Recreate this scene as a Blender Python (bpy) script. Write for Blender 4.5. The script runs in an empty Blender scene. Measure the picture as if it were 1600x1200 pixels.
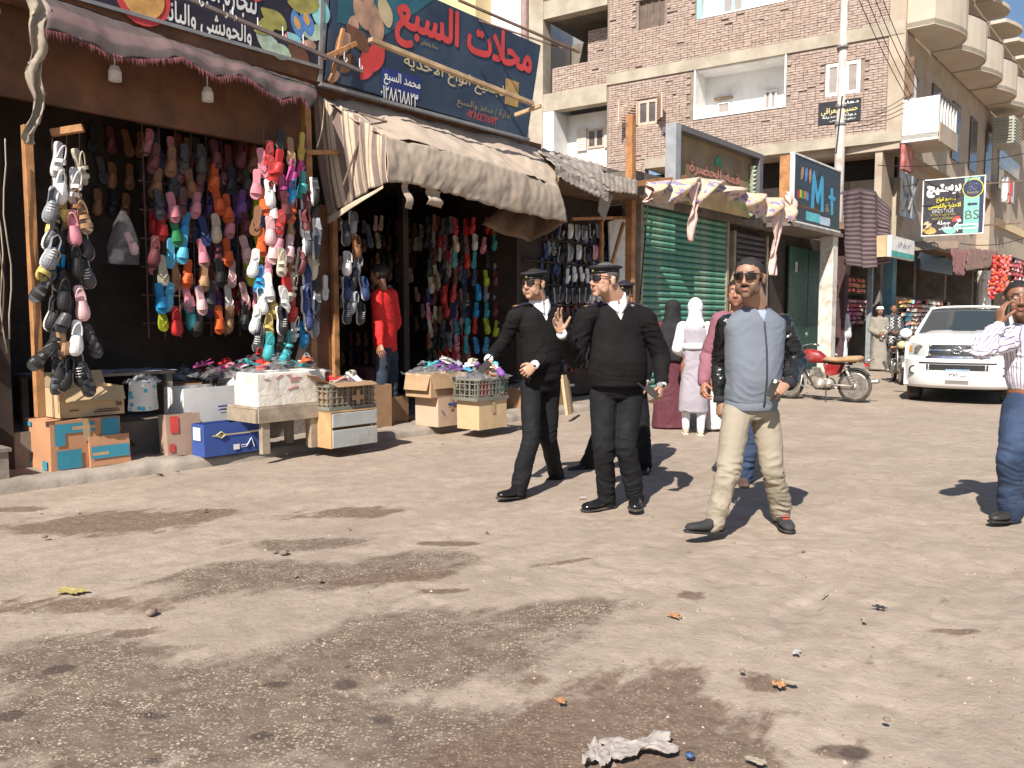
import bpy, bmesh, math, random
import numpy as np
from mathutils import Vector, Matrix, noise, geometry
random.seed(7)
C = bpy.context.scene.collection
SC = bpy.context.scene
R = math.radians
PI = math.pi
# ---------------------------------------------------------------- camera, sky, sun, exposure
FPX, CAMH = 1300.0, 1.4
PITCH = math.atan(100.0 / FPX)
cam = bpy.data.cameras.new('camera'); camo = bpy.data.objects.new('camera', cam); C.objects.link(camo)
camo.location = (0, 0, CAMH); camo.rotation_euler = (PI/2 - PITCH, 0, 0)
cam.sensor_width = 36; cam.lens = FPX/1600*36; cam.clip_start = .05; cam.clip_end = 2000
SC.camera = camo
SUN_EL, SUN_AZ = R(43), R(21)          # the shadows fall 21 degrees to the right of the view axis
w = bpy.data.worlds.new('World'); SC.world = w; w.use_nodes = True
nt = w.node_tree
sky = nt.nodes.new('ShaderNodeTexSky'); sky.sky_type = 'NISHITA'; sky.sun_disc = False
sky.sun_elevation = SUN_EL; sky.sun_rotation = PI + SUN_AZ
sky.air_density = 1.0; sky.dust_density = .8; sky.ozone_density = 2.5
nt.links.new(sky.outputs[0], nt.nodes['Background'].inputs[0]); nt.nodes['Background'].inputs[1].default_value = .068
sl = bpy.data.lights.new('sun', 'SUN'); so = bpy.data.objects.new('sun', sl); C.objects.link(so)
sl.energy = 4.6; sl.angle = R(.55); sl.color = (1, .93, .84)
sd = Vector((math.sin(SUN_AZ)*math.cos(SUN_EL), math.cos(SUN_AZ)*math.cos(SUN_EL), -math.sin(SUN_EL)))
so.rotation_euler = sd.to_track_quat('-Z', 'Y').to_euler()
so.location = (-6, -12, 14)
SC.view_settings.view_transform = 'Standard'; SC.view_settings.look = 'None'
SC.view_settings.exposure = .74; SC.view_settings.gamma = 1; SC.view_settings.use_curve_mapping = False
SC.cycles.max_bounces = 6; SC.cycles.diffuse_bounces = 3; SC.cycles.glossy_bounces = 3; SC.cycles.transparent_max_bounces = 12

# ---------------------------------------------------------------- where things stand
PSI = R(50.3)                           # the street runs this far left of the x axis
CU, SU = math.cos(PSI), math.sin(PSI)
def S(s, t, z=0):                       # s along the street, t across it towards the shops
    return Vector((CU*s - SU*t, SU*s + CU*t, z))
def ray(px, py):
    x = (px-800)/FPX; y = -(py-600)/FPX
    return Vector((x, math.cos(PITCH)+y*math.sin(PITCH), -math.sin(PITCH)+y*math.cos(PITCH)))
def W(px, py, t):                       # the place on the vertical plane t seen there
    d = ray(px, py); k = t/(-SU*d.x + CU*d.y)
    return Vector((d.x*k, d.y*k, CAMH+d.z*k))
def ST(px, py, t):                      # the same in street terms (s, z)
    p = W(px, py, t); return CU*p.x + SU*p.y, p.z
def G(px, py, z=0):
    d = ray(px, py); k = (z-CAMH)/d.z
    return Vector((d.x*k, d.y*k, z))
def D(px, py, dep):                     # the place at a given distance down the view
    d = ray(px, py); k = dep/d.y
    return Vector((d.x*k, dep, CAMH+d.z*k))
def toST(p): return CU*p.x+SU*p.y, -SU*p.x+CU*p.y

# ---------------------------------------------------------------- objects
def tag(o, label=None, cat=None, group=None, kind=None):
    if label: o['label'] = label
    if cat: o['category'] = cat
    if group: o['group'] = group
    if kind: o['kind'] = kind
    return o
def thing(name, label, cat, loc=(0, 0, 0), rz=0, group=None):
    o = bpy.data.objects.new(name, None); C.objects.link(o); o.empty_display_size = .1
    o.location = loc; o.rotation_euler = (0, 0, rz)
    return tag(o, label, cat, group)
def link(name, me, parent=None, mats=None, loc=None, rot=None, smooth=False):
    o = bpy.data.objects.new(name, me); C.objects.link(o)
    if parent: o.parent = parent
    if mats:
        for m in (mats if isinstance(mats, (list, tuple)) else [mats]): me.materials.append(m)
    if loc is not None: o.location = loc
    if rot is not None: o.rotation_euler = rot
    if smooth: me.shade_smooth()
    return o
def copy_tree(o, parent=None):
    c = o.copy(); C.objects.link(c)
    if parent: c.parent = parent
    for ch in list(o.children): copy_tree(ch, c)
    return c

class MB:
    """collects simple shapes and links them as one mesh"""
    def __init__(s): s.v = []; s.f = []; s.mi = []; s.m = 0
    def add(s, vs, fs):
        b = len(s.v); s.v += [tuple(p) for p in vs]; s.f += [tuple(b+i for i in f) for f in fs]; s.mi += [s.m]*len(fs); return s
    def box(s, c, d, rot=None, top=None):
        hx, hy, hz = d[0]/2, d[1]/2, d[2]/2
        tx, ty = (top or (1, 1))
        vs = [Vector((x*hx*(tx if z > 0 else 1), y*hy*(ty if z > 0 else 1), z*hz)) for z in (-1, 1) for y in (-1, 1) for x in (-1, 1)]
        if rot is not None: vs = [rot @ p for p in vs]
        c = Vector(c)
        return s.add([p+c for p in vs], [(0, 2, 3, 1), (4, 5, 7, 6), (0, 1, 5, 4), (2, 6, 7, 3), (0, 4, 6, 2), (1, 3, 7, 5)])
    def box2(s, a, b): return s.box([(a[i]+b[i])/2 for i in range(3)], [abs(b[i]-a[i]) for i in range(3)])
    def bar(s, a, b, wd, th=None, up=(0, 0, 1)):
        a, b = Vector(a), Vector(b); th = th or wd; z = (b-a); L = z.length; z.normalize()
        x = Vector(up).cross(z)
        if x.length < 1e-3: x = Vector((1, 0, 0)).cross(z)
        x.normalize(); y = z.cross(x)
        return s.box((a+b)/2, (wd, th, L), Matrix((x, y, z)).transposed())
    def ring(s, rings, cap=True, closed=True):
        n = len(rings[0]); b = len(s.v)
        for r in rings: s.v += [tuple(p) for p in r]
        fs = []
        for i in range(len(rings)-1):
            for j in range(n if closed else n-1):
                k = (j+1) % n
                fs.append((b+i*n+j, b+i*n+k, b+(i+1)*n+k, b+(i+1)*n+j))
        if cap and closed:
            fs.append(tuple(b+j for j in reversed(range(n)))); e = b+(len(rings)-1)*n; fs.append(tuple(e+j for j in range(n)))
        s.f += fs; s.mi += [s.m]*len(fs); return s
    def tube(s, pts, r, n=8, cap=True, flat=1.0):
        pts = [Vector(p) for p in pts]; rs = r if isinstance(r, (list, tuple)) else [r]*len(pts)
        rings = []; x = None
        for i, p in enumerate(pts):
            t = (pts[min(i+1, len(pts)-1)]-pts[max(i-1, 0)]).normalized()
            if x is None:
                x = Vector((0, 0, 1)).cross(t)
                if x.length < .05: x = Vector((1, 0, 0)).cross(t)
            x = (x - t*x.dot(t)).normalized(); y = t.cross(x)
            rings.append([p + (x*math.cos(2*PI*j/n) + y*math.sin(2*PI*j/n)*flat)*rs[i] for j in range(n)])
        return s.ring(rings, cap)
    def lathe(s, prof, c=(0, 0, 0), n=20, rot=None):
        c = Vector(c); rings = []
        for r, z in prof:
            vs = [Vector((r*math.cos(2*PI*j/n), r*math.sin(2*PI*j/n), z)) for j in range(n)]
            rings.append([(rot @ p if rot is not None else p)+c for p in vs])
        return s.ring(rings)
    def prism(s, poly, y0, y1):          # poly in x,z, pushed along y
        n = len(poly); vs = [(x, y0, z) for x, z in poly]+[(x, y1, z) for x, z in poly]
        fs = [tuple(range(n)), tuple(reversed(range(n, 2*n)))]+[(j, j+n, (j+1) % n+n, (j+1) % n) for j in range(n)]
        return s.add(vs, fs)
    def quad(s, a, b, c, d): return s.add([a, b, c, d], [(0, 1, 2, 3)])
    def grid(s, fn, nu, nv):
        b = len(s.v); s.v += [tuple(fn(i/nu, j/nv)) for i in range(nu+1) for j in range(nv+1)]
        fs = [(b+i*(nv+1)+j, b+(i+1)*(nv+1)+j, b+(i+1)*(nv+1)+j+1, b+i*(nv+1)+j+1) for i in range(nu) for j in range(nv)]
        s.f += fs; s.mi += [s.m]*len(fs); return s
    def mesh(s, name='mesh', smooth=False):
        me = bpy.data.meshes.new(name); me.from_pydata(s.v, [], s.f)
        if any(s.mi): me.polygons.foreach_set('material_index', s.mi)
        if smooth: me.shade_smooth()
        me.update(); return me
    def build(s, name, mats, parent=None, smooth=False, loc=None, rot=None):
        return link(name, s.mesh(name, smooth), parent, mats, loc, rot)
def solidify(o, th, off=0):
    m = o.modifiers.new('solidify', 'SOLIDIFY'); m.thickness = th; m.offset = off; return o
def bev(o, wd=.004, seg=2):
    m = o.modifiers.new('bevel', 'BEVEL'); m.width = wd; m.segments = seg; m.limit_method = 'ANGLE'; return o
def fn3(x, y, z, sc=1.0, octv=3):
    return noise.fractal(Vector((x*sc, y*sc, z*sc)), 1.0, 2.1, octv)

# ---------------------------------------------------------------- materials
class NT:
    def __init__(s, name):
        s.m = bpy.data.materials.new(name); s.m.use_nodes = True; s.t = s.m.node_tree
        s.b = s.t.nodes['Principled BSDF']; s.co = s.t.nodes.new('ShaderNodeTexCoord').outputs['Object']
    def n(s, typ, ins=None, **kw):
        nd = s.t.nodes.new('ShaderNode'+typ)
        for k, v in kw.items(): setattr(nd, k, v)
        for k, v in (ins or {}).items():
            if isinstance(v, bpy.types.NodeSocket): s.t.links.new(v, nd.inputs[k])
            else: nd.inputs[k].default_value = v
        return nd
    def noise(s, scale, detail=4, rough=.55, co=None, dist=0):
        return s.n('TexNoise', {'Vector': co or s.co, 'Scale': scale, 'Detail': detail, 'Roughness': rough, 'Distortion': dist}).outputs[0]
    def ramp(s, x, a, b, c0=0.0, c1=1.0):
        return s.n('MapRange', {'Value': x, 'From Min': a, 'From Max': b, 'To Min': c0, 'To Max': c1}).outputs[0]
    def mix(s, f, a, b, mode='MIX'):
        nd = s.n('Mix', data_type='RGBA', blend_type=mode)
        for i, v in ((0, f), (6, a), (7, b)):
            if isinstance(v, bpy.types.NodeSocket): s.t.links.new(v, nd.inputs[i])
            else: nd.inputs[i].default_value = (*v, 1) if isinstance(v, tuple) and len(v) == 3 else v
        return nd.outputs[2]
    def math(s, op, a, b=0.0):
        return s.n('Math', {0: a, 1: b}, operation=op).outputs[0]
    def scale(s, v, co=None):
        return s.n('Mapping', {'Vector': co or s.co, 'Scale': v}).outputs[0]
    def attr(s, name): return s.n('Attribute', attribute_name=name)
    def bump(s, h, st, dist=.02, prev=None):
        i = {'Height': h, 'Strength': st, 'Distance': dist}
        if prev: i['Normal'] = prev
        return s.n('Bump', i).outputs[0]
    def out(s, col=None, rough=None, metal=None, normal=None, **kw):
        for k, v in (('Base Color', col), ('Roughness', rough), ('Metallic', metal), ('Normal', normal)):
            if v is None: continue
            if isinstance(v, bpy.types.NodeSocket): s.t.links.new(v, s.b.inputs[k])
            else: s.b.inputs[k].default_value = (*v, 1) if isinstance(v, tuple) and len(v) == 3 else v
        for k, v in kw.items(): s.b.inputs[k.replace('_', ' ')].default_value = v
        return s.m
_mc = {}
def pm(name, c, rough=.7, var=.25, sc=6, bump=.25, bs=60, metal=0, dirt=None, dsc=3, bd=.004, **kw):
    """a plain surface with uneven tone, fine relief and, if asked, blotches of dirt"""
    key = name
    if key in _mc: return _mc[key]
    t = NT(name)
    c = tuple(c)
    lo = tuple(x*(1-var) for x in c); hi = tuple(min(.95, x*(1+var)) for x in c)
    col = t.mix(t.ramp(t.noise(sc, 5), .3, .7), lo, hi)
    if dirt: col = t.mix(t.ramp(t.noise(dsc, 6, .65), .48, .66, 0, .8), col, tuple(dirt))
    nb = t.bump(t.noise(bs, 3), bump, bd)
    rr = t.ramp(t.noise(sc*2.3, 4), .3, .7, max(.02, rough-.12), min(1, rough+.12))
    _mc[key] = t.out(col, rr, metal, nb, **kw)
    return _mc[key]

# ---------------------------------------------------------------- lettering
_T = {}
_c = 0xFE8D
for ch, n_ in [('ا',2),('ب',4),('ة',2),('ت',4),('ث',4),('ج',4),('ح',4),('خ',4),('د',2),('ذ',2),('ر',2),('ز',2),('س',4),('ش',4),('ص',4),('ض',4),('ط',4),('ظ',4),('ع',4),('غ',4),('ف',4),('ق',4),('ك',4),('ل',4),('م',4),('ن',4),('ه',4),('و',2),('ى',2),('ي',4)]:
    _T[ch] = [_c+i for i in range(n_)]; _c += n_
_T['چ'] = [0xFB7A+i for i in range(4)]; _T['\uE000'] = [0xFEFB, 0xFEFC]
def arabic(s):
    s = s.replace('لا', '\uE000'); out = []
    for i, ch in enumerate(s):
        if ch not in _T: out.append(ch); continue
        prev = i > 0 and s[i-1] in _T and len(_T[s[i-1]]) == 4
        nxt = i+1 < len(s) and s[i+1] in _T
        f = _T[ch]
        k = ((3 if nxt else 1) if prev else (2 if nxt else 0)) if len(f) == 4 else (1 if prev else 0)
        out.append(chr(f[k]))
    return ''.join(reversed(out))
def _glyphs(s, grow):
    cu = bpy.data.curves.new('lettering', 'FONT'); cu.body = s; cu.size = 1; cu.resolution_u = 3
    o = bpy.data.objects.new('lettering', cu); C.objects.link(o)
    dg = bpy.context.evaluated_depsgraph_get(); bpy.context.view_layer.update()
    c2 = o.evaluated_get(dg).to_curve(dg)
    loops = []
    for sp in c2.splines:
        pts = []
        bp = sp.bezier_points; n = len(bp)
        if n < 2: continue
        for i in range(n):
            a, b = bp[i], bp[(i+1) % n]
            for q in geometry.interpolate_bezier(a.co, a.handle_right, b.handle_left, b.co, 5)[:-1]:
                if not pts or (Vector((q.x, q.y))-pts[-1]).length > 1e-4: pts.append(Vector((q.x, q.y)))
        if len(pts) < 3: continue
        if grow:
            m = len(pts); q = []
            for i in range(m):
                d = pts[(i+1) % m]-pts[i-1]
                if d.length > 1e-6: d.normalize()
                q.append(pts[i]+Vector((-d.y, d.x))*grow)
            pts = q
        loops.append(pts)
    bpy.data.objects.remove(o)
    return loops
def lettering(s, width, height, cx, cz, y, mat, parent, name='lettering', grow=.02, shear=0, rtl=True, label=None):
    """flat letters in the x,z plane of parent, fitted into width by height round cx, cz, facing -y"""
    loops = _glyphs(arabic(s) if rtl else s, grow)
    if not loops: return None
    vs = []; es = []
    for lp in loops:
        b = len(vs); vs += lp; es += [(b+i, b+(i+1) % len(lp)) for i in range(len(lp))]
    r = geometry.delaunay_2d_cdt(vs, es, [], 0, 1e-5)
    V, F = r[0], r[2]
    def wind(p):
        wn = 0
        for lp in loops:
            for i in range(len(lp)):
                a, b = lp[i-1], lp[i]
                cr = (b.x-a.x)*(p.y-a.y)-(p.x-a.x)*(b.y-a.y)
                if a.y <= p.y < b.y and cr > 0: wn += 1
                elif b.y <= p.y < a.y and cr < 0: wn -= 1
        return wn
    F = [f for f in F if wind(sum((V[i] for i in f), Vector((0, 0)))/3) != 0]
    xs = [v.x for v in V]; ys = [v.y for v in V]
    sx = width/(max(xs)-min(xs)); sy = height/(max(ys)-min(ys)); mx = (max(xs)+min(xs))/2; my = (max(ys)+min(ys))/2
    me = bpy.data.meshes.new(name)
    me.from_pydata([(cx+(v.x-mx)*sx+shear*(v.y-my)*sy, y, cz+(v.y-my)*sy) for v in V], [], [tuple(f) for f in F])
    o = link(name, me, parent, mat)
    return o

# ---------------------------------------------------------------- noise for whole arrays
_tab = np.random.RandomState(5).rand(256, 256)
def vn(x, y):
    xi = np.floor(x).astype(int); yi = np.floor(y).astype(int); fx = x-xi; fy = y-yi
    fx = fx*fx*(3-2*fx); fy = fy*fy*(3-2*fy)
    a = _tab[xi & 255, yi & 255]; b = _tab[(xi+1) & 255, yi & 255]; c = _tab[xi & 255, (yi+1) & 255]; d = _tab[(xi+1) & 255, (yi+1) & 255]
    return (a*(1-fx)+b*fx)*(1-fy)+(c*(1-fx)+d*fx)*fy
def fbm(x, y, o=4):
    r = 0; a = .5; s = 0
    for i in range(o): r = r+a*vn(x*2**i+17*i, y*2**i+31*i); s += a; a *= .55
    return r/s
def put_attr(me, name, vals):
    a = me.attributes.new(name, 'FLOAT', 'POINT'); a.data.foreach_set('value', np.asarray(vals, dtype=np.float32))
def array_mesh(name, V, F):
    me = bpy.data.meshes.new(name); me.vertices.add(len(V)); me.vertices.foreach_set('co', np.asarray(V, dtype=np.float32).ravel())
    F = np.asarray(F, dtype=np.int32); k = F.shape[1]
    me.loops.add(F.size); me.loops.foreach_set('vertex_index', F.ravel())
    me.polygons.add(len(F)); me.polygons.foreach_set('loop_start', np.arange(len(F), dtype=np.int32)*k)
    me.update(calc_edges=True); me.validate(); return me

# ---------------------------------------------------------------- the ground: dust over old asphalt
def axis(segs):
    out = [segs[0][0]]
    for a, b, st in segs: out += list(np.linspace(a, b, max(2, int(round((b-a)/st))+1))[1:])
    return np.array(out)
gx = axis([(-300, -60, 60), (-60, -10, 8), (-10, -6, 1), (-6, -4, .1), (-4, 5, .024), (5, 8, .09), (8, 30, 1.5), (30, 400, 60)])
gy = axis([(-300, -20, 60), (-20, 1.6, 2), (1.6, 6.5, .022), (6.5, 10, .04), (10, 18, .14), (18, 40, 2), (40, 600, 80)])
GXX, GYY = np.meshgrid(gx, gy)
gs = CU*GXX+SU*GYY; gt = -SU*GXX+CU*GYY
z = (fbm(GXX*.7, GYY*.7, 3)-.5)*.05 + (fbm(gs*1.1+40, gt*5+9, 3)-.5)*.018
dents = np.clip(fbm(GXX*5.5+3, GYY*5.5+70, 3)-.56, 0, 1)
wr = np.exp(-(((GXX-1.6)/2.4)**2+((GYY-4.3)/1.3)**2))
z -= dents*.06*(.25+.9*wr)
ruts = np.clip(fbm(gs*.35+5, gt*7+3, 3)-.5, 0, 1)*np.exp(-((gt+.3)/1.5)**2)
z += ruts*.05
fade = np.clip((16-GYY)/8, 0, 1)*np.clip((GYY+3)/3, 0, 1)*np.clip((9-np.abs(GXX))/3, 0, 1)
z = z*fade*np.clip((7.0-gt)/.5, .15, 1)
def GH(x, y):
    i = int(np.clip(np.searchsorted(gy, y), 1, len(gy)-1)); j = int(np.clip(np.searchsorted(gx, x), 1, len(gx)-1))
    return float(ZG[i, j])
def blob(cx, cy, rx, ry, sl=0):
    """how far inside a worn patch each ground point lies; the patch is given where the photograph shows it"""
    p = G(cx, cy); a = rx*p.y/FPX; b = ry*p.y*p.y/(FPX*CAMH)
    dx = (GXX-p.x)/a; dy = (GYY-p.y-sl*(GXX-p.x))/b
    return 1-np.sqrt(dx*dx+dy*dy)
n1 = fbm(gs*.9+2, gt*2.6+8, 5)-.5; n2 = fbm(GXX*3+1, GYY*4.5+5, 5)-.5
def soft(v, k=3.5): return np.clip(v*k, 0, 1)
damp = np.zeros_like(z)
for a in [(150, 815, 210, 22, .15), (560, 800, 95, 13, .3), (330, 800, 40, 8), (110, 945, 150, 20), (215, 990, 50, 9), (600, 905, 120, 9, .2), (880, 880, 60, 5, .5), (1490, 985, 50, 6), (1010, 1120, 250, 120), (850, 1190, 260, 70), (1180, 1060, 60, 30), (1080, 930, 30, 10), (700, 925, 60, 6), (40, 735+60, 60, 6), (700, 850, 60, 5), (1300, 1165, 50, 14)]:
    damp = np.maximum(damp, soft(blob(*a)*1.2+.22+n1*1.6+n2*1.0, 1.0))
big = np.zeros_like(z)
for a in [(300, 1110, 420, 135), (620, 1010, 320, 90, .1), (480, 900, 260, 32, .2), (700, 1150, 260, 90), (120, 1030, 170, 50), (860, 960, 160, 26, .2), (440, 850, 150, 12)]:
    big = np.maximum(big, soft(blob(*a)*1.3+.25+n1*1.4+n2*.9, 1.0))
oil = np.zeros_like(z)
for a in [(240, 1118, 60, 17), (95, 1048, 30, 9), (430, 1070, 28, 8), (543, 1066, 24, 12), (595, 1122, 34, 16), (245, 1188, 48, 20), (410, 1146, 30, 12), (545, 1043, 20, 6), (15, 1118, 26, 12), (1330, 1168, 40, 14), (445, 965, 30, 5)]:
    oil = np.maximum(oil, soft(blob(*a)+n2*1.6+n1*.8, 1.2))
ZG = z
V = np.stack([GXX, GYY, z], -1).reshape(-1, 3)
ny, nx = GXX.shape; idx = np.arange(nx*ny).reshape(ny, nx)
F = np.stack([idx[:-1, :-1], idx[:-1, 1:], idx[1:, 1:], idx[1:, :-1]], -1).reshape(-1, 4)
gme = array_mesh('ground', V, F); gme.shade_smooth()
put_attr(gme, 'damp', damp.ravel()); put_attr(gme, 'worn', big.ravel()); put_attr(gme, 'oil', oil.ravel())
t = NT('dusty_asphalt')
dust = t.mix(t.ramp(t.noise(1.3, 6, .6), .35, .65), (.325, .262, .210), (.415, .340, .272))
dust = t.mix(t.ramp(t.noise(7, 6, .7), .42, .62, 0, .45), dust, (.255, .195, .150))
st = t.scale((.55, 2.4, 1), t.n('Mapping', {'Vector': t.co, 'Rotation': (0, 0, -PSI)}).outputs[0])
dust = t.mix(t.ramp(t.noise(1.6, 7, .72, co=st, dist=.8), .48, .72, 0, .42), dust, (.245, .188, .145))
dust = t.mix(t.ramp(t.noise(1.2, 6, .7, co=st, dist=.6), .55, .78, 0, .3), dust, (.47, .385, .30))
vo = t.n('TexVoronoi', {'Vector': t.scale((1, 1.25, 1)), 'Scale': 62.0, 'Randomness': 1.0}, feature='F1')
ve = t.n('TexVoronoi', {'Vector': t.scale((1, 1.25, 1)), 'Scale': 62.0, 'Randomness': 1.0}, feature='DISTANCE_TO_EDGE')
csep = t.n('SeparateColor', {0: vo.outputs['Color']})
isch = t.math('MULTIPLY', t.math('MULTIPLY', t.ramp(csep.outputs[0], .38, .46), t.ramp(ve.outputs['Distance'], .10, .19)), t.ramp(t.noise(5, 4, .7), .38, .56, .15, 1))
chipc = t.mix(csep.outputs[1], (.27, .21, .155), (.50, .41, .31))
binder = t.mix(t.ramp(t.noise(9, 6, .7), .35, .65), (.115, .082, .062), (.20, .150, .115))
asph = t.mix(isch, binder, chipc)
edge = t.noise(11, 7, .72)
mid = t.noise(3.4, 6, .7, co=st, dist=.4)
fw = t.math('ADD', t.math('ADD', t.attr('worn').outputs['Fac'], t.math('MULTIPLY', t.math('SUBTRACT', edge, .5), 1.1)), t.math('MULTIPLY', t.math('SUBTRACT', mid, .5), 1.5))
fwr = t.ramp(fw, .22, .72, 0, .95)
col = t.mix(fwr, dust, asph)
dirtc = t.mix(t.ramp(t.noise(26, 5, .7), .35, .65), (.118, .078, .056), (.190, .132, .098))
fd = t.math('ADD', t.math('ADD', t.attr('damp').outputs['Fac'], t.math('MULTIPLY', t.math('SUBTRACT', t.noise(8, 8, .75), .5), 1.5)), t.math('MULTIPLY', t.math('SUBTRACT', t.noise(2.9, 5, .65, co=st, dist=.5), .5), 1.8))
fdr = t.ramp(fd, .30, .64, 0, .9)
col = t.mix(fdr, col, dirtc)
col = t.mix(t.math('MULTIPLY', t.math('MULTIPLY', t.attr('damp').outputs['Fac'], isch), .45), col, chipc)
fo = t.ramp(t.math('ADD', t.attr('oil').outputs['Fac'], t.math('MULTIPLY', t.math('SUBTRACT', edge, .5), .9)), .35, .75, 0, .8)
col = t.mix(fo, col, (.075, .056, .047))
speck = t.n('TexVoronoi', {'Vector': t.co, 'Scale': 9.0}, feature='F1')
col = t.mix(t.ramp(speck.outputs['Distance'], .03, .06, .35, 0), col, (.12, .085, .065))
b1 = t.bump(t.math('MULTIPLY', fwr, isch), .5, .006)
b2 = t.bump(t.noise(40, 6, .7), .55, .012, b1)
b3 = t.bump(t.noise(6, 5, .6), .35, .05, b2)
t.out(col, t.ramp(fdr, 0, 1, .97, .8), None, b3, Specular_IOR_Level=.2)
go = link('ground', gme, None, t.m); tag(go, kind='structure')

# pavement of worn concrete in front of the shops, with a broken kerb
conc = pm('concrete', (.30, .255, .21), .92, .2, 2.5, .6, 25, dirt=(.2, .155, .12), dsc=1.6, bd=.01)
concd = pm('dark_concrete', (.2, .17, .14), .92, .25, 2.5, .6, 25, dirt=(.11, .085, .07), dsc=2, bd=.01)
def kerb_t(s): return 7.26+.05*fn3(s, 0, 0, .6)+.25*max(0, 1-abs(s-2)/2.0)*.6+.025*fn3(s, 4, 0, 5)
m = MB()
ss = list(np.arange(-3, 16, .07))+list(np.arange(16, 48, 1.0))
prof = []
for s_ in ss:
    k = kerb_t(s_); hz = .10+.018*fn3(s_, 2, 0, 2.2)+.01*fn3(s_, 9, 0, 9); ch = abs(fn3(s_, 7, 0, 3.3))
    o_ = .05*max(0, ch-.25); prof.append([(k-.01, -.08), (k-.005+o_, hz*.55), (k+.02+o_*1.6, hz-.01-o_*.5), (k+.05+o_, hz), (k+.2, hz+.004), (9.6, hz+.01)])
m.ring([[S(s_, a, b) for a, b in p] for s_, p in zip(ss, prof)], cap=False, closed=False)
pv = m.build('pavement', conc, None, True); tag(pv, kind='structure')
for p in pv.data.polygons: p.use_smooth = True

# ---------------------------------------------------------------- the brick apartment block
BK = D(1408, 215, 24.0); BK.z = 0            # its street corner
PHI = R(56)
FV = Vector((-math.sin(PHI), math.cos(PHI), 0)); FX = Vector((math.cos(PHI), math.sin(PHI), 0))
def Fk(px, py):                          # along the side wall (y of the block's own frame) and height
    d = ray(px, py); o = Vector((0, 0, CAMH))
    # plane through BK with normal FX
    k = FX.dot(BK-o)/FX.dot(d); p = o+d*k
    return (p-BK).dot(FV), p.z
bl = thing('apartment_block', 'brown brick apartment block with concrete floor bands and stacked rounded balconies on its corner', 'building', BK, PHI)
brick_m = []
for i, c in enumerate([(.375, .285, .238), (.40, .308, .258), (.35, .262, .216), (.42, .332, .278)]):
    brick_m.append(pm('clay_brick_%d' % i, c, .9, .22, 9, .5, 50, bd=.006))
mortar = pm('mortar', (.245, .195, .162), .95, .25, 3, .6, 30)
beamc = pm('cast_concrete', (.40, .35, .275), .92, .18, 1.7, .5, 18, dirt=(.30, .25, .19), dsc=1.2)
white_pl = pm('white_plaster', (.80, .80, .78), .85, .05, 1.5, .25, 20, dirt=(.62, .58, .52), dsc=.9)
cream = pm('cream_render', (.52, .455, .365), .85, .08, 1.3, .3, 20, dirt=(.45, .37, .28), dsc=.8)
tan = pm('tan_render', (.42, .345, .265), .9, .12, 1.5, .35, 20, dirt=(.33, .25, .18), dsc=1)
dark = pm('near_black', (.02, .016, .013), .9, .3)
woodd = pm('weathered_wood', (.20, .125, .075), .8, .35, 5, .4, 40, dirt=(.1, .06, .04))
whitep = pm('white_paint', (.78, .77, .74), .55, .06, 6, .15, 30, dirt=(.5, .45, .38), dsc=4)
KL, ZT = Fk(949, 60)[0], 16.0           # the brick face ends here on the left
def z_at(k, pxa, pya, pxb, pyb):        # a level line seen through two picture points, taken as level
    return (Fk(pxa, pya)[1]+Fk(pxb, pyb)[1])/2
zS0 = z_at(0, 1200, 244, 1405, 219); zS0t = zS0+.32
zB1 = z_at(0, 955, 134, 1400, 52); zB1t = z_at(0, 955, 117, 1400, 32)
zB2, zB2t = zB1+3.15, zB1t+3.15
def rect(px0, py0, px1, py1):            # opening from its upper left and lower right as seen
    k1, z1 = Fk(px0, py0); k0, z0 = Fk(px1, py1); return [k0, k1, min(z0, z1), max(z0, z1)]
op = {}
def hole(name, k_l, k_r, zt, zb): op[name] = (Fk(k_r, 100)[0], Fk(k_l, 100)[0], zb, zt)
def zz(px, py): return Fk(px, py)[1]
hole('window_small', 997, 1037, zz(1015, -2), zz(1015, 44))
hole('loggia_top', 1088, 1228, zz(1150, -70), zz(1150, 18))
hole('loggia', 1085, 1229, zz(1150, 98), zz(1150, 178))
hole('window_b', 997, 1028, zz(1012, 156), zz(1012, 194))
hole('window_c', 1291, 1345, zz(1318, 97), zz(1318, 148))
# where bricks go: the whole face but the bands and the holes
z_low = zS0t
def in_hole(k, z, mk=.02):
    return any(a-mk < k < b+mk and c-.02 < z < d+.02 for a, b, c, d in op.values())
cells_k = sorted(set([.0, KL]+[v for h in op.values() for v in h[:2]]))
cells_z = sorted(set([z_low, zB1, zB1t, zB2, zB2t, ZT]+[v for h in op.values() for v in h[2:]]))
m = MB()
for a, b in zip(cells_k, cells_k[1:]):
    for c, d in zip(cells_z, cells_z[1:]):
        if in_hole((a+b)/2, (c+d)/2, -.001) or d <= z_low: continue
        m.box2((.02, a, c), (.3, b, d))
kl_low = Fk(949, 250)[0]; kr_low = Fk(1008, 250)[0]
m.box2((.02, kr_low, 3.0), (.3, KL, z_low))          # the brick runs lower at the left end
m.build('wall', mortar, bl)
def brick_proto(L=.225):
    q = MB(); q.box((0, 0, 0), (.045, L, .058)); me = q.mesh('brick'); return me
bmes = []
for L in (.232, .108):
    for mm in brick_m:
        me = brick_proto(L); me.materials.append(mm); bmes.append((L, me))
rows = []
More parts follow.
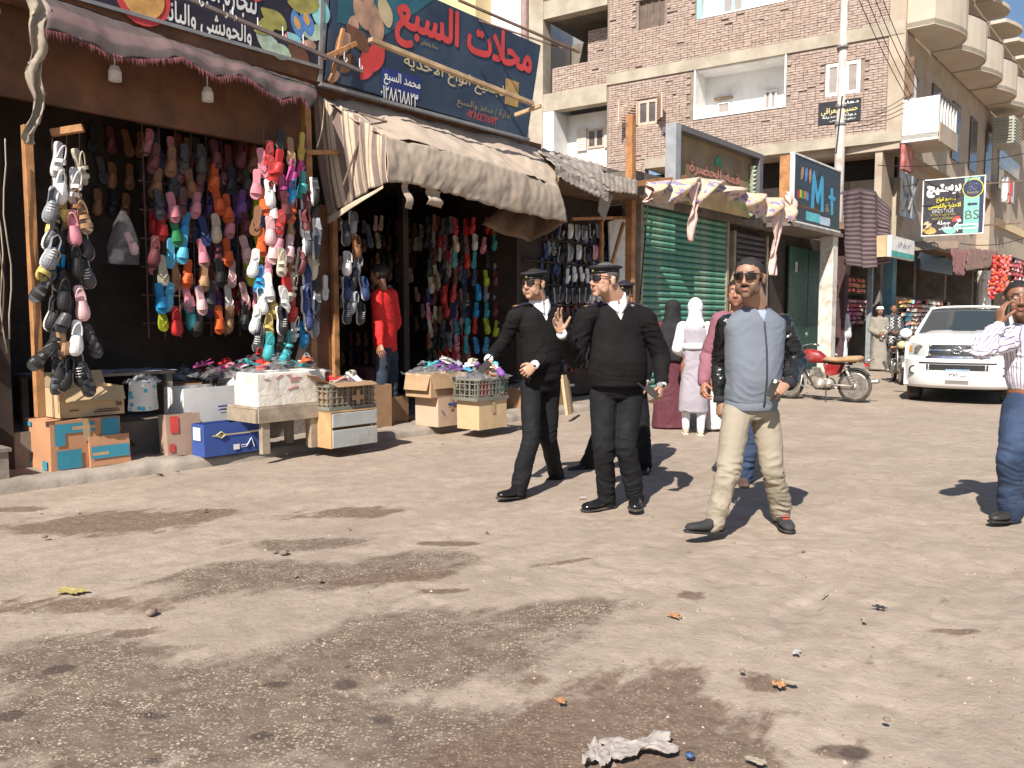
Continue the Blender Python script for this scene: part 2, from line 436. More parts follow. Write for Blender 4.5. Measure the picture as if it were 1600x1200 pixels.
def brick_rows(k0, k1, z0, z1, x=0.0, hol=True):
    out = []; zc = z0+.04; r = 0
    while zc < z1-.03:
        k = k0; first = r % 2
        while k < k1-.05:
            L = .108 if first else (.232 if random.random() > .18 else .108); first = 0
            if k+L > k1+.01: L = .108
            kc = k+L/2
            if k+L <= k1+.02 and k >= k0-.01 and (not hol or not (in_hole(kc-L/2, zc) or in_hole(kc+L/2, zc))) and random.random() > .012:
                out.append((x+random.uniform(-.009, .008), kc, zc+random.uniform(-.004, .004), L, random.choice((0, 0, 1, 1, 1, 2, 3)), random.uniform(-.012, .012)))
            k += L+.014
        zc += .0735; r += 1
    return out
rows += brick_rows(0.42, KL, z_low, zB1) + brick_rows(.42, KL, zB1t, zB2)
rows += brick_rows(kr_low, KL, 3.3, z_low, hol=False)
# the ground floor wall set back under the overhang
rec = [(b[0]+1.3, *b[1:]) for b in brick_rows(1.9, 11.5, 3.6, 5.35, hol=False)]
rows_v = sorted(rows, key=lambda b: (b[1]+max(0, b[2]-zB1)*3+abs(b[2]-7)*.7))
solo, rest = rows_v[:300], rows_v[300:]
for x, k, z_, L, ci, rt in solo:
    me = bmes[(0 if L > .2 else 4)+ci][1]
    o = bpy.data.objects.new('brick', me); C.objects.link(o); o.parent = bl; o.location = (x, k, z_); o.rotation_euler = (rt, 0, 0)
m = MB()
for x, k, z_, L, ci, rt in rest:
    m.m = ci; m.box((x, k, z_), (.045, L, .058), Matrix.Rotation(rt, 3, 'X'))
tag(m.build('brickwork', brick_m, bl), kind='stuff')
# concrete bands
m = MB(); m.box2((-.03, 0, zB1), (.3, KL+.002, zB1t)); m.build('concrete_beam', beamc, bl)
m = MB(); m.box2((-.03, 0, zB2), (.3, KL+.002, zB2t)); m.build('concrete_beam', beamc, bl)
m = MB(); m.box2((-.05, -.02, zS0), (1.75, kr_low-.005, zS0t)); m.build('floor_slab', beamc, bl)
m = MB(); m.box2((-.012, -.03, zS0t+.002), (.3, .40, ZT)); m.build('corner_pillar', tan, bl)
# recessed ground floor
gf = MB(); gf.box2((1.32, 1.6, 0), (1.7, 12.4, zS0-.8)); gf.build('ground_floor_wall', mortar, bl)
gf = MB()
for x, k, z_, L, ci, rt in rec: gf.m = ci; gf.box((x, k, z_), (.045, L, .058))
tag(gf.build('brickwork', brick_m, bl), kind='stuff')
gf = MB(); gf.box2((1.30, 0.3, zS0-.8), (1.72, 12.4, zS0-.002)); gf.build('shadow_strip', dark, bl)  # near-black strip painted in for the shadow beneath the overhang
gf = MB(); gf.box2((1.24, 0.1, 3.3), (1.68, 1.6, zS0-.82)); gf.build('corner_pier', beamc, bl)
# loggias with white inner walls
def loggia(name, depth, back, wins, lintel=True):
    a, b, c, d = op[name]
    o = MB(); th = .14
    o.box2((depth, a-.3, c-.2), (depth+.1, b+.3, d+.3)); base = o.build('loggia_wall', back, bl)
    e = MB(); e.box2((-.012, a, c), (depth, a+.05, d)); e.box2((-.012, b-.05, c), (depth, b, d)); e.box2((-.012, a+.051, c), (depth, b-.051, c+.05)); e.box2((.05, a+.051, d-.05), (depth, b-.051, d))
    e.build('loggia_reveal', white_pl, bl)
    return base
loggia('loggia', .95, white_pl, None); loggia('loggia_top', .7, white_pl, None)
def window(parent, x, k0, k1, z0, z1, frame, glass, shutters=None, mull=1, sash=.05):
    w_ = MB(); fw_ = sash
    w_.box2((x-.03, k0, z0), (x+.03, k0+fw_, z1)); w_.box2((x-.03, k1-fw_, z0), (x+.03, k1, z1))
    w_.box2((x-.03, k0+fw_+.001, z1-fw_), (x+.03, k1-fw_-.001, z1)); w_.box2((x-.03, k0+fw_+.001, z0), (x+.03, k1-fw_-.001, z0+fw_))
    for i in range(mull):
        kc = k0+(k1-k0)*(i+1)/(mull+1); w_.box2((x-.025, kc-.045, z0+fw_+.001), (x+.028, kc+.045, z1-fw_-.001))
    wo = w_.build('window', frame, parent)
    for i in range(mull+1):
        a = k0+(k1-k0)*i/(mull+1)+.045; b = k0+(k1-k0)*(i+1)/(mull+1)-.045
        g = MB(); g.box2((x-.004, a, z0+fw_), (x+.004, b, z1-fw_)); g.build('pane', glass, wo)
    return wo
glassd = pm('dim_glass', (.10, .085, .08), .15, .3, 3, .05, 10)
curt = pm('grey_curtain', (.30, .26, .24), .8, .15, 5)
bluep = pm('blue_paint', (.30, .62, .74), .5, .1, 5)
a, b, c, d = op['loggia']
k0, k1 = Fk(1218, 140)[0]+.35, Fk(1190, 140)[0]+.2
window(bl, .93, k0, k1, zz(1205, 160)-.02, zz(1205, 130)+.05, whitep, curt, mull=1, sash=.06)
k0, k1 = Fk(1134, 140)[0]+.2, Fk(1118, 140)[0]+.25
window(bl, .93, k0, k1, zz(1125, 166), zz(1125, 149), whitep, curt, mull=0, sash=.03)
e = MB(); e.box2((.80, k0-.1, zz(1125, 149)+.1), (.95, k1+.1, zz(1125, 149)+.16)); e.build('ledge', woodd, bl)
a, b, c, d = op['loggia_top']
k0, k1 = Fk(1158, 10)[0]+.15, Fk(1125, 10)[0]+.15
window(bl, .68, k0, k1, zz(1140, 22), zz(1140, -40), bluep, curt, mull=1, sash=.07)
e = MB(); e.box2((-.02, b-.14, c), (.02, b, d)); e.build('trim_board', bluep, bl)
a, b, c, d = op['window_small']; e = MB(); e.box2((.12, a, c), (.16, b, d)); ws = e.build('window', pm('brown_board', (.13, .095, .08), .7, .2, 5), bl)
for q in range(1, 4):
    e = MB(); kk = a+(b-a)*q/4; e.box2((.09, kk-.02, c), (.118, kk+.02, d)); e.build('sash_bar', woodd, ws)
a, b, c, d = op['window_b']; wb = window(bl, .05, a, b, c, d, pm('beige_paint', (.55, .42, .33), .6, .1), glassd, mull=1, sash=.08)
for (hk, sg) in ((b, 1), (a, -1)):
    e = MB(); hx = Vector((-.02, hk, 0)); dr = Vector((-.55, sg*.42, 0))
    for i in range(9):
        zc = c+.08+(d-c-.12)*i/8.0
        e.bar(hx+Vector((0, 0, zc)), hx+dr+Vector((0, 0, zc)), .05, .02)
    for u in (0.02, .98): e.bar(hx+dr*u+Vector((0, 0, c+.02)), hx+dr*u+Vector((0, 0, d)), .05, .05, up=(1, 0, 0))
    e.build('shutter', pm('beige_paint', (0, 0, 0)), wb)
a, b, c, d = op['window_c']; wc = window(bl, .02, a, b, c, d, whitep, curt, mull=1, sash=.1)
e = MB(); e.box2((-.02, (a+b)/2-.16, c), (.06, (a+b)/2+.16, d)); e.build('shutter', whitep, wc)
# name plate on the wall
pl = thing('name_plate', 'black plaque with white and gold Arabic lettering on the brick wall behind the pole', 'sign', (0, 0, 0))
k0, z0 = Fk(1345, 190); k1, z1 = Fk(1280, 152); zt, zb = zz(1312, 158), zz(1312, 192)
pl.location = BK+FV*((k0+k1)/2)+FX*(-.06); pl.location.z = (zt+zb)/2
pl.rotation_euler = (0, 0, PHI+PI/2*-1+0)  # local x to the right as seen from the road
wd = k1-k0; hh = zt-zb
e = MB(); e.box((0, .02, 0), (wd, .04, hh)); e.build('board', pm('black_board', (.022, .022, .026), .4, .2), pl)
gold = pm('gold_letters', (.6, .5, .22), .5, .1)
lettering('دهان', .5, hh*.17, wd*.24, hh*.36, -.004, whitep, pl)
lettering('حسين العراقى', wd*.86, hh*.34, 0, hh*.06, -.004, gold, pl)
lettering('دهانات حديثة', wd*.8, hh*.15, 0, -hh*.2, -.004, whitep, pl, grow=.01)
lettering('ديكورات جبس', wd*.6, hh*.13, .1, -hh*.37, -.004, whitep, pl, grow=.01)

# left wing of the block: column, loggias
KC0, KC1 = Fk(849, 150)[0], Fk(827, 150)[0]
m = MB(); m.box2((-.04, KC0, 0), (.5, KC1, ZT)); m.build('concrete_column', beamc, bl)
zA0, zA1 = zz(895, 168), zz(895, 140); zC0, zC1 = zz(895, 20), zz(895, -8)
m = MB(); m.box2((-.02, KL+.004, zA0), (.4, KC0-.004, zA1)); m.build('concrete_beam', beamc, bl)
m = MB(); m.box2((-.02, KL+.004, zC0), (.4, KC0-.004, zC1)); m.build('concrete_beam', beamc, bl)
for q_ in (zA1-.2, zC0): m = MB(); m.box2((.402, KL+.004, q_), (4, KC0, q_+.2)); m.build('floor_slab', concd, bl)
m = MB(); m.box2((3.0, KL, zA1), (3.2, KC1, zC0)); m.build('loggia_wall', concd, bl)
kb = Fk(860, 120)[0]; zb_ = zz(905, 98)
m = MB(); m.box2((.12, KL+.004, zA1), (.28, kb, zb_)); m.build('parapet', mortar, bl)
pb = [(b[0]+.09, *b[1:]) for b in brick_rows(KL+.01, kb, zA1, zb_, hol=False)]
kq = Fk(900, 60)[0]; zq = zz(920, 32)
m = MB(); m.box2((.9, KL+.004, zA1), (1.05, kq, zq)); m.build('partition_wall', mortar, bl)
pb += [(b[0]+.88, *b[1:]) for b in brick_rows(KL+.01, kq, zA1, zq, hol=False)]
m = MB()
for x, k, z_, L, ci, rt in pb: m.m = ci; m.box((x, k, z_), (.045, L, .058))
tag(m.build('brickwork', brick_m, bl), kind='stuff')
m = MB(); m.box2((1.0, KL+.01, 3), (1.2, KC1, zA0-.001)); m.build('loggia_wall', white_pl, bl)
m = MB(); m.box2((-.01, KC0-.45, 3), (1.0, KC0-.004, zA0-.01)); m.build('loggia_reveal', white_pl, bl)
k0, k1 = Fk(932, 210)[0]+.2, Fk(905, 210)[0]+.2
wv = window(bl, .98, k0, k1, zz(915, 223), zz(915, 192), pm('beige_paint', (0, 0, 0)), glassd, mull=1, sash=.07)
for kk, sg in ((k0-.22, 1), (k1+.22, -1)):
    e = MB(); e.box((.93, kk, zz(915, 207)), (.04, .4, .8))
    for i in range(8): e.box((.905, kk, zz(915, 223)+.1+.09*i), (.02, .32, .03))
    e.build('shutter', pm('cream_shutter', (.62, .57, .50), .6, .08), wv)

# pale plastered neighbour further left on the same line, with a yellow balcony
nb = thing('plastered_house', 'white plastered house with a yellow balcony rising behind the red lettered sign', 'building', BK+FV*(KC1+.02), PHI)
m = MB(); m.box2((.4, 0, 0), (9, 3.6, 15)); m.box2((1.4, 3.62, 0), (9, 16, 15)); m.build('wall', white_pl, nb)
yel = pm('yellow_render', (.62, .50, .27), .85, .1, 1.5, .3, 20)
def Nk(px, py): k_, z_ = Fk(px, py); return k_-KC1-.02, z_
k0, z0 = Nk(758, 42); k1, _ = Nk(690, 42)
m = MB(); m.box2((-.6, k0, z0+.1), (1.39, k1, z0+.22)); m.box2((-.6, k0, z0+.222), (-.45, k1, z0+1.4)); m.box2((-.449, k0, z0+.222), (1.39, k0+.15, z0+1.4)); m.build('balcony', yel, nb)
m = MB(); m.box2((-.2, k1+.01, z0+.3), (1.39, k1+2.6, z0+.55)); m.box2((-.2, k1+.01, z0+.56), (1.39, k1+2.6, z0+2)); m.build('canopy', cream, nb)
pk = Nk(815, 40)[0]
m = MB(); m.tube([(.2, pk, 3), (.2, pk, 15)], .14, 12); m.build('drain_pipe', pm('rusty_pipe', (.34, .24, .22), .7, .2), nb)

# ---- street side of the block: rounded balconies one after another
bf = thing('balcony_front', 'cream street front of the corner block with rounded balconies one beyond another', 'building', (0, 0, 0), PSI)
cs, ct = toST(BK)
bf.location = S(cs, ct)
def scallop_poly(w_, d_, n=10):         # x along the street, y towards the road (negative)
    K = [(0, .62), (.12, .72), (.26, .84), (.42, .94), (.58, 1.0), (.72, .98), (.84, .88), (.93, .74), (.98, .56)]
    return [(0, 0)]+[(w_*u, -d_*v) for u, v in K]+[(w_*.98, 0)]
def slab(m_, pts, z0, z1):
    n = len(pts); m_.add([(x, y, z0) for x, y in pts]+[(x, y, z1) for x, y in pts], [tuple(reversed(range(n))), tuple(range(n, 2*n))]+[(j, (j+1) % n, (j+1) % n+n, j+n) for j in range(n)])
def scallop(s0, z0, w_, d_, ph=1.0, endwall=True):
    pts = scallop_poly(w_, d_)
    m1 = MB(); slab(m1, [(x+s0, y) for x, y in pts], z0, z0+.14)
    bo = m1.build('balcony', cream, bf)
    out = [(x+s0, y) for x, y in pts[1:-1]]
    m2 = MB()
    if endwall: out = [(s0, 0)]+out
    for a, b in zip(out, out[1:]):
        va, vb = Vector((*a, 0)), Vector((*b, 0)); n_ = Vector((va-vb).yx+(0,)) if False else Vector(((vb-va).y, -(vb-va).x, 0)).normalized()*.05
        m2.add([va+Vector((0, 0, z0-.02)), vb+Vector((0, 0, z0-.02)), vb+Vector((0, 0, z0+ph)), va+Vector((0, 0, z0+ph)),
                va-n_+Vector((0, 0, z0-.02)), vb-n_+Vector((0, 0, z0-.02)), vb-n_+Vector((0, 0, z0+ph)), va-n_+Vector((0, 0, z0+ph))],
               [(0, 1, 2, 3), (7, 6, 5, 4), (3, 2, 6, 7), (0, 4, 5, 1), (0, 3, 7, 4), (1, 5, 6, 2)])
    m2.build('parapet', cream, bo)
    m3 = MB(); m3.tube([(a[0], a[1]+.03, z0+ph+.06) for a in out], .028, 6); m3.build('rail', pm('brown_rail', (.11, .06, .05), .5, .2), bo)
z1f, z2f = zS0+3.12, zS0+6.3
m = MB(); m.box2((-.0, .05, zS0+.05), (8.6, .3, 16)); m.build('wall', tan, bf)
m = MB(); m.box2((8.61, .05, zS0+.05), (24, .3, zS0+6.4)); m.build('wall', tan, bf)
for lv, (zf, n_) in enumerate(((z1f, 7), (z2f, 3))):
    for i in range(n_): scallop(.15+i*2.75 if lv == 0 else .4+i*2.75, zf, 2.7, 1.18 if lv == 0 else 1.3, 1.05)
for i in range(3, 7):
    m1 = MB(); slab(m1, [(x+.4+i*2.75, y) for x, y in scallop_poly(2.3, .85)], z2f-.1, z2f+.03); m1.build('roof_canopy', cream, bf)
# first floor corner balcony: solid white end panel, open railing towards the street
bc = MB(); bc.box2((0.02, -.95, zS0+.0), (2.3, .04, zS0+.14)); bco = bc.build('balcony', cream, bf)
bc = MB(); bc.box2((.02, -.95, zS0-.06), (.14, .04, zS0+1.12)); bc.build('end_panel', white_pl, bco)
for i in range(6):
    bc = MB(); bc.box((.45+i*.34, -.92, zS0+.75), (.05, .05, .75)); bc.build('baluster', whitep, bco)
bc = MB(); bc.box2((.15, -.96, zS0+1.12), (2.3, -.88, zS0+1.2)); bc.build('rail', pm('brown_rail', (0, 0, 0)), bco)
bc = MB(); bc.box2((.15, -.97, zS0-.1), (2.3, -.90, zS0+.42)); bc.build('apron', tan, bco)
bc = MB(); bc.box2((.5, -.0, zS0+.2), (1.4, .045, zS0+2.1)); bc.build('door', whitep, bf)
bc = MB(); bc.box2((.1, -.25, zS0+1.2), (.16, .04, zS0+2.3)); bc.build('shutter', woodd, bf)
for i in range(1, 6):
    bc = MB(); bc.box2((.6+2.75*i, 0, z1f-2.7), (1.7+2.75*i, .045, z1f-.8)); bc.build('door', glassd, bf)
# below: first storey wall, window and red board
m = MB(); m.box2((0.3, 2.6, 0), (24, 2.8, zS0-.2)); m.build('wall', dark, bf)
m = MB(); m.box2((0.0, .04, zS0-.2), (24, 2.8, zS0+.045)); m.build('floor_slab', tan, bf)
m = MB(); m.box2((0.05, .5, 3.9), (24, .7, zS0-.2)); m.build('upper_shop_wall', tan, bf)
m = MB(); m.box2((0.02, -.1, zS0-.78), (1.0, 0.0, zS0-.1)); rb = m.build('red_board', pm('faded_red', (.38, .10, .09), .7, .3, 4, dirt=(.5, .3, .26)), bf)
m = MB(); m.box2((.06, -.06, zS0-2.1), (1.5, -.01, zS0-.86)); m.build('window', glassd, bf)
m = MB(); m.bar((.1, -.14, zS0-.9), (1.3, -.14, zS0-1.9), .05); m.bar((1.4, -.14, zS0-.9), (.5, -.14, zS0-1.9), .05); m.bar((.8, -.14, zS0-.9), (.8, -.14, zS0-2.1), .05); m.build('sign_bracket', pm('galvanised', (.35, .34, .33), .5, .2, metal=.6), bf)
# air conditioner box and its tan bay to the right
acs, acz = ST(1578, 208, 6.2)
ac = thing('air_conditioner', 'grey slatted air conditioner box sticking out below the rounded balconies', 'air conditioner', S(acs, 6.3, acz), PSI)
m = MB(); m.box((0, 0, 0), (1.5, .7, 1.0)); m.build('casing', pm('grey_green_metal', (.36, .36, .30), .6, .1), ac)
for i in range(8): m = MB(); m.box((0, -.37, -.38+i*.11), (1.4, .05, .045)); m.build('slat', pm('grey_green_metal', (0, 0, 0)), ac)
for i in range(8): m = MB(); m.box((-.77, 0, -.38+i*.11), (.05, .6, .045)); m.build('slat', pm('grey_green_metal', (0, 0, 0)), ac)

# ---------------------------------------------------------------- things described along the street
ORG = {}
def sthing(name, label, cat, s, t, z=0, group=None):
    o = thing(name, label, cat, S(s, t, z), PSI, group); ORG[o.name] = (s, t, z); return o
def sb(m, name, mats, root, smooth=False, of=None):
    """m is in (s, t, z); root is the thing it belongs to, of an optional part it hangs under"""
    a, b, c = ORG[root.name]; m.v = [(x-a, y-b, z_-c) for x, y, z_ in m.v]
    return m.build(name, mats, of or root, smooth)
def spt(px, py, t): s_, z_ = ST(px, py, t); return Vector((s_, t, z_))
ORDN = 'first second third fourth fifth sixth seventh eighth ninth tenth eleventh twelfth thirteenth fourteenth fifteenth sixteenth'.split()

brownwall = pm('brown_timber', (.17, .075, .035), .75, .3, 3, .4, 40, dirt=(.09, .04, .022), dsc=2)
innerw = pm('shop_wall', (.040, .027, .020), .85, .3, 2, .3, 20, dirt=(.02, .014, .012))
post_w = pm('orange_timber', (.42, .20, .075), .65, .3, 6, .35, 50, dirt=(.22, .1, .05), dsc=5)
pine = pm('pale_timber', (.50, .36, .21), .75, .22, 6, .35, 50, dirt=(.3, .2, .12), dsc=4)
greyw = pm('grey_timber', (.36, .29, .215), .85, .25, 7, .45, 50, dirt=(.2, .155, .115), dsc=4)
rust = pm('rusty_iron', (.16, .10, .075), .7, .3, 8, .3, 50, metal=.3)
galv = pm('galvanised', (.35, .34, .33), .5, .2, metal=.6)
plast_dk = pm('dark_plastic', (.045, .045, .042), .45, .3)
plast_gr = pm('grey_plastic', (.20, .195, .16), .55, .25, dirt=(.12, .1, .08))

# --- the two shoe shops: one low building with two openings
s1a, s1b, s2b = 2.75, 5.85, 9.75
shop = sthing('shoe_shop', 'left shoe shop with a dark open front, brown timber fascia and shoes hung all over', 'shop', 4.3, 7.8)
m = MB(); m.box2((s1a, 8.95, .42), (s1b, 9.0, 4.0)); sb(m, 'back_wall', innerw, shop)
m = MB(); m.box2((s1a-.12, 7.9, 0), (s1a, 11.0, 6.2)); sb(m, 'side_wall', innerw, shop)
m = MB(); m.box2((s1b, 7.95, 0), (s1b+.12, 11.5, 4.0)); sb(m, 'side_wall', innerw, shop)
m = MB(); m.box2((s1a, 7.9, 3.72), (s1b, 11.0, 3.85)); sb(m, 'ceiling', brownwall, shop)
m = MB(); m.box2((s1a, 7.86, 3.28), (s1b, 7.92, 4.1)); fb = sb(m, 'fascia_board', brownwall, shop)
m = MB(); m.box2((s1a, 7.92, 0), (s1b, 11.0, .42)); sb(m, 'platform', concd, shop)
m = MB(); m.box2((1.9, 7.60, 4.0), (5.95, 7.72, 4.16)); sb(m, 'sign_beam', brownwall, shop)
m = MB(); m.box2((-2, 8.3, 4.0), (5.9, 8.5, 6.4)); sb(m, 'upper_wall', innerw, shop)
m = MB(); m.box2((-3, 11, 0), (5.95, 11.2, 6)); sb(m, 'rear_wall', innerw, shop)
for s_ in (3.6, 4.5):
    m = MB(); m.lathe([(.0, 3.66), (.035, 3.66), (.055, 3.61), (.055, 3.53), (.0, 3.52)], (s_, 7.6, 0), 12); m.v = [tuple(v) for v in m.v]; m.bar((s_, 7.6, 3.66), (s_, 7.6, 3.82), .01)
    lt = sthing('light_bulb', 'white light bulb hanging under the left shop fascia, ' + ('the larger one' if s_ < 4 else 'the one nearer the right post'), 'light bulb', s_, 7.6, 3.52)
    sb(m, 'bulb', whitep, lt)
shop2 = sthing('shoe_shop', 'right shoe shop with a dark deep interior under the pale cloth awning', 'shop', 7.9, 7.8)
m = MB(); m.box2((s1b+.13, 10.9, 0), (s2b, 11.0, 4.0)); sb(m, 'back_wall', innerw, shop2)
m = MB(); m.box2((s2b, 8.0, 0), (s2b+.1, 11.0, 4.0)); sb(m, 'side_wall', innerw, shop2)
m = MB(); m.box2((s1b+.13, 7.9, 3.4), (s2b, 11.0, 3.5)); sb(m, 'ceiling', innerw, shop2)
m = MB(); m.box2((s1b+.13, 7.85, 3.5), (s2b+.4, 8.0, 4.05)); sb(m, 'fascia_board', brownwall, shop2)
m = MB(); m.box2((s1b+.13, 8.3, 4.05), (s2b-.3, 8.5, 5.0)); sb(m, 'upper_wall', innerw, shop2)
m = MB(); m.box2((s1b+.125, 8.05, .3), (6.35, 8.11, 2.75)); sb(m, 'door_leaf', brownwall, shop2)
m = MB(); m.box2((6.30, 7.98, .1), (6.37, 8.04, 2.75)); sb(m, 'door_post', post_w, shop2)
m = MB(); m.box2((8.0, 8.6, .1), (8.1, 8.7, 3.4)); sb(m, 'pillar', innerw, shop2)
m = MB(); m.box2((s1b+.13, 7.9, .1), (s2b, 11, .16)); sb(m, 'floor_board', concd, shop2)

# posts at the front
def timber(label, a, b, wd, mat_, name='timber_post', cat='post', th=None, up=(0, 0, 1)):
    a, b = Vector(a), Vector(b)
    m = MB(); base = a if a.z <= b.z else b
    m.bar(S(*a), S(*b), wd, th, up); m.v = [tuple(Vector(v)-S(*base)) for v in m.v]
    o = m.build(name, mat_, None, loc=S(*base)); bev(o, .004, 1); return tag(o, label, cat)
timber('brown timber post holding the left column of hanging shoes', spt(63, 652, 7.55), (2.83, 7.55, 3.0), .07, post_w)
timber('short horizontal wooden arm above the left column of hanging shoes', spt(80, 208, 7.5), spt(130, 200, 7.35), .06, post_w, 'wooden_bracket', 'bracket')
timber('orange timber post between the two shoe shops, behind the bright bundle of shoes', (5.66, 7.55, .1), (5.62, 7.55, 3.75), .08, post_w)
timber('short wooden crosspiece nailed to the post between the two shops', spt(478, 238, 7.45), spt(528, 238, 7.5), .05, post_w, 'wooden_bracket', 'bracket')

# --- left neighbour: steps and hanging brown tarpaulins
stp = sthing('stone_steps', 'worn stone steps at the far left edge of the pavement', 'steps', 1.9, 7.7)
for z0, z1, t0 in ((.1, .36, 7.46), (.36, .56, 7.8), (.56, .76, 8.15)):
    m = MB(); m.box2((-.5, t0, z0), (2.55-.0*z0, t0+.9, z1-.03)); st_ = sb(m, 'step', conc, stp)
    m = MB(); m.box2((-.5, t0-.02, z1-.029), (2.57, t0+.9, z1)); sb(m, 'tread', concd, stp, of=st_)
nbw = sthing('left_stall', 'dark stall front behind the stone steps at the left edge', 'stall', 1.0, 8.5)
m = MB(); m.box2((-1.5, 8.5, 0), (2.6, 8.6, 4)); sb(m, 'wall', innerw, nbw)
m = MB(); m.box2((2.1, 8.0, .7), (2.3, 8.1, 2.6)); sb(m, 'blue_post', pm('pale_blue_paint', (.32, .38, .42), .7, .2), nbw)
def cloth(fn, nu, nv, name, mats, th=.004, label=None, cat=None, parent=None, disp=.02, sc=3.0, seed=0, attr=None):
    """a hanging sheet; fn(u, v) gives world points, folds are added as real relief"""
    P = [[Vector(fn(i/nu, j/nv)) for j in range(nv+1)] for i in range(nu+1)]
    m_ = MB()
    for i in range(nu+1):
        for j in range(nv+1):
            p = P[i][j]; a = P[min(i+1, nu)][j]-P[max(i-1, 0)][j]; b = P[i][min(j+1, nv)]-P[i][max(j-1, 0)]
            n_ = a.cross(b); n_ = n_.normalized() if n_.length > 1e-9 else Vector((0, 0, 1))
            m_.v.append(tuple(p+n_*disp*(fn3(p.x+seed, p.y, p.z*.45, sc, 3)+.35*fn3(p.x+seed, p.y, p.z, sc*4, 2))))
    for i in range(nu):
        for j in range(nv):
            q = i*(nv+1)+j; m_.f.append((q, q+nv+1, q+nv+2, q+1)); m_.mi.append(0)
    base = Vector(min(m_.v, key=lambda v: v[2])) if parent is None else Vector((0, 0, 0))
    m_.v = [tuple(Vector(v)-base) for v in m_.v]
    me = m_.mesh(name, True)
    put_attr(me, 'u', [i/nu for i in range(nu+1) for j in range(nv+1)]); put_attr(me, 'v', [j/nv for i in range(nu+1) for j in range(nv+1)])
    o = link(name, me, parent, mats, loc=base); solidify(o, th)
    if label: tag(o, label, cat)
    return o
def striped(name, ca, cb, freq, along='u', fade=0, dirt=(.2, .16, .13), dw=.5, width=.5, extra=None):
    t = NT(name); x = t.attr(along).outputs['Fac']
    x = t.math('ADD', x, t.math('MULTIPLY', t.noise(2, 2), .012))
    sw = t.math('SINE', t.math('MULTIPLY', x, freq*2*PI)); f = t.ramp(sw, -.25+width-.5, .25+width-.5)
    if extra: f = t.math('MAXIMUM', f, t.ramp(t.math('SINE', t.math('MULTIPLY', x, freq*extra*2*PI)), .75, .95))
    col = t.mix(f, ca, cb)
    if fade: col = t.mix(fade, col, tuple((a+b)*.55 for a, b in zip(ca, cb)))
    col = t.mix(t.ramp(t.noise(2.6, 7, .7), .45, .72, 0, dw), col, dirt)
    col = t.mix(t.ramp(t.noise(30, 4, .7), .4, .7, 0, .18), col, dirt)
    return t.out(col, .9, None, t.bump(t.noise(260, 3), .3, .002), Specular_IOR_Level=.15)
brown_cloth = striped('brown_striped_cloth', (.085, .06, .05), (.15, .105, .085), 9, dw=.3)
def ctl(pts, u):                        # smooth path through points
    n = len(pts)-1; x = u*n; i = min(int(x), n-1); return pts[i].lerp(pts[i+1], x-i)
cloth(lambda u, v: S(.2+2.32*u+.12*math.sin(u*22), 7.75+.10*math.sin(u*37)*(v+.2), 4.6-2.6*v-.5*u*v), 50, 24, 'tarpaulin', brown_cloth, label='brown striped tarpaulin hanging at the top left corner beside the shop', cat='tarpaulin', disp=.05)
cloth(lambda u, v: S(1.1+1.3*u, 7.9+.06*math.sin(u*25), 2.25-.65*v+.25*u), 30, 12, 'tarpaulin', striped('maroon_cloth', (.10, .045, .045), (.17, .12, .11), 6), label='dark maroon rag hanging lower down at the left edge under the tarpaulin', cat='tarpaulin', disp=.08, seed=9)
pale_rag = pm('pale_rag', (.36, .31, .24), .9, .15, 5, .3, 60, dirt=(.35, .27, .2))
rag = [spt(50, -10, 7.3), spt(62, 20, 7.3), spt(60, 60, 7.3), spt(55, 100, 7.35), spt(60, 150, 7.4), spt(52, 200, 7.4), spt(45, 225, 7.45)]
cloth(lambda u, v: S(*(ctl(rag, v)+Vector(((u-.5)*(.16-.1*v)+.02*math.sin(v*19), .03*math.sin(u*9+v*14), 0)))), 8, 40, 'torn_cloth', pale_rag, label='torn pale strip of cloth dangling beside the left shop awning', cat='cloth', disp=.03, sc=6)
cloth(lambda u, v: S(1.75+.85*u, 7.35+.05*math.sin(u*12), 4.05-.32*v*(.6+.4*math.sin(u*7))), 20, 8, 'torn_cloth', pale_rag, label='crumpled cream cloth at the very top left corner', cat='cloth', disp=.05)
for i in range(7):
    m = MB(); a = Vector((2.48+random.uniform(-.1, .22), 7.4+.04*i, 0)); pts = [S(a.x+.02*math.sin(j*1.3+i), a.y, 2.9-.28*i*.2-j*.2) for j in range(9)]
    b0 = pts[-1]; m.tube([p-b0 for p in pts], .006, 5)
    o = m.build('cord', pale_rag if i % 2 else rust, None, True, loc=b0); tag(o, 'thin cord dangling left of the timber post with the hanging shoes', 'cord', 'cords by the left post')

# --- signs over the shops
def sign_frame(px_bl, px_br, py_bl, py_br, t, h, name, label, th=.08, lean=0):
    a, b = spt(px_bl, py_bl, t), spt(px_br, py_br, t); z0 = (a.z+b.z)/2
    o = sthing(name, label, 'sign', (a.x+b.x)/2, t, z0); o.rotation_euler = (lean, 0, PSI); return o, b.x-a.x, h
navy = pm('sign_navy', (.030, .048, .085), .45, .35, 1.2, .1, 30, dirt=(.05, .075, .10), dsc=1.5)
tealp = pm('sign_teal', (.03, .12, .16), .45, .4, 2)
blackp = pm('sign_black', (.028, .022, .035), .4, .3, 2)
redl = pm('red_letters', (.56, .055, .05), .5, .15); tanl = pm('tan_letters', (.50, .41, .24), .55, .15); whitel = pm('white_letters', (.72, .72, .70), .5, .08)
greenl = pm('pale_green_print', (.42, .55, .42), .5, .3, 8); olive = pm('olive_print', (.33, .30, .08), .5, .3, 8); aqua = pm('aqua_print', (.28, .60, .62), .5, .2, 8)
skin_print = pm('skin_print', (.42, .25, .17), .6, .4, 5); orange_p = pm('orange_print', (.62, .33, .10), .5, .3, 8); blue_p = pm('blue_print', (.09, .22, .5), .5, .3, 8)
